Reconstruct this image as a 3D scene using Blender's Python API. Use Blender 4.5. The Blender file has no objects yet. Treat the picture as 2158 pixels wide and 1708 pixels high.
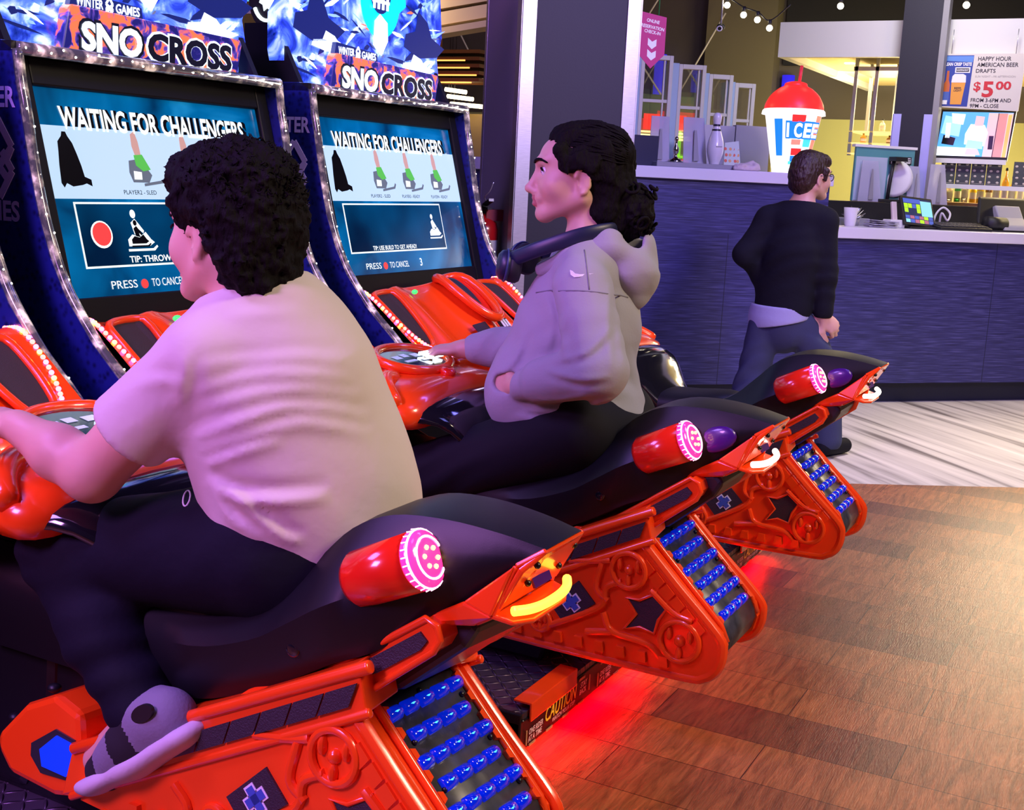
import bpy, bmesh, math, random
import numpy as np
from mathutils import Vector, Matrix, Quaternion

# ------------------------------------------------------------------ camera
scene = bpy.context.scene
COL = scene.collection
CAM_H = 1.27
F_PX = 2557.0
cam_data = bpy.data.cameras.new('camera')
cam_data.sensor_fit = 'HORIZONTAL'
cam_data.sensor_width = 36.0
cam_data.lens = F_PX / 2158.0 * 36.0
cam_data.clip_start = 0.05
cam_data.clip_end = 100.0
camera = bpy.data.objects.new('camera', cam_data)
COL.objects.link(camera)
CAM_RIGHT = Vector((0.473061, -0.879778, 0.046955))
CAM_UP = Vector((0.141518, 0.128482, 0.981563))
CAM_BACK = Vector((-0.869590, -0.457694, 0.185284))
_m = Matrix.Identity(4)
for _i in range(3):
    _m[_i][0] = CAM_RIGHT[_i]; _m[_i][1] = CAM_UP[_i]; _m[_i][2] = CAM_BACK[_i]
_m[2][3] = CAM_H
camera.matrix_world = _m
scene.camera = camera

# ------------------------------------------------------------------ world, lights, exposure
scene.view_settings.view_transform = 'Standard'
scene.view_settings.look = 'None'
scene.view_settings.exposure = 0.0
scene.view_settings.gamma = 1.0
scene.view_settings.use_curve_mapping = False
world = bpy.data.worlds.new('arcade_world')
scene.world = world
world.use_nodes = True
_bg = world.node_tree.nodes['Background']
_bg.inputs[0].default_value = (0.34, 0.30, 0.62, 1)
_bg.inputs[1].default_value = 0.035

def lamp(name, kind, loc, energy, color, target=None, size=0.5, spot=60, size_y=None, blend=0.5, spread=None):
    d = bpy.data.lights.new(name, kind)
    d.energy = energy
    d.color = color
    if kind == 'AREA':
        d.shape = 'RECTANGLE'
        d.size = size
        d.size_y = size_y or size
        if spread: d.spread = math.radians(spread)
    else:
        d.shadow_soft_size = size
    if kind == 'SPOT':
        d.spot_size = math.radians(spot)
        d.spot_blend = blend
    o = bpy.data.objects.new(name, d)
    COL.objects.link(o)
    o.location = loc
    if target is not None:
        o.rotation_euler = (Vector(target) - Vector(loc)).to_track_quat('-Z', 'Y').to_euler()
    return o

# ceiling downlights of the hall (warm white), behind and to the right of the camera, and two added fills
lamp('ceiling_lamp_warm', 'AREA', (2.3, -2.4, 3.6), 140, (1.0, 0.78, 0.55), (2.0, 0.8, 0.6), 1.0)
lamp('ceiling_lamp_floor', 'AREA', (4.4, -1.4, 3.8), 22, (1.0, 0.80, 0.58), (3.9, -0.1, 0.0), 0.9)
lamp('carpet_fill', 'AREA', (6.9, -0.1, 3.9), 34, (1.0, 0.84, 0.66), (6.6, 0.2, 0.0), 0.6, spread=70)  # fill added above the carpet to make it brighter and warmer
lamp('bar_front_fill', 'AREA', (6.9, 1.2, 3.6), 13, (1.0, 0.95, 0.88), (8.8, 1.4, 2.2), 0.5, spread=80)  # added fill: whitens the canopy front and the sign below it
# blue and violet stage washes of the arcade hall, one added for the column
lamp('wash_violet', 'AREA', (0.1, 2.6, 3.3), 85, (0.42, 0.22, 1.0), (1.8, 1.2, 0.8), 1.0)
lamp('wash_magenta', 'AREA', (-1.2, 1.8, 2.6), 105, (0.72, 0.27, 1.0), (1.5, 1.2, 0.9), 0.8)
lamp('column_fill', 'AREA', (2.2, -1.6, 3.4), 20, (0.42, 0.32, 1.0), (5.2, 2.4, 1.6), 0.6, spread=60)  # added to brighten the column's steel edges with violet
lamp('wash_blue', 'AREA', (4.8, 0.3, 3.9), 62, (0.20, 0.18, 1.0), (6.7, 1.9, 0.5), 1.0)
lamp('wash_blue_machines', 'AREA', (2.2, -0.2, 3.8), 12, (0.25, 0.25, 1.0), (2.4, 1.2, 0.6), 0.8)
# warm light of the bar behind the counter, and an added source beside it
lamp('bar_lamp', 'AREA', (10.4, 2.2, 2.10), 70, (1.0, 0.86, 0.50), (12.0, 2.8, 1.2), 1.2)
lamp('bar_glow_fill', 'AREA', (10.6, 0.72, 1.80), 26, (1.0, 0.85, 0.58), (4.2, 0.3, 0.2), 0.5)  # extra source added out of view for the bright reflections on the floor
# ------------------------------------------------------------------ helpers
V3 = Vector
R_ = math.radians

def mat(name, col=(0.8, 0.8, 0.8), rough=0.5, metal=0.0, emit=None, estr=0.0, coat=0.0, spec=0.5,
        bump=None, trans=0.0, alpha=1.0, sheen=0.0, ior=1.5):
    m = bpy.data.materials.new(name)
    m.use_nodes = True
    nt = m.node_tree
    p = nt.nodes['Principled BSDF']
    p.inputs['Base Color'].default_value = (*col, 1)
    p.inputs['Roughness'].default_value = rough
    p.inputs['Metallic'].default_value = metal
    p.inputs['Coat Weight'].default_value = coat
    p.inputs['Coat Roughness'].default_value = 0.08
    p.inputs['Specular IOR Level'].default_value = spec
    p.inputs['Transmission Weight'].default_value = trans
    p.inputs['Alpha'].default_value = alpha
    p.inputs['IOR'].default_value = ior
    if sheen:
        p.inputs['Sheen Weight'].default_value = sheen
    if emit is not None:
        p.inputs['Emission Color'].default_value = (*emit, 1)
        p.inputs['Emission Strength'].default_value = estr
    if bump:
        scale, strength, dist = bump[:3]
        tc = nt.nodes.new('ShaderNodeTexCoord')
        mp = nt.nodes.new('ShaderNodeMapping')
        if len(bump) > 3: mp.inputs['Scale'].default_value = bump[3]
        nz = nt.nodes.new('ShaderNodeTexNoise')
        nz.inputs['Scale'].default_value = scale
        nz.inputs['Detail'].default_value = 4
        b = nt.nodes.new('ShaderNodeBump')
        b.inputs['Strength'].default_value = strength
        b.inputs['Distance'].default_value = dist
        nt.links.new(tc.outputs['Object'], mp.inputs['Vector'])
        nt.links.new(mp.outputs['Vector'], nz.inputs['Vector'])
        nt.links.new(nz.outputs['Fac'], b.inputs['Height'])
        nt.links.new(b.outputs['Normal'], p.inputs['Normal'])
    return m

def ramp_mat(name, stops, scale=5.0, detail=4.0, rough=0.5, vec_scale=(1, 1, 1), emit=0.0, kind='NOISE', coat=0.0, metal=0.0,
             bump=0.0, rot=(0, 0, 0), distort=0.0, interp='LINEAR', vtype='POINT'):
    """noise -> colour ramp -> principled (base colour, optionally glowing like a lit panel)"""
    m = bpy.data.materials.new(name)
    m.use_nodes = True
    nt = m.node_tree
    p = nt.nodes['Principled BSDF']
    tc = nt.nodes.new('ShaderNodeTexCoord')
    mp = nt.nodes.new('ShaderNodeMapping')
    mp.vector_type = vtype
    mp.inputs['Scale'].default_value = vec_scale
    mp.inputs['Rotation'].default_value = rot
    nt.links.new(tc.outputs['Object'], mp.inputs['Vector'])
    if kind == 'NOISE':
        t = nt.nodes.new('ShaderNodeTexNoise')
        t.inputs['Scale'].default_value = scale
        t.inputs['Detail'].default_value = detail
        t.inputs['Distortion'].default_value = distort
        out = t.outputs['Fac']
    elif kind == 'VORONOI':
        t = nt.nodes.new('ShaderNodeTexVoronoi')
        t.inputs['Scale'].default_value = scale
        out = t.outputs['Distance']
    else:
        t = nt.nodes.new('ShaderNodeTexWave')
        t.inputs['Scale'].default_value = scale
        t.inputs['Distortion'].default_value = distort
        out = t.outputs['Fac']
    nt.links.new(mp.outputs['Vector'], t.inputs['Vector'])
    r = nt.nodes.new('ShaderNodeValToRGB')
    r.color_ramp.interpolation = interp
    els = r.color_ramp.elements
    while len(els) < len(stops): els.new(0.5)
    for e, (pos, c) in zip(els, stops):
        e.position = pos; e.color = (*c, 1)
    nt.links.new(out, r.inputs['Fac'])
    nt.links.new(r.outputs['Color'], p.inputs['Base Color'])
    p.inputs['Roughness'].default_value = rough
    p.inputs['Coat Weight'].default_value = coat
    p.inputs['Metallic'].default_value = metal
    if emit:
        nt.links.new(r.outputs['Color'], p.inputs['Emission Color'])
        p.inputs['Emission Strength'].default_value = emit
    if bump:
        b = nt.nodes.new('ShaderNodeBump')
        b.inputs['Strength'].default_value = bump
        b.inputs['Distance'].default_value = 0.004
        nt.links.new(out, b.inputs['Height'])
        nt.links.new(b.outputs['Normal'], p.inputs['Normal'])
    return m

def glow(name, col, s):
    return mat(name, tuple(0.6 * c for c in col), 0.4, emit=col, estr=s)

class MB:
    """collects shapes into one mesh"""
    def __init__(self):
        self.v = []; self.f = []; self.m = []; self.s = []
        self.cur = 0; self.smooth = False
    def add(self, verts, faces):
        b = len(self.v)
        self.v += [tuple(x) for x in verts]
        for f in faces:
            self.f.append(tuple(i + b for i in f)); self.m.append(self.cur); self.s.append(self.smooth)
        return self
    def mt(self, i, smooth=None):
        self.cur = i
        if smooth is not None: self.smooth = smooth
        return self
    def box(self, c, size, rot=None):
        x, y, z = (s / 2 for s in size)
        vs = [V3(p) for p in ((-x,-y,-z),(x,-y,-z),(x,y,-z),(-x,y,-z),(-x,-y,z),(x,-y,z),(x,y,z),(-x,y,z))]
        if rot is not None: vs = [rot @ p for p in vs]
        return self.add([p + V3(c) for p in vs], [(0,3,2,1),(4,5,6,7),(0,1,5,4),(1,2,6,5),(2,3,7,6),(3,0,4,7)])
    def box2(self, lo, hi):
        return self.box([(a + b) / 2 for a, b in zip(lo, hi)], [b - a for a, b in zip(lo, hi)])
    def rings(self, rings, closed=True, cap=True):
        n = len(rings[0]); vs = [p for r in rings for p in r]; fs = []
        for i in range(len(rings) - 1):
            for j in range(n if closed else n - 1):
                k = (j + 1) % n
                fs.append((i*n + j, i*n + k, (i+1)*n + k, (i+1)*n + j))
        if cap:
            fs.append(tuple(range(n - 1, -1, -1))); fs.append(tuple(range((len(rings)-1)*n, len(rings)*n)))
        return self.add(vs, fs)
    def cyl(self, p0, p1, r0, r1=None, n=20, cap=True):
        r1 = r0 if r1 is None else r1
        return self.tube([p0, p1], [r0, r1], n, cap)
    def tube(self, path, r, n=10, cap=True, closed=False):
        path = [V3(p) for p in path]
        rs = r if isinstance(r, (list, tuple)) else [r] * len(path)
        t0 = (path[1] - path[0]).normalized()
        up = V3((0, 0, 1)) if abs(t0.z) < 0.9 else V3((0, 1, 0))
        a = t0.cross(up).normalized(); rings = []
        N = len(path)
        for i, p in enumerate(path):
            if closed: t = (path[(i+1) % N] - path[i-1]).normalized()
            elif i == 0: t = t0
            elif i == N - 1: t = (path[i] - path[i-1]).normalized()
            else: t = ((path[i+1]-p).normalized() + (p-path[i-1]).normalized()).normalized()
            a = (a - t * a.dot(t)).normalized(); b = t.cross(a)
            rings.append([p + (a*math.cos(q) + b*math.sin(q)) * rs[i] for q in (2*math.pi*k/n for k in range(n))])
        if closed:
            rings.append(rings[0]); return self.rings(rings, True, False)
        return self.rings(rings, True, cap)
    def prism(self, poly, d0, d1, axis='x', order=None):
        """polygon of 2-D points extruded along an axis; x: pts are (y,z); y: (x,z); z: (x,y)"""
        def P(p, d):
            return (d, p[0], p[1]) if axis == 'x' else (p[0], d, p[1]) if axis == 'y' else (p[0], p[1], d)
        return self.rings([[P(p, d0) for p in poly], [P(p, d1) for p in poly]])
    def lathe(self, prof, c=(0, 0, 0), n=28, axis=(0, 0, 1), cap=True):
        """prof: (radius, height) pairs along axis"""
        ax = V3(axis).normalized()
        a = ax.orthogonal().normalized(); b = ax.cross(a); c = V3(c)
        return self.rings([[c + ax*h + (a*math.cos(q) + b*math.sin(q))*max(r, 1e-4) for q in (2*math.pi*k/n for k in range(n))] for r, h in prof], True, cap)
    def ball(self, c, r, n=16, rot=None):
        r = (r, r, r) if not hasattr(r, '__len__') else r
        rings = []
        for i in range(n // 2 + 1):
            t = math.pi * i / (n // 2); rr = max(math.sin(t), 1e-3)
            ring = []
            for k in range(n):
                q = 2*math.pi*k/n
                p = V3((rr*math.cos(q)*r[0], rr*math.sin(q)*r[1], -math.cos(t)*r[2]))
                if rot is not None: p = rot @ p
                ring.append(p + V3(c))
            rings.append(ring)
        return self.rings(rings)
    def quad(self, *pts):
        return self.add(pts, [tuple(range(len(pts)))])
    def slab(self, pts, nrm, th):
        """flat polygon with a real thickness along nrm"""
        n = V3(nrm).normalized() * th
        return self.rings([[V3(p) for p in pts], [V3(p) + n for p in pts]])
    def text(self, s, o, right, up, h, width=None, depth=0.002, bold=0.0, shear=0.0, align='LEFT', space=1.0):
        """lettering: capital height h, optional total width, o = left (or centre) of the base line"""
        cu = bpy.data.curves.new('lettering', 'FONT')
        cu.body = s; cu.size = 1.0; cu.offset = bold; cu.shear = shear; cu.extrude = 0.0
        cu.space_character = space; cu.resolution_u = 3
        ob = bpy.data.objects.new('lettering', cu); COL.objects.link(ob)
        dg = bpy.context.evaluated_depsgraph_get()
        me = bpy.data.meshes.new_from_object(ob.evaluated_get(dg))
        co = [v.co.copy() for v in me.vertices]; fs = [tuple(p.vertices) for p in me.polygons]
        bpy.data.meshes.remove(me); bpy.data.objects.remove(ob); bpy.data.curves.remove(cu)
        if not co: return self
        x0 = min(v.x for v in co); x1 = max(v.x for v in co)
        sy = h / 0.70; sx = sy if width is None else width / (x1 - x0)
        right = V3(right).normalized(); up = V3(up).normalized(); nrm = right.cross(up)
        off = -x0 if align == 'LEFT' else -(x0 + x1) / 2
        pts = [V3(o) + right*((v.x + off)*sx) + up*(v.y*sy) + nrm*depth for v in co]
        return self.add(pts, fs)
    def xf(self, M4):
        self.v = [tuple(M4 @ V3(p)) for p in self.v]; return self
    def mesh(self, name, mats, offset=(0, 0, 0)):
        me = bpy.data.meshes.new(name)
        ox, oy, oz = offset
        me.from_pydata([(x+ox, y+oy, z+oz) for x, y, z in self.v], [], self.f)
        for m in (mats if isinstance(mats, (list, tuple)) else [mats]): me.materials.append(m)
        me.polygons.foreach_set('material_index', self.m)
        me.polygons.foreach_set('use_smooth', self.s)
        me.update()
        bm = bmesh.new(); bm.from_mesh(me)
        bmesh.ops.recalc_face_normals(bm, faces=bm.faces) if getattr(self, 'fix', True) else None
        bm.to_mesh(me); bm.free()
        return me

def obj(name, mb, mats, parent=None, label=None, cat=None, group=None, kind=None, offset=(0, 0, 0), bevel=0, sub=0, wn=False, loc=None, rot=None):
    me = mb.mesh(name, mats, offset) if isinstance(mb, MB) else mb
    o = bpy.data.objects.new(name, me)
    COL.objects.link(o)
    if parent is not None: o.parent = parent
    if loc is not None: o.location = loc
    if rot is not None: o.rotation_euler = rot
    tag(o, label, cat, group, kind)
    if bevel:
        b = o.modifiers.new('bevel', 'BEVEL'); b.width = bevel; b.segments = 2; b.limit_method = 'ANGLE'; b.angle_limit = R_(35)
        b.harden_normals = False
    if sub:
        s = o.modifiers.new('subdivision', 'SUBSURF'); s.levels = sub; s.render_levels = sub
    return o

def tag(o, label=None, cat=None, group=None, kind=None):
    if label: o['label'] = label
    if cat: o['category'] = cat
    if group: o['group'] = group
    if kind: o['kind'] = kind
    return o

def empty(name, loc, label, cat, group=None, rz=0):
    o = bpy.data.objects.new(name, None)
    o.empty_display_size = 0.1
    COL.objects.link(o)
    o.location = loc; o.rotation_euler = (0, 0, rz)
    return tag(o, label, cat, group)

def copy_tree(o, parent=None):
    c = o.copy(); COL.objects.link(c)
    if parent is not None: c.parent = parent
    for ch in list(o.children): copy_tree(ch, c)
    return c

def catmull(pts, n=6, closed=False):
    pts = [V3(p) for p in pts]; out = []; N = len(pts)
    rng = range(N if closed else N - 1)
    for i in rng:
        p0 = pts[i-1] if (closed or i > 0) else pts[0]*2 - pts[1]
        p1 = pts[i]; p2 = pts[(i+1) % N]
        p3 = pts[(i+2) % N] if (closed or i+2 < N) else pts[-1]*2 - pts[-2]
        for k in range(n):
            t = k / n
            out.append(0.5*((2*p1) + (p2-p0)*t + (2*p0-5*p1+4*p2-p3)*t*t + (3*p1-p0-3*p2+p3)*t*t*t))
    if not closed: out.append(pts[-1])
    return out

def spline2(pts, n=4, closed=False):
    return [(p.x, p.y) for p in catmull([(a, b, 0) for a, b in pts], n, closed)]

# ------------------------------------------------------------------ smooth organic surfaces (people, hair, clothes)
def _np(p): return np.array(p, dtype=np.float32)

def basis(fwd, up=(0, 0, 1)):
    """rows: left, forward, up of a body frame"""
    f = V3(fwd).normalized(); u = V3(up); l = u.cross(f).normalized(); u = f.cross(l).normalized()
    return np.array([l, f, u], dtype=np.float32)

def rc(p0, r0, p1, r1, k=0.02): return dict(t='rc', a=_np(p0), b=_np(p1), r0=r0, r1=r1, k=k)
def el(c, r, rot=None, k=0.02, sub=False): return dict(t='el', c=_np(c), r=_np(r), M=None if rot is None else np.array(rot, dtype=np.float32), k=k, sub=sub)
def erc(p0, r0, p1, r1, flat, fwd, k=0.03, r=None):
    """round cone squashed along fwd by the factor flat"""
    return dict(t='erc', a=_np(p0), b=_np(p1), r0=r0, r1=r1, flat=flat, f=_np(V3(fwd).normalized()), k=k)
def cut(p, n, k=0.006): return dict(t='cut', p=_np(p), n=_np(V3(n).normalized()), k=k)

def _bbox(q):
    if q['t'] == 'el':
        R = float(np.max(q['r'])); return q['c'] - R, q['c'] + R
    R = max(q['r0'], q['r1']); return np.minimum(q['a'], q['b']) - R, np.maximum(q['a'], q['b']) + R

def _rcd(P, a, b, r0, r1):
    ba = b - a; L2 = float(ba @ ba) + 1e-12
    h = np.clip(((P - a) @ ba) / L2, 0, 1)
    d = np.linalg.norm(P - a - h[..., None]*ba, axis=-1)
    return d - (r0 + (r1 - r0)*h)

def _dist(q, P):
    if q['t'] == 'rc': return _rcd(P, q['a'], q['b'], q['r0'], q['r1'])
    if q['t'] == 'erc':
        f = q['f']; s = 1.0/q['flat'] - 1.0
        sq = lambda X: X + (X @ f)[..., None]*f*s if X.ndim > 1 else X + (X @ f)*f*s
        return _rcd(sq(P), sq(q['a']), sq(q['b']), q['r0'], q['r1']) * q['flat']**0.5
    D = P - q['c']
    if q['M'] is not None: D = D @ q['M'].T
    k0 = np.linalg.norm(D/q['r'], axis=-1); k1 = np.linalg.norm(D/(q['r']**2), axis=-1) + 1e-9
    return k0*(k0 - 1.0)/k1

def vnoise(P, s, seed=0):
    """smooth value noise in [-1,1]"""
    Q = P*s + seed*17.31
    I = np.floor(Q).astype(np.int64); F = (Q - I).astype(np.float32); F = F*F*(3-2*F)
    def hsh(i, j, k):
        h = (i*374761393 + j*668265263 + k*2147483647 + seed*974711) & 0xffffffff
        h = ((h ^ (h >> 13))*1274126177) & 0xffffffff
        return ((h ^ (h >> 16)) & 0xffff).astype(np.float32)/32767.5 - 1
    out = 0
    for dx in (0, 1):
        for dy in (0, 1):
            for dz in (0, 1):
                w = (F[..., 0] if dx else 1-F[..., 0])*(F[..., 1] if dy else 1-F[..., 1])*(F[..., 2] if dz else 1-F[..., 2])
                out = out + w*hsh(I[..., 0]+dx, I[..., 1]+dy, I[..., 2]+dz)
    return out

def organic(name, prims, vox=0.006, cuts=(), subs=(), disp=None, mats=None, matfn=None, pad=0.03, keep=None):
    """union of smooth shapes -> one continuous surface mesh (surface nets)"""
    lo = np.min([_bbox(q)[0] for q in prims], axis=0) - pad
    hi = np.max([_bbox(q)[1] for q in prims], axis=0) + pad
    n = np.ceil((hi - lo)/vox).astype(int) + 1
    ax = [lo[i] + vox*np.arange(n[i], dtype=np.float32) for i in range(3)]
    F = np.full(tuple(n), 0.08, dtype=np.float32)
    def region(q, m):
        a, b = _bbox(q); a = a - m; b = b + m
        i0 = np.clip(np.floor((a - lo)/vox).astype(int), 0, n-1); i1 = np.clip(np.ceil((b - lo)/vox).astype(int)+1, 1, n)
        sl = tuple(slice(int(i0[i]), int(i1[i])) for i in range(3))
        P = np.stack(np.meshgrid(*[ax[i][sl[i]] for i in range(3)], indexing='ij'), axis=-1)
        return sl, P
    for q in prims:
        sl, P = region(q, q['k'] + 0.03)
        if P.size == 0: continue
        d = _dist(q, P); A = F[sl]; k = q['k']
        h = np.clip(0.5 + 0.5*(A - d)/k, 0, 1)
        F[sl] = A*(1-h) + d*h - k*h*(1-h)
    for q in subs:
        sl, P = region(q, q['k'] + 0.02)
        d = -_dist(q, P); A = F[sl]; k = q['k']
        h = np.clip(0.5 - 0.5*(A - d)/k, 0, 1)
        F[sl] = A*(1-h) + d*h + k*h*(1-h)
    if disp is not None or cuts or keep is not None:
        P = np.stack(np.meshgrid(*ax, indexing='ij'), axis=-1)
        if disp is not None:
            near = np.abs(F) < 0.05
            F[near] += disp(P[near])
        for q in cuts:
            d = (P - q['p']) @ q['n']; k = q['k']
            h = np.clip(0.5 - 0.5*(F - d)/k, 0, 1)
            F = F*(1-h) + d*h + k*h*(1-h)
    F[0] = F[-1] = 0.05; F[:, 0] = F[:, -1] = 0.05; F[:, :, 0] = F[:, :, -1] = 0.05
    S = F < 0
    nx, ny, nz = (int(x)-1 for x in n)
    cnt = np.zeros((nx, ny, nz), dtype=np.int8); acc = np.zeros((nx, ny, nz, 3), dtype=np.float32)
    corner = lambda A, c: A[c[0]:c[0]+nx, c[1]:c[1]+ny, c[2]:c[2]+nz]
    for axis in range(3):
        o = [i for i in range(3) if i != axis]
        for u in (0, 1):
            for w in (0, 1):
                c0 = [0, 0, 0]; c0[o[0]] = u; c0[o[1]] = w; c1 = list(c0); c1[axis] = 1
                cr = corner(S, c0) != corner(S, c1)
                f0 = corner(F, c0)[cr]; f1 = corner(F, c1)[cr]
                t = f0/(f0 - f1)
                pt = np.zeros((len(t), 3), dtype=np.float32) + _np(c0); pt[:, axis] = t
                acc[cr] += pt; cnt[cr] += 1
    act = cnt > 0
    idx = np.full((nx, ny, nz), -1, dtype=np.int64)
    ids = np.argwhere(act); idx[act] = np.arange(len(ids))
    verts = lo + vox*(ids + acc[act]/cnt[act][:, None])
    faces = []
    for axis in range(3):
        o = [(axis+1) % 3, (axis+2) % 3]
        s0 = [slice(0, None)]*3; s1 = [slice(0, None)]*3
        s0[axis] = slice(0, -1); s1[axis] = slice(1, None)
        A = S[tuple(s0)]; B = S[tuple(s1)]
        e = np.argwhere(A != B)
        ok = (e[:, o[0]] > 0) & (e[:, o[1]] > 0) & (e[:, o[0]] < n[o[0]]-1) & (e[:, o[1]] < n[o[1]]-1)
        e = e[ok]
        inside = A[e[:, 0], e[:, 1], e[:, 2]]
        def cell(du, dw):
            c = e.copy(); c[:, o[0]] += du; c[:, o[1]] += dw
            return idx[c[:, 0], c[:, 1], c[:, 2]]
        q = np.stack([cell(-1, -1), cell(0, -1), cell(0, 0), cell(-1, 0)], axis=1)
        q[~inside] = q[~inside][:, ::-1]
        faces.append(q)
    faces = np.concatenate(faces)
    faces = faces[(faces >= 0).all(axis=1)]
    me = bpy.data.meshes.new(name)
    me.vertices.add(len(verts)); me.vertices.foreach_set('co', verts.astype(np.float32).ravel())
    me.loops.add(len(faces)*4); me.loops.foreach_set('vertex_index', faces.ravel().astype(np.int32))
    me.polygons.add(len(faces))
    me.polygons.foreach_set('loop_start', np.arange(0, len(faces)*4, 4, dtype=np.int32))
    me.polygons.foreach_set('use_smooth', np.ones(len(faces), dtype=bool))
    for m in (mats if isinstance(mats, (list, tuple)) else [mats]): me.materials.append(m)
    if matfn is not None:
        c = verts[faces].mean(axis=1)
        me.polygons.foreach_set('material_index', matfn(c).astype(np.int32))
    me.update(calc_edges=True)
    me.validate()
    return me

def chain(pts, rs, k=0.01):
    return [rc(pts[i], rs[i], pts[i+1], rs[i+1], k) for i in range(len(pts)-1)]
# ------------------------------------------------------------------ materials
M_orange = mat('orange_plastic', (1.0, 0.072, 0.006), 0.24, coat=0.6)
M_black = mat('black_plastic', (0.0065, 0.0065, 0.0085), 0.42, coat=0.0, spec=0.35, bump=(900, 0.12, 0.0006))
M_gloss = mat('gloss_black', (0.008, 0.008, 0.011), 0.10, coat=0.8)
M_vinyl = mat('seat_vinyl', (0.008, 0.008, 0.010), 0.5, spec=0.3, bump=(60, 0.15, 0.002))
M_screw = mat('screw_steel', (0.05, 0.05, 0.055), 0.35, metal=0.9)
M_dark = mat('dark_panel', (0.022, 0.024, 0.032), 0.38)
M_plate = ramp_mat('track_plate', [(0.35, (0.03, 0.032, 0.042)), (0.62, (0.055, 0.058, 0.075))], 40, 5, 0.34)
M_mesh = mat('dark_mesh', (0.03, 0.022, 0.03), 0.5, bump=(420, 0.8, 0.002))
M_white = mat('print_white', (0.85, 0.86, 0.9), 0.45)
M_printblue = mat('print_blue', (0.05, 0.12, 0.5), 0.45)
M_yellow = mat('print_yellow', (1.0, 0.92, 0.06), 0.45)
M_gold = mat('print_gold', (0.45, 0.38, 0.18), 0.45)
M_ledblue = mat('led_blue', (0.0, 0.01, 0.45), 0.10, emit=(0.0, 0.025, 1.0), estr=0.42, coat=1.0)
M_ledcore = glow('led_cyan_core', (0.05, 0.42, 1.0), 2.2)
M_lens = mat('lens_pink', (0.9, 0.06, 0.3), 0.15, emit=(1.0, 0.03, 0.32), estr=1.2, coat=1.0)
M_lensdot = glow('lens_dots', (1.0, 0.45, 0.70), 3.0)
M_redlamp = mat('red_lamp_body', (0.85, 0.02, 0.008), 0.2, coat=0.7)
M_tailwarm = glow('tail_light_amber', (1.0, 0.40, 0.03), 5.0)
M_tailwhite = glow('tail_light_white', (1.0, 0.86, 0.75), 3.0)
M_purple = mat('purple_recess', (0.06, 0.008, 0.20), 0.3, coat=0.4)
M_underglow = glow('underglow_red', (1.0, 0.0, 0.01), 14.0)
M_side = ramp_mat('cabinet_side', [(0.0, (0.003, 0.004, 0.03)), (0.5, (0.012, 0.02, 0.20))], 55, 2, 0.3, kind='VORONOI', coat=0.4)
M_sidetext = mat('side_lettering', (0.62, 0.52, 1.0), 0.4)
M_bezel = mat('screen_bezel', (0.004, 0.004, 0.005), 0.5, spec=0.2)
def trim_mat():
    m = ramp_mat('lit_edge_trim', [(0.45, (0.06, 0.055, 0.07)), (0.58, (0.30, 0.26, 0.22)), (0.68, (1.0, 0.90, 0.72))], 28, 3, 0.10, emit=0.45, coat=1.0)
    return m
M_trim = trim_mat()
M_trimlight = glow('trim_bulbs', (1.0, 0.93, 0.8), 9.0)
M_arcled = glow('arc_led_red', (1.0, 0.12, 0.10), 7.0)
M_arcamber = glow('arc_led_amber', (1.0, 0.50, 0.08), 9.0)
M_arcpink = glow('arc_led_pink', (1.0, 0.12, 0.55), 7.0)
M_screenblue = ramp_mat('screen_blue', [(0.30, (0.0, 0.020, 0.065)), (0.55, (0.0, 0.085, 0.22)), (0.8, (0.01, 0.20, 0.42))], 3.2, 3, 0.12, emit=1.25, distort=1.2, coat=0.5)
M_screenpale = mat('screen_pale', (0.3, 0.42, 0.55), 0.12, emit=(0.42, 0.62, 0.80), estr=0.95)
M_screenbox = ramp_mat('screen_box', [(0.35, (0.0, 0.008, 0.03)), (0.75, (0.0, 0.05, 0.13))], 4, 2, 0.12, emit=1.0)
M_screenwhite = mat('screen_white', (0.5, 0.5, 0.5), 0.2, emit=(0.80, 0.95, 0.90), estr=1.0)
M_screenblack = mat('screen_black', (0.004, 0.004, 0.006), 0.2)
M_screenred = mat('screen_red', (0.5, 0.02, 0.02), 0.2, emit=(1.0, 0.07, 0.07), estr=0.85)
M_screengreen = mat('screen_green', (0.05, 0.3, 0.05), 0.2, emit=(0.12, 0.60, 0.10), estr=0.7)
M_screengrey = mat('screen_grey', (0.1, 0.12, 0.15), 0.2, emit=(0.10, 0.14, 0.18), estr=0.8)
M_screenskin = mat('screen_skin', (0.4, 0.25, 0.2), 0.2, emit=(0.50, 0.30, 0.28), estr=0.8)
M_art = ramp_mat('marquee_art', [(0.30, (0.0, 0.006, 0.10)), (0.44, (0.02, 0.05, 0.55)), (0.55, (0.10, 0.22, 0.95)), (0.66, (0.55, 0.75, 1.0)), (0.78, (1.0, 1.0, 1.0))], 9, 6, 0.15, emit=1.15, distort=1.6, coat=0.6)
M_artwhite = glow('marquee_white', (0.80, 0.90, 1.0), 2.6)
M_artorange = glow('marquee_orange', (1.0, 0.22, 0.10), 0.9)
M_artcyan = glow('marquee_cyan', (0.0, 0.62, 1.0), 1.5)
M_artnavy = mat('marquee_navy', (0.01, 0.02, 0.12), 0.3, emit=(0.01, 0.02, 0.20), estr=0.6)
M_sign = ramp_mat('sign_plate', [(0.42, (0.015, 0.015, 0.16)), (0.50, (0.10, 0.06, 0.42)), (0.56, (1.0, 0.20, 0.08))], 22, 3, 0.2, emit=0.75, distort=0.8, coat=0.5)
M_signdark = mat('sign_letters_dark', (0.012, 0.014, 0.04), 0.3)
M_signwhite = glow('sign_letters_white', (0.75, 0.86, 1.0), 1.7)
M_diamond = None
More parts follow.
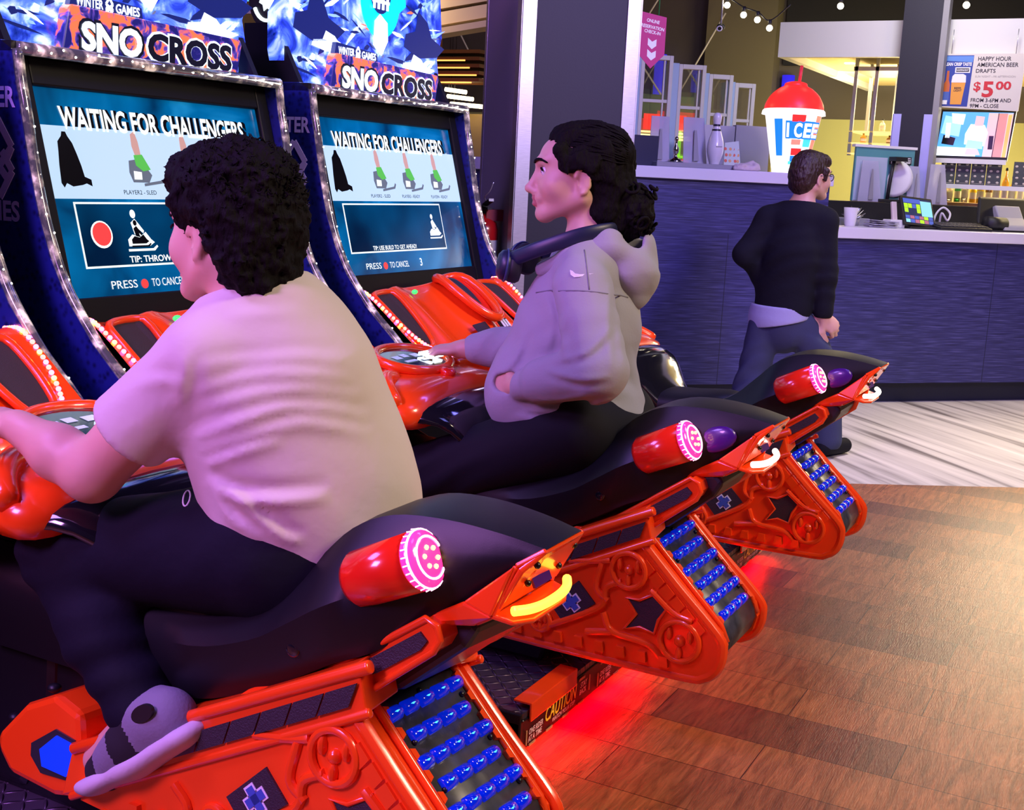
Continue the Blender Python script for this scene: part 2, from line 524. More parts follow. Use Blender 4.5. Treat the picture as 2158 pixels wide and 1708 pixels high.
def diamond():
    m = mat('diamond_plate', (0.16, 0.12, 0.17), 0.38, metal=0.75)
    nt = m.node_tree; p = nt.nodes['Principled BSDF']
    tc = nt.nodes.new('ShaderNodeTexCoord')
    hs = []
    for rot, off in ((0.9, 0.0), (-0.9, 0.5)):
        mp = nt.nodes.new('ShaderNodeMapping'); mp.inputs['Scale'].default_value = (26, 26, 1); mp.inputs['Location'].default_value = (off, off, 0)
        mp.inputs['Rotation'].default_value = (0, 0, 0.78)
        sx = nt.nodes.new('ShaderNodeSeparateXYZ')
        nt.links.new(tc.outputs['Object'], mp.inputs['Vector']); nt.links.new(mp.outputs['Vector'], sx.inputs['Vector'])
        def node(op, a, b=None):
            n = nt.nodes.new('ShaderNodeMath'); n.operation = op
            for i, v in ((0, a), (1, b)):
                if v is None: continue
                if isinstance(v, (int, float)): n.inputs[i].default_value = v
                else: nt.links.new(v, n.inputs[i])
            return n.outputs[0]
        fx = node('SUBTRACT', node('FRACT', sx.outputs[0]), 0.5); fy = node('SUBTRACT', node('FRACT', sx.outputs[1]), 0.5)
        a, b = (fx, fy) if rot > 0 else (fy, fx)
        e = node('ADD', node('POWER', node('MULTIPLY', a, 2.3), 2.0), node('POWER', node('MULTIPLY', b, 9.0), 2.0))
        hs.append(node('MAXIMUM', node('SUBTRACT', 1.0, e), 0.0))
    n = nt.nodes.new('ShaderNodeMath'); n.operation = 'MAXIMUM'
    nt.links.new(hs[0], n.inputs[0]); nt.links.new(hs[1], n.inputs[1])
    b = nt.nodes.new('ShaderNodeBump'); b.inputs['Strength'].default_value = 1.0; b.inputs['Distance'].default_value = 0.006
    nt.links.new(n.outputs[0], b.inputs['Height']); nt.links.new(b.outputs['Normal'], p.inputs['Normal'])
    return m
M_diamond = diamond()

# ------------------------------------------------------------------ the ride-on machine
# x: across the sled, y: the rider's forward, z: up.  YO moves the mesh to the machine's base point.
YO = 1.1
OFF = (0, -YO, 0)
CX = -0.16          # the cabinet stands a little to the left of the sled's axis
HALF = 0.475

def lerp(a, b, t): return a + (b - a)*t

def make_platform(root):
    b = MB()
    b.box2((-0.40, 1.097, 0.035), (0.40, 2.05, 0.108))
    b.box2((-0.40, 1.095, 0.03), (-0.388, 2.05, 0.128)); b.box2((0.388, 1.095, 0.03), (0.40, 2.05, 0.128))
    p = obj('platform', b, M_black, root, 'black platform with caution strip', offset=OFF, bevel=0.003)
    t = MB().box2((-0.385, 1.10, 0.108), (0.385, 2.0, 0.122))
    obj('tread_plate', t, M_diamond, p, 'diamond pattern metal plate', offset=OFF)
    for x0, x1 in ((-0.36, -0.125), (0.05, 0.30)):
        k = MB(); k.prism([(1.089, 0.098), (1.0945, 0.098), (1.0945, 0.136), (1.135, 0.136), (1.135, 0.142), (1.089, 0.142)], x0, x1)
        obj('kick_edge', k, M_orange, p, 'orange kick edge', offset=OFF, bevel=0.002)
    for x in (-0.36, 0.36):
        for y in (1.16, 1.95): obj('levelling_foot', MB().cyl((x, y, 0.0), (x, y, 0.035), 0.022), M_screw, p, offset=OFF)
    for x0 in (-0.375, 0.005):
        c = MB()
        y = 1.0952; x1 = x0 + 0.345
        c.mt(0)
        c.text('CAUTION', (x0+0.098, y, 0.064), (1, 0, 0), (0, 0, 1), 0.034, 0.165, 0.0012, 0.015, 0.25)
        c.mt(1)
        c.text('WATCH YOUR STEP', (x0+0.135, y, 0.050), (1, 0, 0), (0, 0, 1), 0.010, 0.12, 0.0012, 0.01, 0.2)
        c.text('ONE RIDER', (x0+0.018, y, 0.066), (1, 0, 0), (0, 0, 1), 0.013, 0.068, 0.0012, 0.02, 0.2)
        c.text('AT A TIME', (x0+0.014, y, 0.049), (1, 0, 0), (0, 0, 1), 0.013, 0.068, 0.0012, 0.02, 0.2)
        c.text('STAY', (x0+0.283, y, 0.078), (1, 0, 0), (0, 0, 1), 0.013, 0.038, 0.0012, 0.02, 0.2)
        c.text('BACK', (x0+0.279, y, 0.061), (1, 0, 0), (0, 0, 1), 0.013, 0.038, 0.0012, 0.02, 0.2)
        c.mt(2)
        for q in range(4):
            xa = x0 + 0.02 + q*0.085
            c.box2((xa, y-0.0014, 0.037), (xa+0.032, y, 0.043)); c.box2((xa, y-0.0014, 0.097), (xa+0.032, y, 0.103))
        c.box2((x0+0.004, y-0.0014, 0.045), (x0+0.009, y, 0.080)); c.box2((x1-0.012, y-0.0014, 0.055), (x1-0.007, y, 0.095))
        obj('caution_lettering', c, [M_yellow, M_white, M_gold], p, offset=OFF)
    u = MB().box2((-0.36, 1.12, 0.020), (0.36, 1.135, 0.030))
    obj('underglow_strip', u, M_underglow, p, 'glowing red light strip', offset=OFF)
    for q_ in ((-0.392, 1.094, 0.112), (0.392, 1.094, 0.112), (-0.401, 1.12, 0.09)): obj('screw', MB().ball(q_, 0.0042, 10), M_screw, p, offset=OFF)
    # low black housing between platform and sled, carrying it
    h = MB()
    h.prism([(1.20, 0.12), (1.95, 0.12), (1.95, 0.40), (1.75, 0.50), (1.22, 0.42), (1.14, 0.30)], -0.10, 0.10)
    obj('support_column', h, M_black, root, offset=OFF, bevel=0.01)
    return p

SIDE = [(0.925, 0.487), (0.742, 0.312), (0.733, 0.282), (0.742, 0.245), (0.768, 0.220), (0.815, 0.210), (1.33, 0.206), (1.45, 0.215), (1.45, 0.235)]

def make_sled(root):
    # --- orange side panels with their moulded relief
    for sgn in (-1, 1):
        b = MB()
        xo, xi = (-0.180, -0.124) if sgn < 0 else (0.128, 0.086)
        b.prism(SIDE, xi, xo)
        # outer rolled rim along the track edge
        e = [(xo - sgn*0.008, y, z) for y, z in spline2([(0.93, 0.492), (0.84, 0.405), (0.745, 0.318), (0.731, 0.283), (0.740, 0.240), (0.768, 0.214), (0.82, 0.205), (1.1, 0.203), (1.4, 0.208)], 4)]
        b.mt(0, True).tube(e, 0.012, 8).mt(0, False)
        X = xo
        def knob(y, z, r, h=0.012):
            b.mt(0, True)
            b.tube([(X + sgn*0.004, y + r*math.cos(q), z + r*math.sin(q)) for q in (2*math.pi*i/24 for i in range(24))], 0.007, 8, closed=True)
            b.ball((X, y, z), (h, r*0.3, r*0.3), 12)
            for i in range(3):
                q = 0.5 + i*2.1
                b.ball((X, y + 0.62*r*math.cos(q), z + 0.62*r*math.sin(q)), (0.012, 0.008, 0.017), 10)
            b.mt(0, False)
        knob(0.826, 0.288, 0.045); knob(0.955, 0.425, 0.040); knob(1.165, 0.263, 0.024)
        # track lugs along the bottom and the rear edge
        for i in range(10):
            y = 0.86 + i*0.052
            b.prism([(y-0.013, 0.222), (y+0.013, 0.222), (y+0.008, 0.246), (y-0.010, 0.246)], X, X + sgn*0.010)
        for i in range(6):
            t = i/6.0
            y, z = lerp(0.775, 0.925, t), lerp(0.34, 0.476, t)
            b.prism([(y-0.006, z-0.016), (y+0.014, z+0.004), (y+0.030, z-0.012), (y+0.008, z-0.034)], X, X + sgn*0.006)
        # raised frames and ribs
        for pts in ([(1.05, 0.215+0.045), (1.0, 0.27), (0.985, 0.275)], [(1.01, 0.315), (0.985, 0.275), (0.90, 0.265), (0.86, 0.235)],
                    [(0.97, 0.395), (1.005, 0.375), (1.012, 0.335), (1.06, 0.30), (1.16, 0.245)], [(0.90, 0.39), (0.845, 0.35), (0.80, 0.34)],
                    [(1.02, 0.43), (1.03, 0.37), (1.0, 0.345)], [(1.25, 0.30), (1.22, 0.27), (1.24, 0.23)], [(1.10, 0.42), (1.04, 0.43), (1.0, 0.44)]):
            b.mt(0, True).tube([(X + sgn*0.002, y, z) for y, z in spline2(pts, 4)], 0.008, 8).mt(0, False)
        s = obj('side_panel', b, M_orange, root, offset=OFF, bevel=0.004)
        # dark star shaped opening and the badge with the plus sign
        st = [(0.956, 0.362), (0.925, 0.362), (0.885, 0.387), (0.882, 0.372), (0.861, 0.353), (0.878, 0.325), (0.885, 0.292), (0.920, 0.300), (0.957, 0.289), (0.930, 0.329)]
        o = MB().prism(st, X - sgn*0.004, X + sgn*0.003)
        o2 = MB(); o2.mt(0, True).tube([(X + sgn*0.003, y, z) for y, z in st], 0.004, 6, closed=True)
        w = obj('star_opening', o, M_mesh, s, 'dark star shaped opening', offset=OFF)
        obj('opening_rim', o2, M_orange, w, offset=OFF)
        bd = MB().prism([(1.145, 0.310), (1.075, 0.376), (1.031, 0.331), (1.108, 0.270)], X - sgn*0.002, X + sgn*0.004)
        bo = obj('badge', bd, M_mesh, s, 'dark badge with a plus sign', offset=OFF)
        pl = MB()
        c0 = V3((X + sgn*0.004, 1.089, 0.323)); a = V3((0, -0.72, 0.69)); c = V3((0, 0.69, 0.72))
        for w_, l_, d_, mi in ((0.0105, 0.0235, 0.001, 0), (0.0072, 0.020, 0.002, 1)):
            pl.mt(mi)
            for u_, v_ in ((a, c), (c, a)):
                pts = [c0 + u_*(l_*p) + v_*(w_*q) for p, q in ((-1, -1), (1, -1), (1, 1), (-1, 1))]
                pl.slab(pts, (sgn, 0, 0), d_)
        obj('plus_sign', pl, [M_white, M_printblue], bo, offset=OFF)
    # --- tunnel core behind the track panel
    core = MB().prism([(0.92, 0.47), (0.757, 0.312), (0.75, 0.28), (0.757, 0.25), (0.775, 0.235), (0.82, 0.225), (1.4, 0.225), (1.4, 0.42), (1.05, 0.52)], -0.124, 0.086)
    obj('tunnel', core, M_black, root, offset=OFF)
    # --- track panel with rows of blue lights
    tp = MB()
    ys = [(0.935, 0.500), (0.752, 0.322), (0.741, 0.300), (0.737, 0.283), (0.744, 0.255), (0.76, 0.232)]
    tp.mt(0, True)
    tp.rings([[(x, y, z) for x in (-0.126, 0.088)] + [(x, y + 0.02, z - 0.012) for x in (0.088, -0.126)] for y, z in ys])
    tp.mt(0, False)
    tk = obj('track_panel', tp, M_plate, root, 'dark track panel with rows of blue lights', offset=OFF)
    d = V3((0, -0.183, -0.178)).normalized(); nrm = V3((0, -0.70, 0.714))
    for row in range(6):
        t = 0.034 + row*0.0415
        n = 5 if row % 2 == 0 else 4
        for i in range(n):
            x = -0.019 + (i - (n-1)/2)*0.0435
            c0 = V3((x, 0.935, 0.500)) + d*t + nrm*0.001
            c = MB(); c.mt(0, True)
            q = [c0 + V3((-0.0175, 0, 0)), c0 + V3((-0.0155, 0, 0)), c0 + V3((0.013, 0, 0)), c0 + V3((0.0175, 0, 0))]
            c.tube(q, [0.0095, 0.0115, 0.0115, 0.007], 14)
            c.mt(1); c.ball(c0 + nrm*0.0085 + V3((-0.001, 0, 0)), (0.0125, 0.0034, 0.0034), 8)
            obj('track_light', c, [M_ledblue, M_ledcore], tk, offset=OFF)
    for t, x in ((0.020, -0.02), (0.055, 0.07), (0.085, -0.10), (0.135, 0.07), (0.165, -0.10), (0.215, 0.07)):
        obj('panel_screw', MB().mt(0, True).ball(V3((x, 0.935, 0.500)) + d*t + nrm*0.002, (0.005, 0.005, 0.005), 10), M_screw, tk, offset=OFF)
    # notched orange edging on both sides of the panel
    for sgn in (-1, 1):
        n_ = MB()
        for k in range(7):
            t0 = 0.018 + k*0.036
            a0 = V3((-0.019 + sgn*0.106, 0.935, 0.500)) + d*t0; a1 = a0 + d*0.020
            n_.slab([a0, a1, a1 + V3((-sgn*0.011, 0, 0)) - d*0.004, a0 + V3((-sgn*0.011, 0, 0)) + d*0.004], nrm, 0.008)
        xe = -0.019 + sgn*0.112; n_.mt(0, True).tube([V3((xe, 0.945, 0.510)), V3((xe, 0.925, 0.494)), V3((xe, 0.752, 0.326)), V3((xe, 0.735, 0.29))], 0.007, 8)
        obj('edge_trim', n_, M_orange, tk, offset=OFF)
    # --- rails above the side panels
    for sgn in (-1, 1):
        X = 0.172*sgn if sgn < 0 else 0.128
        b = MB()
        P0, P1 = V3((X, 0.905, 0.500)), V3((X, 1.47, 0.212))
        up = V3((0, 0.45, 0.89))
        prof = [P0, P0 + V3((0, 0.02, 0.072)), P1 + V3((0, 0.0, 0.088)), P1 + V3((0, 0.02, 0.0))]
        b.rings([[p + V3((-sgn*0.07, 0, 0.012)) for p in prof], [p + V3((0.012*sgn, 0, 0)) for p in prof]])
        b.mt(0, True)
        b.tube([P0 + V3((sgn*0.010, 0.0, 0.070)), V3((X + sgn*0.010, 1.19, 0.432)), P1 + V3((sgn*0.010, 0, 0.086))], 0.011, 8)
        b.tube([P0 + V3((sgn*0.010, -0.006, 0.004)), P1 + V3((sgn*0.010, 0, 0.004))], 0.008, 8)
        b.mt(0, False)
        r = obj('running_rail', b, M_orange, root, offset=OFF, bevel=0.004)
        ins = MB()
        n = 9
        for k in range(n):
            t0, t1 = 0.05 + k*0.098, 0.05 + k*0.098 + 0.092
            q = []
            for t, h in ((t0, 0.020), (t1, 0.020), (t1 - 0.02, 0.052), (t0 - 0.02, 0.052)):
                q.append(P0.lerp(P1, t) + V3((sgn*0.0145, 0, h)))
            ins.mt(1 if k == 5 else 0); ins.slab(q, (sgn, 0, 0), 0.003)
        obj('rail_grip', ins, [M_mesh, M_purple], r, 'dark segmented grip strip', offset=OFF)
    # --- toe boxes at the front of the rails
    for sgn in (-1, 1):
        xs = [(-0.02 if sgn > 0 else 0.02), 0.0]
        b = MB()
        out = [(1.45, 0.212), (1.47, 0.352), (1.53, 0.372), (1.60, 0.338), (1.662, 0.272), (1.664, 0.245), (1.63, 0.208), (1.52, 0.197)]
        b.prism(out, 0.055*sgn, 0.172*sgn)
        tb = obj('toe_box', b, M_orange, root, offset=OFF, bevel=0.012)
        for (y, z) in ((1.645, 0.298), (1.555, 0.372)):
            obj('rubber_plug', MB().mt(0, True).ball((0.150*sgn, y, z), (0.012, 0.012, 0.008), 14), M_black, tb, offset=OFF)
        wdw = MB(); X = 0.173*sgn
        wdw.mt(0).slab([(X, 1.46, 0.262), (X, 1.475, 0.308), (X, 1.52, 0.316), (X, 1.575, 0.278), (X, 1.575, 0.256), (X, 1.55, 0.232), (X, 1.485, 0.236)], (sgn, 0, 0), 0.003)
        wdw.mt(1).slab([(X + sgn*0.003, 1.465, 0.266), (X + sgn*0.003, 1.478, 0.302), (X + sgn*0.003, 1.515, 0.307), (X + sgn*0.003, 1.552, 0.274), (X + sgn*0.003, 1.545, 0.246), (X + sgn*0.003, 1.488, 0.243)], (sgn, 0, 0), 0.003)
        obj('toe_light', wdw, [M_dark, glow('toe_blue', (0.0, 0.03, 0.7), 1.0)], tb, 'glowing blue window', offset=OFF)
    # --- triangular orange grille frame and the side bump
    for sgn in (-1, 1):
        X = -0.150 if sgn < 0 else 0.112
        b = MB()
        fr = [(1.075, 0.468), (1.045, 0.500), (1.0, 0.533), (0.838, 0.648), (0.820, 0.640), (0.813, 0.622), (0.822, 0.604), (0.895, 0.545), (0.93, 0.515)]
        b.prism(fr, X - sgn*0.06, X + sgn*0.004)
        b.mt(0, True).tube([(X + sgn*0.004, y, z) for y, z in fr], 0.006, 8, closed=True)
        b.mt(0, False)
        bump = [(1.24, 0.36), (1.21, 0.415), (1.135, 0.475), (1.10, 0.495), (1.06, 0.497), (1.03, 0.47), (1.06, 0.43)]
        b.prism(bump, X - sgn*0.09, X + sgn*0.012)
        g = obj('grille_frame', b, M_orange, root, offset=OFF, bevel=0.008)
        m = MB().prism([(1.055, 0.484), (1.0, 0.517), (0.845, 0.628), (0.832, 0.617), (0.842, 0.602), (0.91, 0.553)], X + sgn*0.003, X + sgn*0.008)
        obj('grille_mesh', m, M_mesh, g, 'dark triangular mesh insert', offset=OFF)
        k = MB(); k.mt(0, True).ball((X + sgn*0.012, 1.10, 0.468), (0.006, 0.014, 0.015), 16)
        obj('rubber_plug', k, M_black, g, offset=OFF)
    # --- dark flap housing below the tail
    b = MB().prism([(0.95, 0.50), (0.90, 0.515), (0.80, 0.600), (0.78, 0.635), (0.80, 0.655), (0.90, 0.64), (1.1, 0.52)], -0.105, 0.085)
    obj('snow_flap', b, M_dark, root, offset=OFF, bevel=0.01)
    b = MB(); b.mt(0, True).tube([(0.092, 0.93, 0.515), (0.094, 0.86, 0.565), (0.094, 0.79, 0.620), (0.090, 0.780, 0.650), (0.06, 0.79, 0.66)], [0.010, 0.013, 0.014, 0.013, 0.006], 10)
    obj('flap_edge', b, M_orange, root, offset=OFF)
    # --- tail body: the long black hump the lamps sit in
    st = [  # y, ztop, wtop, zsh, wsh, zbot, wbot, shear
        (0.684, 0.776, 0.060, 0.752, 0.066, 0.700, 0.070, 1.05), (0.750, 0.788, 0.068, 0.735, 0.090, 0.660, 0.090, 0.7), (0.835, 0.795, 0.076, 0.708, 0.108, 0.625, 0.104, 0.25),
        (0.920, 0.788, 0.082, 0.690, 0.132, 0.595, 0.122, 0.0), (0.985, 0.758, 0.088, 0.660, 0.156, 0.565, 0.130, 0.0), (1.045, 0.700, 0.092, 0.622, 0.158, 0.530, 0.132, 0.0),
        (1.120, 0.636, 0.095, 0.578, 0.152, 0.49, 0.128, 0.0), (1.25, 0.592, 0.095, 0.535, 0.138, 0.44, 0.118, 0), (1.42, 0.585, 0.090, 0.53, 0.125, 0.42, 0.11, 0), (1.75, 0.60, 0.085, 0.54, 0.12, 0.42, 0.11, 0)]
    b = MB(); b.mt(0, True); rings = []
    for y, zt, wt, zs, ws, zb, wb, sh in st:
        ring = []
        for x, z in ((-wt*0.5, zt+0.003), (wt*0.5, zt+0.003), (wt*0.93, zt), (wt, zt - 0.008), (lerp(wt, ws, 0.55), lerp(zt, zs, 0.5)), (ws, zs), (ws*0.99, lerp(zs, zb, 0.5)), (wb, zb), (wb*0.9, zb - 0.005), (-wb*0.9, zb - 0.005), (-wb, zb), (-ws*0.99, lerp(zs, zb, 0.5)), (-ws, zs), (-lerp(wt, ws, 0.55), lerp(zt, zs, 0.5)), (-wt, zt - 0.008), (-wt*0.93, zt)):
            ring.append((x, y + (zt - z)*sh, z))
        rings.append(ring)
    cols = [catmull([r[j] for r in rings], 4) for j in range(len(rings[0]))]
    b.rings([[c[i] for c in cols] for i in range(len(cols[0]))])
    tail = obj('tail_body', b, M_black, root, 'black moulded tail and seat base', offset=OFF)
    tail.data.set_sharp_from_angle(angle=R_(34))
    for sgn in (-1, 1): obj('body_screw', MB().mt(0, True).ball((0.154*sgn, 1.035, 0.585), (0.004, 0.013, 0.013), 14), M_gloss, tail, offset=OFF)
    # --- seat cushion
    b = MB(); b.mt(0, True); rings = []
    for y, zt, w in ((1.10, 0.63, 0.07), (1.15, 0.645, 0.10), (1.26, 0.625, 0.115), (1.40, 0.625, 0.11), (1.50, 0.64, 0.09)):
        rings.append([(-w, y, zt-0.05), (-w*0.95, y, zt-0.015), (-w*0.6, y, zt), (0, y, zt+0.004), (w*0.6, y, zt), (w*0.95, y, zt-0.015), (w, y, zt-0.05), (w*0.9, y, zt-0.09), (-w*0.9, y, zt-0.09)])
    b.rings(rings)
    obj('seat', b, M_vinyl, root, 'black vinyl seat', offset=OFF, sub=1)
    # --- round red tail lamps in their pods
    for sgn in (-1, 1):
        A = V3((-0.033 + 0.128*sgn, 0.955, 0.680)); B = V3((-0.033 + 0.134*sgn, 0.850, 0.730)); ax = (B - A).normalized()
        b = MB(); b.mt(0, True).tube([A, A + ax*0.01, B], [0.036, 0.042, 0.043], 28)
        l = obj('tail_lamp', b, M_redlamp, root, 'red round lamp housing', offset=OFF)
        ln = MB(); ln.mt(0, True)
        ln.lathe([(0.042, 0.0), (0.044, 0.004), (0.043, 0.012), (0.036, 0.019), (0.020, 0.022), (0.0, 0.022)], B, 32, ax)
        ln.mt(1)
        a1 = ax.orthogonal().normalized(); b1 = ax.cross(a1)
        for r, w_, h in ((0.0415, 0.0022, 0.012), (0.030, 0.0018, 0.0205)):
            ln.tube([B + ax*h + (a1*math.cos(q) + b1*math.sin(q))*r for q in (2*math.pi*i/28 for i in range(28))], w_, 6, closed=True)
        for i in range(24):
            q = 2*math.pi*i/24; e_ = a1*math.cos(q) + b1*math.sin(q)
            ln.tube([B + ax*0.004 + e_*0.0442, B + ax*0.013 + e_*0.0425], 0.0011, 5)
        ln.mt(2)
        for i in range(6): ln.ball(B + ax*0.022 + (a1*math.cos(i*1.05) + b1*math.sin(i*1.05))*0.015, 0.0038, 8)
        obj('lens', ln, [M_lens, M_lensdot, M_arcamber], l, 'glowing pink lens', offset=OFF)
        pr = MB(); pr.mt(0, True)
        c = V3((0.106*sgn, 0.788, 0.735))
        rot = (V3((sgn*0.88, -0.30, 0.38))).to_track_quat('Z', 'Y').to_matrix()
        pr.ball((-0.033 + 0.086*sgn, 0.800, 0.733), (0.012, 0.048, 0.028), 18, Matrix.Rotation(R_(-22), 3, 'X'))
        obj('tinted_lamp_recess', pr, M_purple, l, 'recess behind the lens, purple with painted-in LED reflection', offset=OFF)  # the purple stands in for LED light reflected in the hollow
    # --- orange tail end piece with the light bar
    b = MB(); b.mt(0, False)
    for sgn in (-1, 1):
        P = dict(tip=(0.085*sgn, 0.875, 0.640), ul=(0.090*sgn, 0.790, 0.690), um=(0.078*sgn, 0.720, 0.752), ut=(0.060*sgn, 0.683, 0.776), it=(0.040*sgn, 0.690, 0.772), im=(0.030*sgn, 0.712, 0.735), ib=(0.050*sgn, 0.735, 0.700),
                 lo=(0.092*sgn, 0.745, 0.678), lb=(0.075*sgn, 0.78, 0.655))
        q = lambda *ks: b.add([P[k] for k in ks], [tuple(range(len(ks)))])
        q('ut', 'um', 'im', 'it'); q('um', 'lo', 'ib', 'im'); q('tip', 'ul', 'lo', 'lb'); q('ul', 'um', 'lo')
    b.add([(-0.060, 0.684, 0.775), (0.060, 0.684, 0.775), (0.078, 0.712, 0.748), (0.088, 0.738, 0.690), (-0.088, 0.738, 0.690), (-0.078, 0.712, 0.748)], [tuple(range(6))])
    b.add([(-0.092, 0.745, 0.678), (0.092, 0.745, 0.678), (0.085, 0.715, 0.672), (0.05, 0.70, 0.669), (-0.05, 0.70, 0.669), (-0.085, 0.715, 0.672)], [(0, 1, 2, 3, 4, 5)])
    b.add([(-0.092, 0.745, 0.678), (0.092, 0.745, 0.678), (0.075, 0.78, 0.655), (-0.075, 0.78, 0.655)], [(0, 1, 2, 3)])
    b.add([(-0.085, 0.875, 0.640), (0.085, 0.875, 0.640), (0.075, 0.78, 0.655), (-0.075, 0.78, 0.655)], [(0, 1, 2, 3)])
    te = obj('tail_end', b, M_orange, root, offset=OFF)
    so = te.modifiers.new('thickness', 'SOLIDIFY'); so.thickness = 0.008; so.offset = 0
    bv = te.modifiers.new('bevel', 'BEVEL'); bv.width = 0.003; bv.segments = 2
    m_ = MB(); m_.box((0, 0.719, 0.716), (0.052, 0.004, 0.022), Matrix.Rotation(R_(-25), 3, 'X')); obj('tail_recess', m_, M_purple, te, 'purple recess above the light bar', offset=OFF)
    for sgn in (-1, 1):
        for q_ in ((0.058*sgn, 0.696, 0.752), (0.048*sgn, 0.714, 0.720)): obj('tail_screw', MB().mt(0, True).ball(q_, 0.0052, 10), M_screw, te, offset=OFF)
    pth = catmull([(-0.084, 0.716, 0.690), (-0.058, 0.704, 0.688), (-0.025, 0.698, 0.687), (0.025, 0.698, 0.687), (0.058, 0.704, 0.688), (0.084, 0.716, 0.690)], 5)
    lb = MB(); lb.mt(0, True).tube(pth, 0.0070, 10)
    obj('tail_light_bar', lb, M_tailwhite, te, 'glowing light bar', offset=OFF)

def make_front(root):
    # --- black cowl that arches over the rider's knees
    b = MB(); b.mt(0, True); rings = []
    for y, z, w, th in ((1.99, 0.50, 0.20, 0.10), (1.90, 0.60, 0.24, 0.09), (1.80, 0.668, 0.26, 0.08), (1.68, 0.705, 0.26, 0.07), (1.55, 0.728, 0.25, 0.06), (1.47, 0.738, 0.235, 0.05), (1.41, 0.715, 0.205, 0.05), (1.37, 0.655, 0.165, 0.06), (1.33, 0.600, 0.125, 0.07), (1.26, 0.570, 0.10, 0.08)):
        rings.append([(-w, y, z-th), (-w*1.02, y, z-0.028), (-w*0.88, y, z-0.004), (-w*0.5, y, z+0.008), (0, y, z+0.012), (w*0.5, y, z+0.008), (w*0.88, y, z-0.004), (w*1.02, y, z-0.028), (w, y, z-th), (w*0.4, y, z-th*0.7), (-w*0.4, y, z-th*0.7)])
    b.rings(rings)
    c = obj('front_cowl', b, M_gloss, root, 'glossy black cowl arching over the knees', offset=OFF, sub=1)
    b = MB().prism([(2.02, 0.13), (2.02, 0.55), (1.92, 0.60), (1.75, 0.62), (1.60, 0.56), (1.62, 0.30), (1.70, 0.13)], -0.11, 0.11)
    obj('front_body', b, M_black, root, offset=OFF, bevel=0.02)
    # --- orange handlebar console
    b = MB(); b.mt(0, True); rings = []
    N = 28
    def ring(sx, sy, z, dy=0.0, tilt=0.12):
        out = []
        for i in range(N):
            q = 2*math.pi*i/N
            cx_, cy_ = math.cos(q), math.sin(q)
            x = sx*math.copysign(abs(cx_)**0.75, cx_); y = sy*math.copysign(abs(cy_)**0.9, cy_)
            back = -0.07*(abs(x)/0.28)**2           # grips sweep back to the rider
            out.append((x, 1.61 + dy + y + back, z + tilt*y - 0.03*(abs(x)/0.28)**2))
        return out
    for sx, sy, z in ((0.20, 0.09, 0.685), (0.262, 0.125, 0.705), (0.275, 0.13, 0.735), (0.262, 0.120, 0.762), (0.215, 0.10, 0.779), (0.15, 0.075, 0.784), (0.05, 0.03, 0.782)):
        rings.append(ring(sx, sy, z))
    b.rings(rings)
    hb = obj('handlebar_console', b, M_orange, root, 'orange handlebar console', offset=OFF)
    b = MB(); b.mt(0, True)
    b.tube([(0.12*math.cos(q), 1.655 + 0.085*math.sin(q), 0.800 + 0.20*0.085*math.sin(q)) for q in (2*math.pi*i/36 for i in range(36))], 0.013, 10, closed=True)
    obj('cluster_rim', b, M_orange, hb, offset=OFF)
    b = MB()
    b.mt(0).add([(0.115*math.cos(q), 1.655 + 0.08*math.sin(q), 0.802 + 0.20*0.08*math.sin(q)) for q in (2*math.pi*i/36 for i in range(36))] , [tuple(range(36))])
    b.mt(1)
    for (x, y, w, h) in ((-0.05, 1.67, 0.03, 0.02), (-0.012, 1.675, 0.025, 0.02), (0.03, 1.668, 0.03, 0.022), (-0.03, 1.64, 0.05, 0.012), (0.03, 1.635, 0.035, 0.012)):
        b.quad((x-w/2, y-h/2, 0.8035+0.2*(y-h/2-1.655)), (x+w/2, y-h/2, 0.8035+0.2*(y-h/2-1.655)), (x+w/2, y+h/2, 0.8035+0.2*(y+h/2-1.655)), (x-w/2, y+h/2, 0.8035+0.2*(y+h/2-1.655)))
    obj('gauge_cluster', b, [M_gloss, mat('gauge_print', (0.55, 0.62, 0.75), 0.3, emit=(0.5, 0.65, 0.9), estr=0.35)], hb, 'dark gauge cluster with pale print', offset=OFF)
    b = MB(); b.mt(0, True).lathe([(0.020, 0.0), (0.021, 0.012), (0.016, 0.018), (0.0, 0.019)], (-0.01, 1.545, 0.772), 20, (0, -0.25, 1))
    obj('start_button', b, M_redlamp, hb, 'red push button', offset=OFF)
    b = MB(); b.slab([(0.035, 1.622, 0.800), (0.095, 1.622, 0.800), (0.095, 1.662, 0.808), (0.035, 1.662, 0.808)], (0, -0.2, 1), 0.006); obj('added_lit_pad', b, glow('pad_white', (0.75, 0.95, 1.0), 3.0), hb, 'small glowing white pad added as a light source', offset=OFF)  # glowing pad added to throw white light on the rider's hand
    for sgn in (-1, 1):
        b = MB(); b.mt(0, True)
        b.tube(catmull([(0.14*sgn, 1.62, 0.770), (0.19*sgn, 1.61, 0.775), (0.235*sgn, 1.575, 0.762), (0.268*sgn, 1.53, 0.735)], 5), [0.022]*15 + [0.018], 12)
        obj('hand_rest', b, M_orange, hb, offset=OFF)
        b = MB(); b.mt(0, True).ball((0.10*sgn, 1.485, 0.722), (0.03, 0.014, 0.016), 14)
        obj('bracket_tab', b, M_orange, hb, offset=OFF)

EDGE = [(2.345, 1.50), (2.335, 1.43), (2.322, 1.37), (2.30, 1.25), (2.270, 1.13), (2.235, 1.035), (2.190, 0.952), (2.105, 0.850), (2.01, 0.765), (1.955, 0.70)]
LCD0 = V3((0, 2.393, 1.4775)); LT = V3((0, -0.24988, -0.96828)); LN = V3((0, -0.96828, 0.24988))

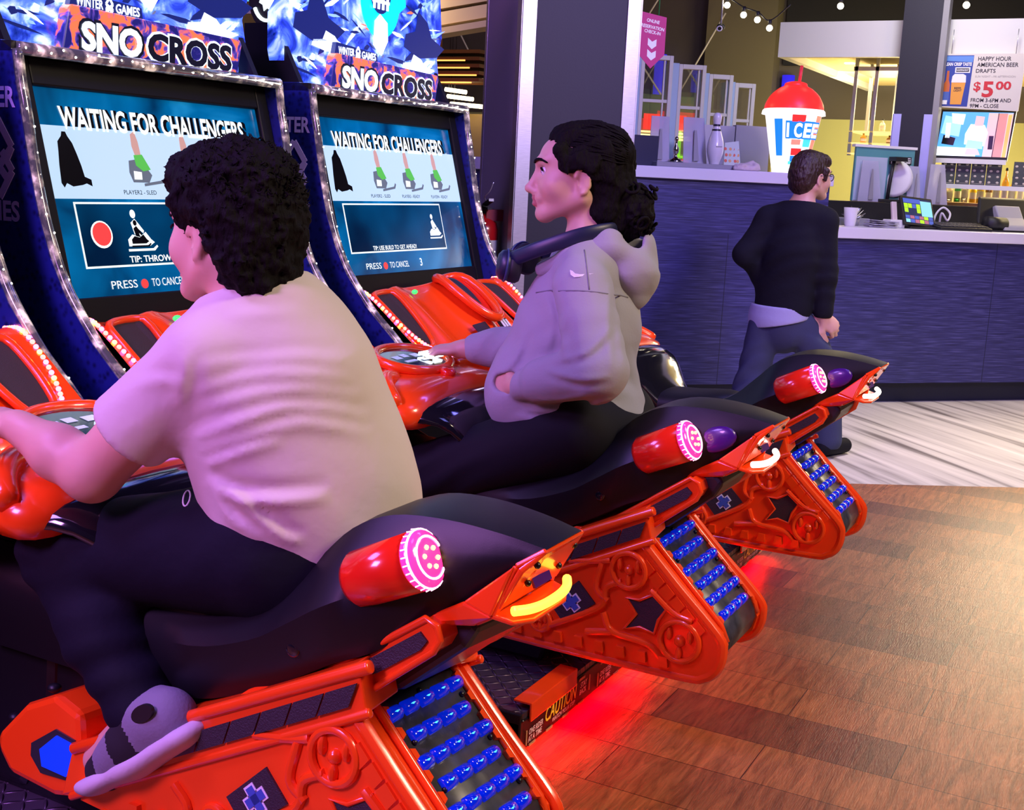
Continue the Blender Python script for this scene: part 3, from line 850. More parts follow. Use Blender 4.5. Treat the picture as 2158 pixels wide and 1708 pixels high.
def chev_logo(b, o, right, up, h, th=0.16):
    """the interlocking double-chevron X mark"""
    right = V3(right).normalized(); up = V3(up).normalized(); n = right.cross(up)
    w = 0.62*h
    P = lambda x, y: V3(o) + right*(x*w) + up*(y*h)
    t = th
    left = [(-0.5, 0.22), (-0.22, 0.5), (0.5, -0.22), (0.22, -0.5)]
    def bar(a, c, wd):
        d = (c - a).normalized(); s = d.cross(n)*wd/2
        b.slab([a - s, c - s, c + s, a + s], n, 0.0012)
    k = h*t
    top = [P(-0.42, 0.16), P(0.0, 0.52), P(0.42, 0.16)]; bot = [P(-0.42, -0.16), P(0.0, -0.52), P(0.42, -0.16)]
    for a, c in ((top[0], top[1]), (top[1], top[2]), (bot[0], bot[1]), (bot[1], bot[2]), (top[0], P(0.28, -0.28)), (top[2], P(-0.28, -0.28)), (P(-0.42, 0.16), P(-0.20, -0.06)), (P(0.42, 0.16), P(0.2, -0.06))):
        bar(a, c, k)
    bar(P(-0.42, -0.16), P(-0.1, 0.1), k); bar(P(0.42, -0.16), P(0.1, 0.1), k)

def sled_icon(b, x, s, sz, mi, lcd):
    """little rider-on-snowmobile pictogram drawn with slabs"""
    b.mt(mi)
    def blob(pts): b.slab([lcd(x + px*sz, s + py*sz, 0.0012) for px, py in pts], LN, 0.0006)
    blob([(-0.5, 0.30), (-0.5, 0.1), (-0.3, -0.05), (0.0, 0.02), (0.25, -0.12), (0.42, 0.10), (0.55, 0.2), (0.35, 0.30)])
    blob([(-0.55, 0.38), (0.45, 0.38), (0.62, 0.28), (0.66, 0.33), (0.50, 0.45), (-0.55, 0.45)])
    blob([(-0.2, -0.05), (-0.28, -0.4), (-0.1, -0.52), (0.02, -0.38), (0.2, -0.15), (0.15, -0.08), (0.0, -0.2), (0.05, 0.0)])
    blob([(-0.14 + 0.11*math.cos(q), -0.66 + 0.13*math.sin(q)) for q in (2*math.pi*i/12 for i in range(12))])

def make_screen(name, root, variant):
    W = 0.40; S0, S1 = 0.055, 0.560
    lcd = lambda x, s, d=0.0: V3((CX + x, 0, 0)) + LCD0 + LT*s + LN*d
    def rect(b, x0, x1, s0, s1, d): b.slab([lcd(x0, s1, d), lcd(x1, s1, d), lcd(x1, s0, d), lcd(x0, s0, d)], LN, 0.0006)
    b = MB()
    b.mt(0); b.slab([lcd(-W, S1, -0.004), lcd(W, S1, -0.004), lcd(W, S0, -0.004), lcd(-W, S0, -0.004)], LN, 0.004)
    scr = obj('screen', b, M_screenblue, root, 'lit game screen waiting for challengers', offset=OFF)
    g = MB(); mats = [M_screenpale, M_screenbox, M_screenwhite, M_screenblack, M_screenred, M_screengreen, M_screengrey, M_screenskin]
    g.mt(0); rect(g, -W, W, 0.145, 0.320, 0.0003)
    g.mt(2); rect(g, -0.338, 0.245, 0.328, 0.490, 0.0003)
    g.mt(1); rect(g, -0.333, 0.240, 0.333, 0.485, 0.0010)
    g.mt(3); g.text('WAITING FOR CHALLENGERS', lcd(-0.325, 0.1535, 0.0004), (1, 0, 0), -LT, 0.054, 0.67, 0.0004, 0.060)
    g.mt(2); g.text('WAITING FOR CHALLENGERS', lcd(-0.33, 0.150, 0.0010), (1, 0, 0), -LT, 0.052, 0.66, 0.0008, 0.030)
    # dark rider silhouette
    g.mt(3)
    def poly(pts, cx_, s_, sz, d=0.0012): g.slab([lcd(cx_ + px*sz, s_ + py*sz, d) for px, py in pts], LN, 0.0006)
    poly([(-0.05, -0.5), (0.03, -0.5), (0.06, -0.42), (0.14, -0.3), (0.2, -0.1), (0.25, 0.1), (0.28, 0.3), (0.42, 0.35), (0.42, 0.47), (0.30, 0.42), (0.2, 0.45), (-0.02, 0.48), (-0.15, 0.42), (-0.22, 0.5), (-0.27, 0.42), (-0.24, 0.1), (-0.2, -0.15), (-0.18, -0.32), (-0.08, -0.42)], -0.325, 0.226, 0.135)
    # riders on sleds
    for i, (cx_, body) in enumerate(((-0.10, 5), (0.075, 5), (0.255, 5))):
        g.mt(7); poly([(-0.10, -0.55), (0.02, -0.62), (0.08, -0.4), (0.10, -0.05), (-0.06, -0.05), (-0.12, -0.3)], cx_, 0.220, 0.12)
        g.mt(6); poly([(-0.28, 0.0), (0.05, -0.05), (0.32, 0.30), (0.20, 0.46), (-0.25, 0.46), (-0.32, 0.25)], cx_, 0.222, 0.12)
        g.mt(5); poly([(-0.12, -0.12), (0.12, -0.14), (0.30, 0.18), (0.08, 0.22), (-0.10, 0.10)], cx_, 0.222, 0.12, 0.0022)
        g.mt(2); poly([(-0.2, 0.22), (0.02, 0.24), (0.0, 0.4), (-0.22, 0.4)], cx_, 0.222, 0.12, 0.0026)
        g.mt(6); poly([(0.05, 0.48), (0.62, 0.40), (0.70, 0.30), (0.74, 0.34), (0.66, 0.46), (0.05, 0.54)], cx_, 0.222, 0.12)
    g.mt(3)
    for s_, cx_ in (('PLAYER2 - SLED', -0.17), ('PLAYER3 - READY', 0.015), ('PLAYER4 - READY', 0.20)):
        g.text(s_, lcd(cx_, 0.308, 0.0010), (1, 0, 0), -LT, 0.011, 0.112, 0.0006, 0.0)
    if variant == 0:
        g.mt(2); poly([(math.cos(q), math.sin(q)) for q in (2*math.pi*i/24 for i in range(24))], -0.270, 0.408, 0.034, 0.0018)
        g.mt(4); poly([(math.cos(q), math.sin(q)) for q in (2*math.pi*i/24 for i in range(24))], -0.270, 0.407, 0.029, 0.0026)
        sled_icon(g, -0.145, 0.414, 0.085, 2, lcd); sled_icon(g, -0.148, 0.417, 0.055, 3, lambda x, s, d=0: lcd(x, s, d + 0.001))
        g.mt(2); g.text('TIP: THROW SNOBALLS', lcd(-0.195, 0.480, 0.0018), (1, 0, 0), -LT, 0.016, 0.27, 0.0008, 0.02)
    else:
        sled_icon(g, 0.185, 0.420, 0.07, 2, lcd)
        g.mt(2); g.text('TIP: USE BUILD TO GET AHEAD!', lcd(-0.215, 0.482, 0.0018), (1, 0, 0), -LT, 0.014, 0.26, 0.0008, 0.015)
    g.mt(2); g.text('PRESS', lcd(-0.27, 0.543, 0.0010), (1, 0, 0), -LT, 0.020, 0.085, 0.0008, 0.0); g.text('TO CANCEL', lcd(-0.135, 0.543, 0.0010), (1, 0, 0), -LT, 0.020, 0.115, 0.0008, 0.0)
    g.text('3', lcd(0.05, 0.543, 0.0010), (1, 0, 0), -LT, 0.026, 0.014, 0.0008, 0.01)
    g.mt(4); poly([(math.cos(q), math.sin(q)) for q in (2*math.pi*i/20 for i in range(20))], -0.160, 0.535, 0.012, 0.0012)
    obj('screen_graphics', g, mats, scr, offset=OFF)
    return scr

def make_cabinet(root, variant):
    # side panels
    for sgn in (-1, 1):
        x1 = CX + sgn*HALF; x0 = x1 - sgn*0.028
        b = MB(); b.prism(EDGE + [(1.96, 0.05), (2.85, 0.05), (2.85, 1.52), (2.38, 1.52)], x0, x1)
        sp = obj('cabinet_side', b, M_side, root, 'dark blue patterned cabinet side', offset=OFF)
        t = MB(); t.mt(0, True)
        xe = (x0 + x1)/2
        pth = [(xe, y - 0.004, z) for y, z in spline2(EDGE, 5)]
        t.tube(pth, 0.0125, 8)
        t.mt(1)
        rnd = random.Random(4)
        for k in range(6, len(pth), 2):
            p = V3(pth[k]) + V3((rnd.uniform(-0.008, 0.008), -0.011, rnd.uniform(-0.006, 0.006)))
            t.ball(p, 0.0026, 6)
        obj('lit_edge', t, [M_trim, M_trimlight], sp, 'glittering clear edge trim', offset=OFF)
        if sgn < 0:
            x = x1 - 0.0006
            tx = MB()
            R3, U3 = (0, -1, 0), (0, 0, 1)
            tx.text('WINTER', (x, 2.54, 1.372), R3, U3, 0.044, 0.205, 0.001, 0.03)
            chev_logo(tx, (x, 2.395, 1.255), R3, U3, 0.17, 0.11)
            tx.text('GAMES', (x, 2.52, 1.115), R3, U3, 0.044, 0.19, 0.001, 0.03)
            obj('side_lettering', tx, M_sidetext, sp, 'violet lettering and crossed mark', offset=OFF)
    # cabinet body and pedestal
    b = MB(); b.prism([(2.42, 1.52), (2.40, 1.40), (2.24, 0.80), (2.05, 0.72), (1.99, 0.60), (1.99, 0.03), (2.84, 0.03), (2.84, 1.52)], CX - HALF + 0.029, CX + HALF - 0.029)
    obj('cabinet_body', b, M_black, root, 'black cabinet body', offset=OFF)
    # bezel around the screen
    b = MB(); lcd = lambda x, s, d=0.0: V3((CX + x, 0, 0)) + LCD0 + LT*s + LN*d
    for x0, x1, s0, s1 in ((-0.446, -0.40, -0.01, 0.65), (0.40, 0.446, -0.01, 0.65), (-0.40, 0.40, -0.01, 0.055), (-0.40, 0.40, 0.56, 0.65)):
        b.slab([lcd(x0, s1, -0.02), lcd(x1, s1, -0.02), lcd(x1, s0, -0.02), lcd(x0, s0, -0.02)], LN, 0.034)
    obj('screen_bezel', b, M_bezel, root, 'black screen surround', offset=OFF, bevel=0.004)
    make_screen('screen', root, variant)
    # top trim rail
    t = MB(); t.mt(0, True).tube([(CX - HALF + 0.014, 2.341, 1.503), (CX + HALF - 0.014, 2.341, 1.503)], 0.015, 10)
    t.mt(1)
    rnd = random.Random(9)
    for k in range(26): t.ball((CX - 0.45 + k*0.036, 2.327, 1.503 + rnd.uniform(-0.006, 0.008)), 0.003, 6)
    obj('top_trim', t, [M_trim, M_trimlight], root, 'glittering clear top trim', offset=OFF)
    b = MB().box2((CX - HALF, 2.345, 1.495), (CX + HALF, 2.84, 1.518)); b.prism([(2.40, 1.518), (2.62, 1.518), (2.62, 1.70), (2.50, 1.70)], CX + HALF - 0.05, CX + HALF - 0.03); b.prism([(2.40, 1.518), (2.62, 1.518), (2.62, 1.70), (2.50, 1.70)], CX - HALF + 0.03, CX - HALF + 0.05)
    obj('cabinet_top', b, M_black, root, offset=OFF)
    # marquee: lit art panel
    b = MB()
    art = [(-0.425, 1.52), (0.445, 1.52), (0.455, 1.62), (0.44, 1.68), (0.47, 1.76), (0.45, 1.90), (0.47, 2.10), (-0.47, 2.10), (-0.44, 1.92), (-0.40, 1.80), (-0.455, 1.73), (-0.455, 1.62)]
    b.prism([(CX + x, z) for x, z in art], 2.462, 2.52, 'y')
    mq = obj('marquee', b, M_art, root, 'lit blue and white winter sports sign', offset=OFF)
    g = MB(); Y = 2.4605
    rnd = random.Random(3)
    # lighter and darker shards, riders' tracks and snow sprays of the sign art
    for k in range(150):
        cx_, cz = rnd.uniform(-0.41, 0.42), rnd.uniform(1.56, 1.98); L = rnd.uniform(0.010, 0.055)*(1.6 if k < 25 else 1); w = rnd.uniform(0.002, 0.012); a = rnd.uniform(-0.5, 0.9)
        g.mt((0, 2, 3, 2, 3, 0, 2, 3, 5, 0, 1)[k % 11]); d = 0.0012 + 0.0002*(k % 9)
        ca, sa = math.cos(a), math.sin(a)
        q = [(cx_ + ca*u - sa*v, cz + sa*u + ca*v) for u, v in ((-L, -w*0.2), (0, -w), (L, -w*0.1), (L*0.3, w), (-L*0.6, w*0.6))]
        g.slab([(CX + x, Y, z) for x, z in q], (0, -1, 0), d)
    # big leaping rider shapes: white spray, dark machine
    for cx_, cz, s, mi in ((-0.29, 1.72, 1.0, 2), (0.33, 1.73, 1.0, 2), (-0.22, 1.66, 0.8, 0), (0.30, 1.64, 0.8, 0)):
        g.mt(mi)
        q = [(-0.12, -0.03), (-0.02, -0.06), (0.10, -0.045), (0.15, -0.01), (0.06, 0.02), (0.03, 0.07), (-0.03, 0.10), (-0.05, 0.03), (-0.11, 0.015)]
        g.slab([(CX + cx_ + x*s, Y - 0.003, cz + z*s*(0.5 if mi == 0 else 1)) for x, z in q], (0, -1, 0), 0.0012)
    # glowing cyan bowl with a white face-guard shape above
    g.mt(4)
    g.slab([(CX + 0.06 + 0.155*math.sin(q)*(1 if math.cos(q) > 0 else 0.75), Y - 0.002, 1.835 + 0.125*math.cos(q)) for q in (2*math.pi*i/28 for i in range(28))], (0, -1, 0), 0.002)
    g.mt(0)
    g.slab([(CX + 0.055 + x, Y - 0.005, 1.735 + z) for x, z in ((-0.035, -0.05), (0.015, -0.08), (0.05, -0.03), (0.045, 0.03), (0.0, 0.055), (-0.03, 0.03))], (0, -1, 0), 0.002)
    g.mt(2)
    g.slab([(CX + 0.055 + 0.062*math.sin(q), Y - 0.006, 1.865 + 0.075*math.cos(q)) for q in (2*math.pi*i/24 for i in range(24))], (0, -1, 0), 0.002)
    g.mt(0)
    for k in range(4): g.box2((CX + 0.01 + k*0.026, Y - 0.010, 1.805), (CX + 0.022 + k*0.026, Y - 0.008, 1.90))
    for z in (1.825, 1.86, 1.895): g.box2((CX + 0.005, Y - 0.010, z), (CX + 0.105, Y - 0.008, z + 0.010))
    obj('marquee_art', g, [M_artwhite, M_artorange, M_artnavy, glow('marquee_ice', (0.25, 0.45, 1.0), 1.3), M_artcyan, mat('marquee_steel', (0.10, 0.12, 0.22), 0.3, emit=(0.16, 0.20, 0.42), estr=0.7)], mq, offset=OFF)
    # name plate
    b = MB(); Y = 2.42
    plate = [(-0.245, 1.508), (0.362, 1.503), (0.372, 1.512), (0.392, 1.605), (0.383, 1.618), (-0.228, 1.632), (-0.240, 1.622), (-0.262, 1.520)]
    b.prism([(CX + x, z) for x, z in plate], Y, Y + 0.035, 'y')
    np_ = obj('name_plate', b, M_sign, mq, 'orange and violet name plate', offset=OFF, bevel=0.004)
    g = MB()
    g.mt(0); g.text('SNO', (CX - 0.213, Y - 0.0004, 1.526), (1, 0, 0), (0, 0, 1), 0.072, 0.222, 0.001, 0.075)
    g.mt(1); g.text('SNO', (CX - 0.205, Y - 0.0004, 1.530), (1, 0, 0), (0, 0, 1), 0.064, 0.204, 0.003, 0.045)
    g.mt(1); g.text('CROSS', (CX + 0.012, Y - 0.0004, 1.526), (1, 0, 0), (0, 0, 1), 0.070, 0.338, 0.001, 0.070)
    g.mt(0); g.text('CROSS', (CX + 0.018, Y - 0.0004, 1.529), (1, 0, 0), (0, 0, 1), 0.064, 0.326, 0.003, 0.045)
    obj('name_lettering', g, [M_signdark, M_signwhite], np_, 'white SNO and dark CROSS lettering', offset=OFF)
    b = MB().prism([(CX + x, z) for x, z in ((-0.225, 1.628), (-0.215, 1.668), (0.015, 1.655), (0.02, 1.622))], 2.435, 2.452, 'y')
    wg = obj('series_plate', b, M_artnavy, mq, offset=OFF)
    g = MB()
    g.text('WINTER', (CX - 0.205, 2.4346, 1.634), (1, 0, 0), (0, 0, 1), 0.022, 0.088, 0.001, 0.02); g.text('GAMES', (CX - 0.075, 2.4346, 1.632), (1, 0, 0), (0, 0, 1), 0.022, 0.082, 0.001, 0.02)
    chev_logo(g, (CX - 0.096, 2.4346, 1.643), (1, 0, 0), (0, 0, 1), 0.042, 0.13)
    obj('series_lettering', g, M_artwhite, wg, offset=OFF)
    # --- orange dashboard
    prof = [(2.215, 0.862), (2.19, 0.882), (2.15, 0.878), (2.09, 0.838), (2.03, 0.790), (1.97, 0.742), (1.935, 0.712), (1.915, 0.66), (1.925, 0.58)]
    pp = spline2(prof, 4); NU = 49
    b = MB(); b.mt(0, True); rings = []
    for i, (y, z) in enumerate(pp):
        v = i/(len(pp)-1); row = []
        for j in range(NU):
            u = -1 + 2*j/(NU-1)
            hgt = 0.020*math.exp(-((abs(u)-0.98)/0.10)**2) + 0.016*math.exp(-((abs(u)-0.52)/0.09)**2) + 0.050*math.exp(-((u-0.10)/0.17)**2)*math.exp(-((v-0.42)/0.30)**2)
            hgt += 0.022*math.exp(-((v-0.10)/0.07)**2)*(0.6+0.4*math.cos(3*u)) - 0.022*math.exp(-((abs(u)-0.75)/0.14)**2)*math.exp(-((v-0.42)/0.22)**2)
            row.append((CX + u*0.446, y - hgt*0.62, z + hgt*0.78))
        rings.append(row)
    b.rings(rings, closed=False, cap=False)
    db = obj('dashboard', b, M_orange, root, 'glossy orange dashboard', offset=OFF)
    def at(u, v, d=0.0):
        i = min(max(v*(len(pp)-1), 0), len(pp)-1.001); k = int(i); f = i - k
        y = lerp(pp[k][0], pp[k+1][0], f); z = lerp(pp[k][1], pp[k+1][1], f)
        return V3((CX + u*0.446, y - d*0.62, z + d*0.78))
    for sgn in (-1, 1):
        out = [(0.62, 0.20), (0.86, 0.24), (0.90, 0.38), (0.88, 0.56), (0.80, 0.66), (0.70, 0.60), (0.635, 0.42)]
        pts = spline2(out, 4, True)
        b = MB(); b.mt(0).add([at(sgn*u, v, 0.006) for u, v in pts], [tuple(range(len(pts)))])
        g = obj('speaker_grille', b, mat('speaker_cloth', (0.035, 0.022, 0.022), 0.8, bump=(500, 0.6, 0.002)), db, 'dark speaker opening', offset=OFF)
        b = MB(); b.mt(0, True).tube([at(sgn*u, v, 0.008) for u, v in pts], 0.010, 8, closed=True)
        obj('grille_rim', b, M_orange, g, offset=OFF)
        arc = catmull([at(sgn*0.97, 0.10, 0.022), at(sgn*0.985, 0.25, 0.022), at(sgn*0.965, 0.42, 0.020), at(sgn*0.90, 0.58, 0.018), at(sgn*0.80, 0.72, 0.016), at(sgn*0.62, 0.80, 0.012)], 7)
        b = MB(); b.mt(0, True)
        for k, p in enumerate(arc):
            b.mt((0, 2, 1, 0, 2)[k % 5]); b.ball(p, 0.0058, 8)
        obj('led_arc', b, [M_arcled, M_arcamber, M_arcpink], db, 'arc of red and amber lights', offset=OFF)
    # central pod with cup recess, plaque and card slot
    b = MB(); b.mt(0, True)
    rim = [at(0.10 + 0.17*math.cos(q), 0.34 + 0.26*math.sin(q), 0.055 + 0.012*math.sin(q)) for q in (2*math.pi*i/28 for i in range(28))]
    b.tube(rim, 0.016, 10, closed=True)
    pod = obj('center_pod', b, M_orange, db, offset=OFF)
    b = MB().add([at(0.10 + 0.155*math.cos(q), 0.34 + 0.24*math.sin(q), 0.050) for q in (2*math.pi*i/28 for i in range(28))], [tuple(range(28))])
    obj('pod_recess', b, mat('orange_deep', (0.75, 0.02, 0.004), 0.25, coat=0.5), pod, offset=OFF)
    b = MB().add([at(0.06 + 0.075*math.cos(q), 0.38 + 0.15*math.sin(q), 0.053) for q in (2*math.pi*i/24 for i in range(24))], [tuple(range(24))])
    obj('pod_opening', b, M_dark, pod, 'dark oval opening', offset=OFF)
    b = MB()
    b.mt(0).slab([at(-0.14, 0.74, 0.024), at(0.02, 0.74, 0.030), at(0.0, 0.58, 0.038), at(-0.16, 0.58, 0.030)], (0, -0.6, 0.8), 0.004)
    b.mt(1).slab([at(0.08, 0.70, 0.050), at(0.24, 0.70, 0.046), at(0.24, 0.60, 0.054), at(0.08, 0.60, 0.058)], (0, -0.6, 0.8), 0.004)
    b.mt(2)
    for k in range(3): b.slab([at(0.11 + k*0.04, 0.685, 0.057), at(0.135 + k*0.04, 0.685, 0.057), at(0.135 + k*0.04, 0.615, 0.061), at(0.11 + k*0.04, 0.615, 0.061)], (0, -0.6, 0.8), 0.002)
    obj('dash_plaques', b, [M_dark, M_black, M_white], db, 'small dark plaques', offset=OFF)
    b = MB(); b.mt(0, True).ball(at(-0.42, 0.28, 0.02), (0.014, 0.008, 0.008), 10)
    obj('card_reader_light', b, glow('reader_green', (0.05, 1.0, 0.15), 1.5), db, 'small green light', offset=OFF)
    b = MB(); b.mt(0, True).tube(catmull([at(0.30, 0.62, 0.03), at(0.36, 0.72, 0.03), at(0.40, 0.85, 0.02)], 4), 0.016, 10)
    obj('glowing_bar', b, glow('bar_red', (1.0, 0.03, 0.01), 2.5), db, 'glowing red bar', offset=OFF)

MX = [1.51, 2.59, 3.67]
machine = empty('snowmobile_machine', (MX[1], YO, 0), 'orange and black snowmobile arcade machine ridden by the girl in the grey hoodie', 'arcade machine', 'snowmobile racing machines in a row')
make_platform(machine); make_sled(machine); make_front(machine); make_cabinet(machine, 0)
machine_near = copy_tree(machine); machine_near.location.x = MX[0]
machine_near['label'] = 'orange and black snowmobile arcade machine ridden by the boy in the pale shirt'
machine_far = copy_tree(machine); machine_far.location.x = MX[2]
machine_far['label'] = 'empty orange and black snowmobile arcade machine with no rider, closest to the counter'
def kids(o):
    for c in o.children:
        yield c; yield from kids(c)
for c in kids(machine_near):
    if c.name.startswith('tail_light_bar'):
        c.data = c.data.copy(); c.data.materials[0] = M_tailwarm
# the far machine shows another tip on its screen
for c in list(machine_far.children):
    if c.name.split('.')[0] == 'screen':
        for d in list(c.children): bpy.data.objects.remove(d)
        bpy.data.objects.remove(c)
make_screen('screen', machine_far, 1)
# the near sled leans a little under its rider
for c in machine_near.children:
    if c.name.split('.')[0] in ('side_panel', 'tunnel', 'track_panel', 'running_rail', 'toe_box', 'grille_frame', 'snow_flap', 'flap_edge', 'tail_body', 'seat', 'tail_lamp', 'tail_end'):
        pv = Matrix.Translation((0, 0, 0.52))
        c.matrix_local = pv @ Matrix.Rotation(R_(5.0), 4, 'Y') @ pv.inverted() @ c.matrix_local
# the upper bodies sit a little left of the track
for m_ in (machine, machine_near, machine_far):
    for c in m_.children:
        if c.name.split('.')[0] in ('tail_body', 'seat', 'tail_end'):
            c.matrix_local = Matrix.Translation((-0.033, 0, 0)) @ c.matrix_local
# red light thrown on the floor by the strips below the platforms
for i, x in enumerate(MX):
    lamp('underglow', 'AREA', (x, 1.106, 0.029), 3.0, (1.0, 0.0, 0.004), (x, 1.00, -0.20), 0.70, size_y=0.02)
# ------------------------------------------------------------------ floor and shell
def wood_floor():
    m = bpy.data.materials.new('wood_tile_floor'); m.use_nodes = True
    nt = m.node_tree; p = nt.nodes['Principled BSDF']; N = nt.nodes.new; L = nt.links.new
    tc = N('ShaderNodeTexCoord')
    mp = N('ShaderNodeMapping'); mp.inputs['Location'].default_value = (0.10, 0.045, 0); mp.inputs['Rotation'].default_value = (0, 0, R_(90))
    L(tc.outputs['Object'], mp.inputs['Vector'])
    br = N('ShaderNodeTexBrick'); br.inputs['Scale'].default_value = 1.0; br.inputs['Brick Width'].default_value = 0.57; br.inputs['Row Height'].default_value = 0.19
    br.inputs['Mortar Size'].default_value = 0.0012; br.inputs['Bias'].default_value = -0.25; br.offset = 0.5; br.offset_frequency = 2
    br.inputs['Color1'].default_value = (0.43, 0.175, 0.058, 1); br.inputs['Color2'].default_value = (0.13, 0.045, 0.028, 1); br.inputs['Mortar'].default_value = (0.05, 0.015, 0.008, 1)
    L(mp.outputs['Vector'], br.inputs['Vector'])
    mp2 = N('ShaderNodeMapping'); mp2.inputs['Scale'].default_value = (1.0, 9.0, 1.0); mp2.inputs['Rotation'].default_value = (0, 0, R_(72))
    L(tc.outputs['Object'], mp2.inputs['Vector'])
    nz = N('ShaderNodeTexNoise'); nz.inputs['Scale'].default_value = 5.5; nz.inputs['Detail'].default_value = 9; nz.inputs['Roughness'].default_value = 0.65; nz.inputs['Distortion'].default_value = 1.2
    L(mp2.outputs['Vector'], nz.inputs['Vector'])
    r = N('ShaderNodeValToRGB'); r.color_ramp.elements[0].position = 0.34; r.color_ramp.elements[0].color = (0.42, 0.36, 0.34, 1); r.color_ramp.elements[1].position = 0.66; r.color_ramp.elements[1].color = (1.25, 1.15, 1.1, 1)
    L(nz.outputs['Fac'], r.inputs['Fac'])
    mx = N('ShaderNodeMixRGB'); mx.blend_type = 'MULTIPLY'; mx.inputs['Fac'].default_value = 0.9
    L(br.outputs['Color'], mx.inputs['Color1']); L(r.outputs['Color'], mx.inputs['Color2'])
    L(mx.outputs['Color'], p.inputs['Base Color'])
    p.inputs['Roughness'].default_value = 0.33
    p.inputs['Coat Weight'].default_value = 0.25; p.inputs['Coat Roughness'].default_value = 0.2
    b = N('ShaderNodeBump'); b.inputs['Strength'].default_value = 0.35; b.inputs['Distance'].default_value = 0.003
    nz2 = N('ShaderNodeTexNoise'); nz2.inputs['Scale'].default_value = 38; nz2.inputs['Detail'].default_value = 5
    L(mp2.outputs['Vector'], nz2.inputs['Vector'])
    L(nz2.outputs['Fac'], b.inputs['Height']); L(b.outputs['Normal'], p.inputs['Normal']); L(b.outputs['Normal'], p.inputs['Coat Normal'])
    return m
M_floor = wood_floor()
M_carpet = ramp_mat('grey_streaked_carpet', [(0.30, (0.14, 0.12, 0.11)), (0.46, (0.50, 0.47, 0.42)), (0.72, (0.68, 0.64, 0.57))], 3.5, 6, 0.9, (5.0, 0.28, 1.0), rot=(0, 0, R_(46)), distort=0.4, vtype='TEXTURE')
# border between wood tiles and streaked floor: a straight line across the hall
BA, BD = V3((5.306, 1.157, 0)), V3((0.553, -0.833, 0))
p_far = BA - BD*8; p_near = BA + BD*7
fl = MB().add([(-4, -5.0, 0), tuple(p_near), tuple(p_far), (-4, p_far.y, 0)], [(0, 1, 2, 3)])
obj('floor', fl, M_floor, kind='structure')
fl = MB().add([tuple(p_near), (14, p_near.y, 0), (14, 12, 0), (p_far.x, 12, 0), tuple(p_far)], [(0, 1, 2, 3, 4)])
obj('floor_carpet', fl, M_carpet, kind='structure')
# ------------------------------------------------------------------ people
def skin_mat(name, col):
    m = mat(name, col, 0.48, bump=(220, 0.06, 0.001))
    p = m.node_tree.nodes['Principled BSDF']
    p.inputs['Subsurface Weight'].default_value = 0.15
    p.inputs['Subsurface Radius'].default_value = (0.012, 0.004, 0.002)
    return m
M_skinboy = skin_mat('skin_boy', (0.68, 0.40, 0.29))
M_skingirl = skin_mat('skin_girl', (0.66, 0.40, 0.29))
M_lips = mat('lips', (0.50, 0.17, 0.16), 0.4)
M_hairblack = mat('hair_black', (0.004, 0.003, 0.0035), 0.75, spec=0.12, bump=(160, 0.8, 0.006, (1, 1, 0.3)))
M_hairbrown = mat('hair_brown', (0.030, 0.014, 0.009), 0.45, bump=(90, 0.9, 0.01, (1, 1, 0.3)))
M_eyewhite = mat('eye_white', (0.75, 0.72, 0.72), 0.15)
M_iris = mat('iris_dark', (0.02, 0.01, 0.008), 0.1)
def cloth(name, col, rough=0.85, sc=30, st=0.35, d=0.006, sheen=0.0):
    return mat(name, col, rough, bump=(sc, st, d), sheen=sheen, spec=0.2)
M_shirt = cloth('shirt_cream', (0.64, 0.56, 0.50), 0.85, 14, 0.30, 0.010)
M_trousers = cloth('trousers_navy', (0.0045, 0.005, 0.013), 0.8, 18, 0.35, 0.008)
M_hoodie = cloth('hoodie_grey', (0.34, 0.34, 0.37), 0.9, 160, 0.25, 0.002, 0.1)
M_leggings = cloth('leggings_black', (0.006, 0.006, 0.010), 0.75, 20, 0.2, 0.005)
M_sweater = cloth('sweater_black', (0.008, 0.009, 0.014), 0.9, 40, 0.3, 0.006)
M_jeans = cloth('jeans_blue', (0.045, 0.055, 0.11), 0.85, 30, 0.3, 0.006)
M_under = cloth('undershirt_blue', (0.40, 0.42, 0.62), 0.85)
M_swoosh = mat('print_offwhite', (0.80, 0.80, 0.82), 0.6)

def frame(o, fwd, up=(0, 0, 1)):
    """returns f(l, fo, u) -> world point and the basis (rows left, forward, up)"""
    Bm = basis(fwd, up); o = np.array(o, dtype=np.float32)
    def P(l, f, u): return o + Bm[0]*l + Bm[1]*f + Bm[2]*u
    return P, Bm

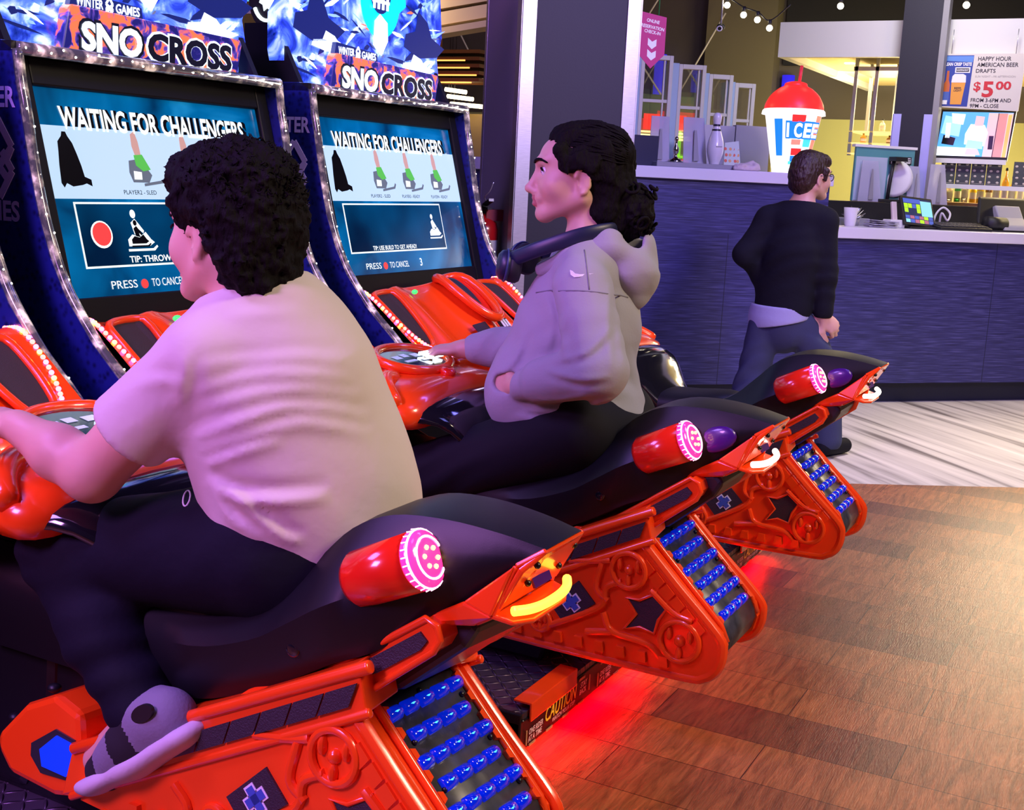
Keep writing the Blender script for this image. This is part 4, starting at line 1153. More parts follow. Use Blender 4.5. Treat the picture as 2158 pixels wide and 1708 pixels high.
def head_prims(o, fwd, s=1.0, up=(0, 0, 1), neck_to=None, neck_r=0.045):
    P, Bm = frame(o, fwd, up)
    p = []
    E_ = lambda l, f, u, rl, rf, ru, k=0.02: p.append(el(P(l*s, f*s, u*s), np.array((rl, rf, ru))*s, Bm, k*s))
    C_ = lambda a, ra, b, rb, k=0.012: p.append(rc(P(*[x*s for x in a]), ra*s, P(*[x*s for x in b]), rb*s, k*s))
    E_(0, -0.012, 0.028, 0.072, 0.092, 0.085)                     # skull
    E_(0, 0.045, -0.015, 0.058, 0.068, 0.078, 0.03)               # face
    E_(0, 0.038, 0.040, 0.060, 0.068, 0.052, 0.03)                # forehead
    for sg in (-1, 1):
        C_((0.052*sg, 0.005, -0.055), 0.018, (0.016*sg, 0.090, -0.094), 0.016, 0.03)   # jaw
        E_(0.038*sg, 0.070, -0.030, 0.024, 0.030, 0.026, 0.03)    # cheek
        C_((0.042*sg, 0.090, 0.030), 0.010, (0.008*sg, 0.109, 0.026), 0.010, 0.012)    # brow
        E_(0.012*sg, 0.117, -0.041, 0.009, 0.011, 0.008, 0.008)   # nostril wing
    E_(0, 0.096, -0.094, 0.020, 0.018, 0.016, 0.02)               # chin
    C_((0, 0.106, 0.012), 0.009, (0, 0.129, -0.032), 0.010, 0.012)  # nose bridge
    E_(0, 0.131, -0.036, 0.011, 0.012, 0.010, 0.008)              # nose tip
    E_(0, 0.106, -0.058, 0.026, 0.014, 0.016, 0.015)              # mouth mound
    E_(0, 0.117, -0.058, 0.019, 0.009, 0.0058, 0.004)             # upper lip
    E_(0, 0.115, -0.071, 0.018, 0.010, 0.0068, 0.004)             # lower lip
    for sg in (-1, 1):                                            # ears
        E_(0.070*sg, 0.004, -0.018, 0.008, 0.016, 0.027, 0.006)
        pts = [(0.074*sg, 0.010 + 0.017*math.cos(q)*1.0 - 0.004, -0.016 + 0.029*math.sin(q)) for q in (0.3, 0.9, 1.5, 2.1, 2.8, 3.5, 4.2, 4.7)]
        for a, b in zip(pts[:-1], pts[1:]): C_(a, 0.0052, b, 0.0052, 0.004)
    if neck_to is not None:
        p.append(rc(P(0, -0.012*s, -0.06*s), neck_r, neck_to, neck_r*1.08, 0.02))
    sub = []
    for sg in (-1, 1):
        sub.append(el(P(0.031*sg*s, 0.108*s, 0.004*s), np.array((0.017, 0.014, 0.011))*s, Bm, 0.010*s))
        sub.append(el(P(0.077*sg*s, 0.012*s, -0.020*s), np.array((0.006, 0.008, 0.014))*s, Bm, 0.004*s))
    return p, sub, P, Bm

def face_parts(parent, P, Bm, s, off, brow_mat=None):
    """eyes, lids and brows set in the head"""
    M3 = Matrix(Bm.tolist()).transposed()
    for sg in (-1, 1):
        c = V3(P(0.031*sg*s, 0.0915*s, 0.004*s).tolist())
        b = MB(); b.mt(0, True).ball(c, 0.0125*s, 16)
        fw = V3(Bm[1].tolist())
        ir = c + fw*0.0100*s
        b.mt(1); b.ball(ir, (0.0055*s, 0.0030*s, 0.0055*s), 14, M3)
        obj('eye', b, [M_eyewhite, M_iris], parent, 'dark brown eye', offset=off)
        b = MB(); b.mt(0, True)
        lid = [P((0.031*sg + 0.0155*math.cos(q))*s, (0.0990 + 0.0050*math.sin(q))*s, (0.0045 + 0.0072*math.sin(q))*s).tolist() for q in (math.pi*i/8 for i in range(9))]
        b.tube(lid, [0.0012*s, 0.002*s, 0.0024*s, 0.0026*s, 0.0026*s, 0.0026*s, 0.0024*s, 0.002*s, 0.0012*s], 6)
        obj('eyelashes', b, brow_mat or M_hairblack, parent, offset=off)
        b = MB(); b.mt(0, True)
        br = [P(x*sg*s, y*s, z*s).tolist() for x, y, z in ((0.012, 0.1200, 0.0245), (0.022, 0.1180, 0.0290), (0.034, 0.1110, 0.0320), (0.045, 0.1010, 0.0300), (0.054, 0.089, 0.0240))]
        b.tube(catmull(br, 3), [0.003*s]*3 + [0.0036*s]*6 + [0.0028*s]*3 + [0.0014*s], 6)
        obj('eyebrow', b, brow_mat or M_hairblack, parent, offset=off)

def hand_prims(wrist, palm_dir, palm_nrm, s, curl, thumb_side=1, spread=0.06, rfin=0.0075):
    """palm, four unequal bent fingers and a thumb leaving the side of the palm.
    palm_nrm points out of the back of the hand; fingers curl away from it."""
    d = V3(palm_dir).normalized(); n = V3(palm_nrm); n = (n - d*n.dot(d)).normalized(); a = d.cross(n)*thumb_side   # a: towards the thumb
    w = V3(wrist); p = []
    c = w + d*0.045*s
    Bm = np.array([list(a), list(d), list(n)], dtype=np.float32)
    p.append(el(list(c), (0.036*s, 0.048*s, 0.015*s), Bm, 0.012))
    p.append(rc(list(w - d*0.015*s), 0.021*s, list(w + d*0.02*s), 0.020*s, 0.015))
    for i, (off, L) in enumerate(((0.027, 0.074), (0.009, 0.082), (-0.009, 0.077), (-0.026, 0.060))):
        base = w + d*(0.078 - 0.006*abs(i-1))*s + a*off*s
        dirn = (d + a*spread*(1.2 - i*0.8)).normalized()
        ang = 0.0; pts = [base]; cu = curl[i] if hasattr(curl, '__len__') else curl
        for frac, k in ((0.45, 0.9), (0.30, 1.1), (0.25, 0.7)):
            ang += cu*k
            pts.append(pts[-1] + (dirn*math.cos(ang) - n*math.sin(ang))*L*frac*s)
        r = rfin*s*(1.0 if i < 3 else 0.86)
        p += chain([list(q) for q in [base - d*0.03*s] + pts], [r*1.15, r*1.12, r*1.0, r*0.92, r*0.80], 0.005)
    t0 = w + d*0.022*s + a*0.024*s
    t1 = t0 + (a*0.75 + d*0.65 - n*0.25).normalized()*0.036*s
    t2 = t1 + (a*0.25 + d*0.90 - n*0.35).normalized()*0.030*s
    t3 = t2 + (a*-0.05 + d*0.90 - n*0.5).normalized()*0.022*s
    p += chain([list(q) for q in (t0, t1, t2, t3)], [0.014*s, 0.0105*s, 0.0092*s, 0.0075*s], 0.008)
    return p

def folds(dirs):
    """soft cloth folds: list of (centre, radius, wave vector, amplitude, sharpness)"""
    def f(P):
        out = np.zeros(len(P), dtype=np.float32)
        for c, r, k, amp, ph in dirs:
            q = P - _np(c); w = np.exp(-np.sum(q*q, axis=1)/(r*r))
            wob = 0.35*vnoise(P, 9.0, 3)
            s_ = np.sin(q @ _np(k) + ph + 3.0*wob)
            out += amp*w*(np.abs(s_)**0.7*np.sign(s_))
        return out
    return f

def project(me, pts, origin_dir, lift=0.0015):
    """drop points onto a surface along a direction"""
    from mathutils.bvhtree import BVHTree
    t = BVHTree.FromPolygons([v.co for v in me.vertices], [tuple(p.vertices) for p in me.polygons])
    out = []; d = V3(origin_dir).normalized()
    for p in pts:
        h = t.ray_cast(V3(p) - d*0.5, d)
        out.append((h[0] - d*lift) if h[0] is not None else V3(p))
    return out

def creases(view, lines):
    """drawn-cloth creases: (polyline, width, height) ridges with a hollow beside them, running through the cloth along `view`"""
    v = _np(V3(view).normalized()); h = _np(V3((0, 0, 1)).cross(V3(view)).normalized()); u = np.cross(v, h)
    def f(P):
        X = np.stack([P @ h, P @ u], axis=1); out = np.zeros(len(P), dtype=np.float32)
        for pts, w, amp in lines:
            Q = np.array([[_np(p) @ h, _np(p) @ u] for p in catmull(pts, 4)], dtype=np.float32)
            best = np.full(len(P), 9.0, dtype=np.float32); sgn = np.zeros(len(P), dtype=np.float32); tt = np.zeros(len(P), dtype=np.float32)
            m = len(Q) - 1
            for i in range(m):
                a, b = Q[i], Q[i+1]; ab = b - a; t = np.clip(((X - a) @ ab)/(ab @ ab + 1e-9), 0, 1); d = X - a - t[:, None]*ab
                D = np.linalg.norm(d, axis=1); k = D < best
                best[k] = D[k]; tt[k] = ((i + t)/m)[k]; sgn[k] = (np.sign(ab[0]*d[:, 1] - ab[1]*d[:, 0]))[k]
            env = np.maximum(np.sin(np.pi*np.clip(tt, 0.0, 1.0)), 0.0)**0.6
            s_ = best*sgn/w
            out += env*amp*(-np.exp(-(s_ - 0.5)**2) + 0.9*np.exp(-(s_ + 0.7)**2))
        return out
    return f

# ================= the boy on the near machine
bo = (1.44, 1.20, 0.0)
def build_boy():
    OB = (-1.48, -1.15, 0.0)     # mesh offset so that the figure's base is its origin
    hp = V3((1.440, 1.250, 1.168)); face = (0.16, 0.98, -0.08)
    S = 0.94
    neck = (1.462, 1.215, 1.055)
    hpr, hsub, P, Bm = head_prims(hp, face, S, (0.05, 0.06, 1), neck, 0.050)
    body = list(hpr)
    # torso, arms, legs of the body below the clothes
    body += [erc((1.480, 1.185, 0.97), 0.135, (1.515, 1.13, 0.72), 0.15, 0.8, (0.1, 1, 0), 0.05)]
    shL, elL, wrL = (1.360, 1.245, 0.975), (1.304, 1.410, 0.792), (1.292, 1.560, 0.845)
    body += [rc(shL, 0.055, elL, 0.044, 0.03), rc(elL, 0.043, (1.297, 1.475, 0.815), 0.041, 0.02), rc((1.297, 1.475, 0.815), 0.041, wrL, 0.026, 0.02)]
    body += hand_prims(wrL, (-0.02, 1, 0.12), (-0.25, -0.1, 1), 0.92, (0.55, 0.6, 0.62, 0.66), -1)
    shR, elR, wrR = (1.610, 1.215, 0.965), (1.70, 1.30, 0.80), (1.712, 1.50, 0.815)
    body += [rc(shR, 0.055, elR, 0.044, 0.03), rc(elR, 0.042, wrR, 0.027, 0.02)]
    body += hand_prims(wrR, (-0.02, 1, -0.05), (0.25, 0.0, 1), 0.92, (0.55, 0.6, 0.62, 0.66), 1)
    hipL, knL, anL = (1.43, 1.17, 0.68), (1.368, 1.538, 0.630), (1.325, 1.322, 0.405)
    hipR, knR, anR = (1.60, 1.15, 0.68), (1.665, 1.565, 0.635), (1.67, 1.40, 0.34)
    for h, k, a in ((hipL, knL, anL), (hipR, knR, anR)):
        body += [rc(h, 0.09, k, 0.06, 0.04), rc(k, 0.057, a, 0.038, 0.02), rc(a, 0.036, (a[0], a[1] + 0.10, a[2] - 0.10), 0.03, 0.02)]
    me = organic('person', body, 0.0055, subs=hsub, mats=[M_skinboy])
    me.transform(Matrix.Translation(OB))
    root = obj('person', me, None, label='boy in pale shirt and navy trousers leaning forward on the near machine', cat='person')
    root.location = (1.48, 1.15, 0.0)
    face_parts(root, P, Bm, S, OB)
    # shirt
    tor = [erc((1.470, 1.205, 0.990), 0.125, (1.482, 1.190, 0.90), 0.160, 0.80, (0.15, 1, 0), 0.04),
           erc((1.482, 1.190, 0.92), 0.160, (1.510, 1.150, 0.775), 0.164, 0.92, (0.15, 1, 0), 0.05),
           erc((1.510, 1.150, 0.775), 0.167, (1.525, 1.115, 0.66), 0.160, 0.92, (0.15, 1, 0), 0.05),
           rc((1.355, 1.230, 0.985), 0.056, (1.465, 1.215, 1.035), 0.060, 0.05), rc((1.610, 1.205, 0.985), 0.056, (1.465, 1.210, 1.035), 0.060, 0.05),
           rc((1.465, 1.19, 1.03), 0.062, (1.48, 1.15, 0.95), 0.09, 0.06)]
    slv = [rc((1.358, 1.240, 0.975), 0.064, (1.322, 1.352, 0.858), 0.068, 0.03), rc((1.612, 1.215, 0.970), 0.066, (1.675, 1.275, 0.862), 0.074, 0.03)]
    dv = V3((-0.036, 0.112, -0.117)).normalized()
    cr = creases((0.788, 0.615, -0.15), [
            ([(1.41, 1.286, 0.965), (1.452, 1.232, 0.974), (1.505, 1.164, 0.983), (1.55, 1.106, 0.979)], 0.011, 0.0030),
            ([(1.408, 1.288, 0.924), (1.452, 1.232, 0.951), (1.496, 1.175, 0.958), (1.548, 1.108, 0.951)], 0.010, 0.0035),
            ([(1.408, 1.289, 0.901), (1.456, 1.226, 0.924), (1.505, 1.163, 0.933), (1.556, 1.099, 0.922)], 0.011, 0.0040),
            ([(1.405, 1.291, 0.86), (1.452, 1.232, 0.889), (1.488, 1.186, 0.907), (1.533, 1.128, 0.904), (1.565, 1.086, 0.89)], 0.012, 0.0065),
            ([(1.412, 1.283, 0.837), (1.452, 1.232, 0.861), (1.497, 1.174, 0.885), (1.533, 1.127, 0.881), (1.568, 1.083, 0.867)], 0.011, 0.0060),
            ([(1.416, 1.277, 0.818), (1.452, 1.231, 0.842), (1.488, 1.185, 0.861)], 0.009, 0.0055),
            ([(1.421, 1.271, 0.799), (1.448, 1.237, 0.776), (1.484, 1.19, 0.774), (1.53, 1.132, 0.781)], 0.012, 0.0110),
            ([(1.443, 1.243, 0.788), (1.466, 1.214, 0.749), (1.489, 1.184, 0.718), (1.507, 1.16, 0.71)], 0.010, 0.0075),
            ([(1.43, 1.26, 0.78), (1.443, 1.243, 0.742), (1.471, 1.207, 0.71)], 0.009, 0.0060),
            ([(1.408, 1.288, 0.983), (1.404, 1.293, 0.939), (1.401, 1.297, 0.894)], 0.012, 0.0035),
            ([(1.434, 1.255, 1.043), (1.469, 1.21, 1.048), (1.509, 1.159, 1.054)], 0.012, 0.0030),
            ([(1.355, 1.355, 0.937), (1.381, 1.322, 0.945), (1.401, 1.297, 0.939)], 0.010, 0.0040),
        ])
    fl = folds([((1.50, 1.05, 0.72), 0.14, (30, 10, 45), 0.0020, 0.0), ((1.34, 1.29, 0.92), 0.07, (60, 80, 80), 0.0025, 0.0)])
    crease = lambda Q: fl(Q) + cr(Q) + 0.0025*vnoise(Q, 14, 7)
    me = organic('shirt', tor + slv, 0.006, disp=crease, mats=[M_shirt],
                 cuts=[cut((1.515, 1.12, 0.662), (0.0, 0.62, -1.0)), cut((1.322, 1.352, 0.858), dv), cut((1.475, 1.245, 1.083), (-0.05, 0.35, 1))])
    me.transform(Matrix.Translation(OB))
    sh = obj('shirt', me, None, root, 'pale cream short sleeved shirt')
    b = MB(); b.mt(0, True)
    nk = [(1.466 + 0.062*math.cos(q), 1.213 + 0.060*math.sin(q), 1.060 - 0.026*math.sin(q) - 0.004*math.cos(q)) for q in (2*math.pi*i/32 for i in range(32))]
    b.tube(nk, 0.0085, 8, closed=True)
    obj('neckband', b, M_shirt, sh, offset=OB)
    # trousers
    tr = [erc((1.515, 1.13, 0.735), 0.150, (1.52, 1.10, 0.66), 0.150, 0.9, (0.1, 1, 0), 0.04)]
    for h, k, a, w in ((hipL, knL, anL, 1.0), (hipR, knR, anR, 1.0)):
        tr += [rc(h, 0.110, k, 0.075, 0.05), rc(k, 0.074, tuple(lerp(np.array(k), np.array(a), 0.5)), 0.068, 0.03), rc(tuple(lerp(np.array(k), np.array(a), 0.5)), 0.068, tuple(lerp(np.array(k), np.array(a), 0.98)), 0.056, 0.03)]
    ax = (np.array(anL) - np.array(knL)); ax = ax/np.linalg.norm(ax)
    fl2 = folds([((1.36, 1.56, 0.60), 0.08, (0, 40, 110), 0.004, 0), ((1.36, 1.42, 0.44), 0.12, (20, 50, 95), 0.0045, 0.5), ((1.42, 1.25, 0.72), 0.10, (40, 60, 40), 0.004, 0)])
    me = organic('trousers', tr, 0.0065, disp=fl2, mats=[M_trousers], cuts=[cut((1.33, 1.33, 0.395), (0, -0.25, -0.96))])
    me.transform(Matrix.Translation(OB))
    t = obj('trousers', me, None, root, 'dark navy trousers')
    b = MB(); b.mt(0, True)
    rgt = V3((0.606, -0.795, 0)); c0 = V3((1.395, 1.300, 0.752)) + V3(OB)
    b.tube(project(me, [c0 + rgt*(0.0055*math.cos(q)) + V3((0, 0, 0.010*math.sin(q))) for q in (2*math.pi*i/18 for i in range(18))], (0.79, 0.60, -0.17), 0.001), 0.0015, 6, closed=True)
    obj('trouser_tag', b, M_swoosh, t)
    # curly hair
    def curls(Q): return 0.006*vnoise(Q, 60, 1) + 0.005*vnoise(Q, 140, 2) + 0.003*vnoise(Q, 260, 5)
    hr = [el(P(0, -0.018, 0.052), np.array((0.090, 0.100, 0.088)), Bm, 0.03), el(P(0, -0.055, -0.005), np.array((0.082, 0.064, 0.080)), Bm, 0.03), el(P(0, -0.062, -0.062), np.array((0.062, 0.042, 0.050)), Bm, 0.03),
          el(P(0, 0.045, 0.082), np.array((0.075, 0.060, 0.050)), Bm, 0.03)]
    for sg in (-1, 1): hr.append(rc(P(0.076*sg, 0.030, 0.040), 0.016, P(0.072*sg, 0.028, 0.004), 0.007, 0.015))
    hs = [el(P(0, 0.135, -0.035), np.array((0.075, 0.085, 0.085)), Bm, 0.015)]
    for sg in (-1, 1): hs.append(el(P(0.092*sg, 0.008, -0.028), np.array((0.026, 0.024, 0.038)), Bm, 0.012))
    me = organic('hair', hr, 0.004, subs=hs, disp=curls, mats=[M_hairblack])
    me.transform(Matrix.Translation(OB))
    hair = obj('hair', me, None, root, 'thick short black curly hair')
    rnd = random.Random(11); b = MB(); b.mt(0, True)
    for i in range(520):
        th = rnd.uniform(0, 2*math.pi); cz = rnd.uniform(-0.2, 1.0); sz = math.sqrt(max(0, 1 - cz*cz))
        l, f, u = 0.089*sz*math.cos(th), -0.020 + 0.098*sz*math.sin(th), 0.048 + 0.088*cz
        if f > 0.05 and u < 0.07: continue
        if abs(l) > 0.05 and -0.045 < f < 0.07 and u < 0.055: continue
        if f > 0.035 and u < 0.09: continue
        p0 = V3(P(l, f, u).tolist()); n = (p0 - V3(P(0, -0.02, 0.02).tolist())).normalized()
        t1 = n.orthogonal().normalized(); t2 = n.cross(t1); r = rnd.uniform(0.003, 0.006); ph = rnd.uniform(0, 6.3); pts = []
        for k in range(6):
            q = ph + k*0.85
            pts.append(p0 + n*(k*0.0032 - 0.006) + (t1*math.cos(q) + t2*math.sin(q))*r)
        b.tube(pts, [0.0016, 0.0016, 0.0015, 0.0012, 0.0009, 0.0004], 5)
    obj('loose_curls', b, M_hairblack, hair, offset=OB)
    # shoes
    for sg, a in ((-1, anL), (1, anR)):
        x = 1.318 if sg < 0 else a[0] - 0.004
        # heel up on the rail, toe down in the toe box
        hl = V3((x, 1.222, 0.405 if sg < 0 else 0.378)); to = V3((x - 0.006, 1.425, 0.262 if sg < 0 else 0.236)); d = (to - hl).normalized(); n = V3((0, d.z, -d.y)); n = n if n.z > 0 else -n
        n = (n - d*n.dot(d)).normalized()
        q = lambda t, h, l=0.0: list(hl + d*t + n*h + V3((l, 0, 0)))
        L = (to - hl).length
        up = [rc(q(0.025, 0.030), 0.038, q(0.11, 0.030), 0.043, 0.03), rc(q(0.11, 0.028), 0.043, q(L - 0.045, 0.014), 0.036, 0.03), rc(q(0.028, 0.050), 0.034, q(0.065, 0.070), 0.036, 0.03), rc(q(0.07, 0.055), 0.038, q(0.15, 0.030), 0.036, 0.03)]
        me = organic('shoe', up, 0.005, cuts=[cut(q(0.05, 0.088), d*0.28 + n)], mats=[mat('shoe_grey', (0.22, 0.22, 0.28), 0.85, bump=(200, 0.3, 0.002)), mat('shoe_black', (0.012, 0.012, 0.016), 0.8)],
                     matfn=lambda c: ((((c - np.array(hl)) @ np.array(d)) > 0.075) & (((c - np.array(hl)) @ np.array(d)) < 0.125)) | ((((c - np.array(hl)) @ np.array(d)) > 0.185)))
        me.transform(Matrix.Translation(OB))
        shoe = obj('shoe', me, None, root, 'grey and black slip-on shoe')
        so = [erc(q(0.012, 0.004), 0.044, q(0.12, 0.000), 0.047, 0.50, list(n), 0.02), erc(q(0.12, 0.000), 0.047, q(L - 0.035, 0.002), 0.043, 0.46, list(n), 0.02), erc(q(L - 0.035, 0.004), 0.040, q(L - 0.012, 0.010), 0.036, 0.45, list(n), 0.02)]
        me = organic('sole', so, 0.004, mats=[mat('sole_white', (0.62, 0.58, 0.62), 0.7, bump=(60, 0.2, 0.003))], cuts=[cut(q(0.1, 0.018), list(n), 0.004)]); me.transform(Matrix.Translation(OB))
        obj('sole', me, None, shoe, 'thick pale sole')
        b = MB(); X = x - 0.0465
        b.mt(0).slab([q(0.028 + 0.024*math.cos(t_), 0.062 + 0.013*math.sin(t_), -0.0395) for t_ in (2*math.pi*i/20 for i in range(20))], (-1, 0, 0), 0.006)
        b.mt(1)
        dv2 = d*-1
        b.text('HEY', q(0.018, 0.066, -0.0460), list(d), list(n), 0.006, 0.020, 0.001, 0.03)
        b.text('DUDE', q(0.010, 0.054, -0.0460), list(d), list(n), 0.008, 0.034, 0.001, 0.04)
        obj('shoe_patch', b, [mat('patch_black', (0.01, 0.01, 0.012), 0.5), M_swoosh], shoe, 'black oval patch', offset=OB)
        sk = organic('sock', [rc(q(0.070, 0.050), 0.026, q(0.086, 0.100), 0.027, 0.01)], 0.005, mats=[mat('sock_grey', (0.25, 0.25, 0.32), 0.9)])
        sk.transform(Matrix.Translation(OB)); obj('sock', sk, None, root, 'grey ankle sock')
    return root
build_boy()

# ================= the girl on the middle machine
def build_girl():
    OB = (-2.59, -1.2, 0.0)
    hp = V3((2.590, 1.200, 1.282)); face = (-0.41, 0.912, -0.02); S = 0.98
    hpr, hsub, P, Bm = head_prims(hp, face, S, (0, 0, 1), (2.592, 1.188, 1.085), 0.047)
    body = list(hpr) + [erc((2.60, 1.18, 1.03), 0.11, (2.58, 1.20, 0.72), 0.13, 0.75, (-0.2, 1, 0), 0.05)]
    shL, elL, wrL = (2.452, 1.125, 1.045), (2.378, 1.045, 0.862), (2.420, 1.262, 0.800)
    shR, elR, wrR = (2.745, 1.20, 1.04), (2.785, 1.345, 0.850), (2.690, 1.560, 0.826)
    for s_, e_, w_ in ((shL, elL, wrL), (shR, elR, wrR)):
        body += [rc(s_, 0.045, e_, 0.036, 0.02), rc(e_, 0.035, w_, 0.024, 0.02)]
    body += hand_prims(wrL, (0.35, 0.9, -0.25), (-0.9, 0.3, 0.1), 0.92, 0.35, 1)
    body += hand_prims(wrR, (-0.32, 0.93, -0.10), (-0.12, 0.10, 1), 0.98, (0.42, 0.46, 0.48, 0.52), 1, rfin=0.0078)
    legs = (((2.500, 1.13, 0.70), (2.430, 1.60, 0.515), (2.415, 1.50, 0.26)), ((2.69, 1.13, 0.70), (2.765, 1.60, 0.515), (2.77, 1.50, 0.26)))
    for h, k, a in legs:
        body += [rc(h, 0.08, k, 0.052, 0.04), rc(k, 0.050, a, 0.034, 0.02), rc(a, 0.034, (a[0], a[1] + 0.12, a[2] - 0.03), 0.028, 0.02)]
    Mi = np.linalg.inv(Bm)
    def lipsel(c):
        q = (c - P(0, 0, 0)) @ Bm.T / S
        return ((np.abs(q[:, 0]) < 0.019) & (q[:, 1] > 0.110) & (q[:, 2] < -0.0525) & (q[:, 2] > -0.078)).astype(int)
    me = organic('person', body, 0.0045, subs=hsub, mats=[M_skingirl, M_lips], matfn=lipsel)
    me.transform(Matrix.Translation(OB))
    root = obj('person', me, None, label='girl in grey hoodie with black hair tied back, hand on the handlebar console', cat='person')
    root.location = (2.59, 1.2, 0.0)
    face_parts(root, P, Bm, S, OB)
    # hoodie
    F = (-0.2, 0.98, 0)
    h = [erc((2.598, 1.180, 1.045), 0.105, (2.592, 1.195, 0.93), 0.138, 0.92, F, 0.05),
         erc((2.592, 1.195, 0.93), 0.140, (2.582, 1.228, 0.785), 0.156, 1.02, F, 0.05),
         erc((2.582, 1.228, 0.785), 0.157, (2.592, 1.180, 0.71), 0.150, 1.06, F, 0.05),
         rc((2.47, 1.14, 1.055), 0.056, (2.597, 1.175, 1.090), 0.062, 0.05), rc((2.735, 1.195, 1.05), 0.056, (2.597, 1.175, 1.090), 0.062, 0.05),
         rc((2.450, 1.125, 1.030), 0.068, elL, 0.066, 0.012), rc(elL, 0.064, (2.405, 1.190, 0.822), 0.054, 0.012), rc((2.405, 1.18, 0.825), 0.052, (2.415, 1.222, 0.811), 0.040, 0.006), rc((2.413, 1.222, 0.811), 0.041, (2.417, 1.238, 0.807), 0.039, 0.004),
         rc(shR, 0.066, elR, 0.062, 0.03), rc(elR, 0.060, (2.712, 1.50, 0.832), 0.050, 0.02), rc((2.715, 1.49, 0.833), 0.048, (2.700, 1.530, 0.830), 0.041, 0.01),
         # pouch pocket the left hand slips into
         erc((2.480, 1.310, 0.765), 0.075, (2.510, 1.285, 0.725), 0.085, 0.8, (-0.6, 0.8, 0), 0.03)]
    fl = folds([((2.44, 1.10, 0.90), 0.10, (30, 40, 85), 0.0060, 0.3), ((2.45, 1.15, 0.98), 0.10, (60, -70, 30), 0.0050, 0.6), ((2.52, 1.28, 0.92), 0.12, (40, -60, 40), 0.0045, 0.0),
                ((2.55, 1.17, 0.73), 0.14, (30, 30, 110), 0.0060, 0.4), ((2.70, 1.46, 0.84), 0.08, (10, 95, 40), 0.0055, 0.2), ((2.44, 1.20, 0.81), 0.05, (20, 120, 40), 0.0045, 0.0), ((2.62, 1.09, 0.86), 0.12, (50, 20, 60), 0.0050, 1.0)])
    crh = creases((0.90, 0.42, -0.10), [
            ([(2.481, 1.063, 0.95), (2.46, 1.108, 0.894), (2.427, 1.179, 0.862)], 0.010, 0.0060),
            ([(2.481, 1.062, 0.843), (2.453, 1.124, 0.833), (2.421, 1.193, 0.845)], 0.009, 0.0055),
            ([(2.418, 1.2, 1.027), (2.428, 1.177, 0.954), (2.425, 1.185, 0.884)], 0.012, 0.0060),
            ([(2.394, 1.252, 0.738), (2.437, 1.158, 0.733), (2.494, 1.034, 0.779)], 0.009, 0.0055),
            ([(2.478, 1.069, 1.045), (2.478, 1.07, 0.949), (2.483, 1.058, 0.864)], 0.010, 0.0040),
            ([(2.44, 1.152, 0.987), (2.437, 1.159, 0.933), (2.443, 1.146, 0.87)], 0.012, 0.0050),
            ([(2.401, 1.236, 0.929), (2.394, 1.252, 0.863), (2.377, 1.289, 0.818)], 0.011, 0.0060),
            ([(2.4, 1.238, 0.755), (2.441, 1.15, 0.766), (2.485, 1.055, 0.8)], 0.010, 0.0060),
            ([(2.462, 1.103, 0.797), (2.436, 1.16, 0.777), (2.409, 1.219, 0.768)], 0.009, 0.0050)
        ])
    me = organic('hoodie', h, 0.0055, disp=lambda Q: 0.5*fl(Q) + crh(Q) + 0.003*vnoise(Q, 13, 4), mats=[M_hoodie], cuts=[cut((2.585, 1.205, 0.672), (0, 0.10, -1)), cut((2.597, 1.215, 1.128), (-0.1, 0.35, 1))],
                 subs=[el((2.440, 1.290, 0.803), (0.040, 0.042, 0.026), None, 0.012)])
    me.transform(Matrix.Translation(OB))
    ho = obj('hoodie', me, None, root, 'loose grey hooded sweatshirt')
    # hem band and cuffs
    nb, bb = frame((2.584, 1.205, 0.690), F)
    # hood lying on the back
    hd = [el((2.632, 1.098, 1.072), (0.088, 0.062, 0.078), basis((0.25, -0.8, 0.35)), 0.03), rc((2.515, 1.185, 1.092), 0.026, (2.560, 1.120, 1.122), 0.034, 0.03), rc((2.560, 1.120, 1.122), 0.034, (2.640, 1.085, 1.128), 0.036, 0.03),
          rc((2.640, 1.085, 1.128), 0.036, (2.690, 1.15, 1.115), 0.032, 0.03), rc((2.690, 1.15, 1.115), 0.030, (2.68, 1.225, 1.090), 0.024, 0.03), rc((2.515, 1.185, 1.092), 0.025, (2.520, 1.262, 1.062), 0.019, 0.03), rc((2.628, 1.085, 1.05), 0.06, (2.622, 1.075, 1.005), 0.030, 0.04)]
    me2 = organic('hood', hd, 0.0050, subs=[el((2.628, 1.105, 1.150), (0.055, 0.042, 0.055), basis((0.2, -0.8, 0.4)), 0.02)], disp=folds([((2.63, 1.07, 1.05), 0.09, (60, 30, 50), 0.0040, 0.0), ((2.56, 1.11, 1.11), 0.06, (50, 40, 90), 0.003, 0.0)]), mats=[M_hoodie])
    me2.transform(Matrix.Translation(OB))
    obj('hood', me2, None, ho, 'grey hood folded down on the back', )
    # small white tick mark at the shoulder
    sw = [(-0.026, 0.008), (-0.024, -0.002), (-0.016, -0.007), (-0.006, -0.006), (0.026, 0.003), (-0.004, 0.000), (-0.014, 0.001), (-0.020, 0.006)]
    c = V3((2.40, 1.108, 1.068)) + V3(OB); rgt = V3((0.42, -0.907, 0)); vd = V3((0.90, 0.43, -0.05))
    pts = [c + rgt*x + V3((0, 0, z)) for x, z in sw]
    pr = project(ho.data, pts, vd, 0.0025)
    b = MB(); b.add(pr, [tuple(range(len(pr)))]); b.add([p + vd*0.002 for p in pr], [tuple(range(len(pr)))])
    obj('tick_mark', b, M_swoosh, ho, 'small white tick mark')
    # seam over the shoulder
    sm = project(ho.data, [c + rgt*0.004 + rgt*(0.002*i) + V3((0, 0, 0.052 - 0.012*i)) for i in range(8)], vd, 0.0)
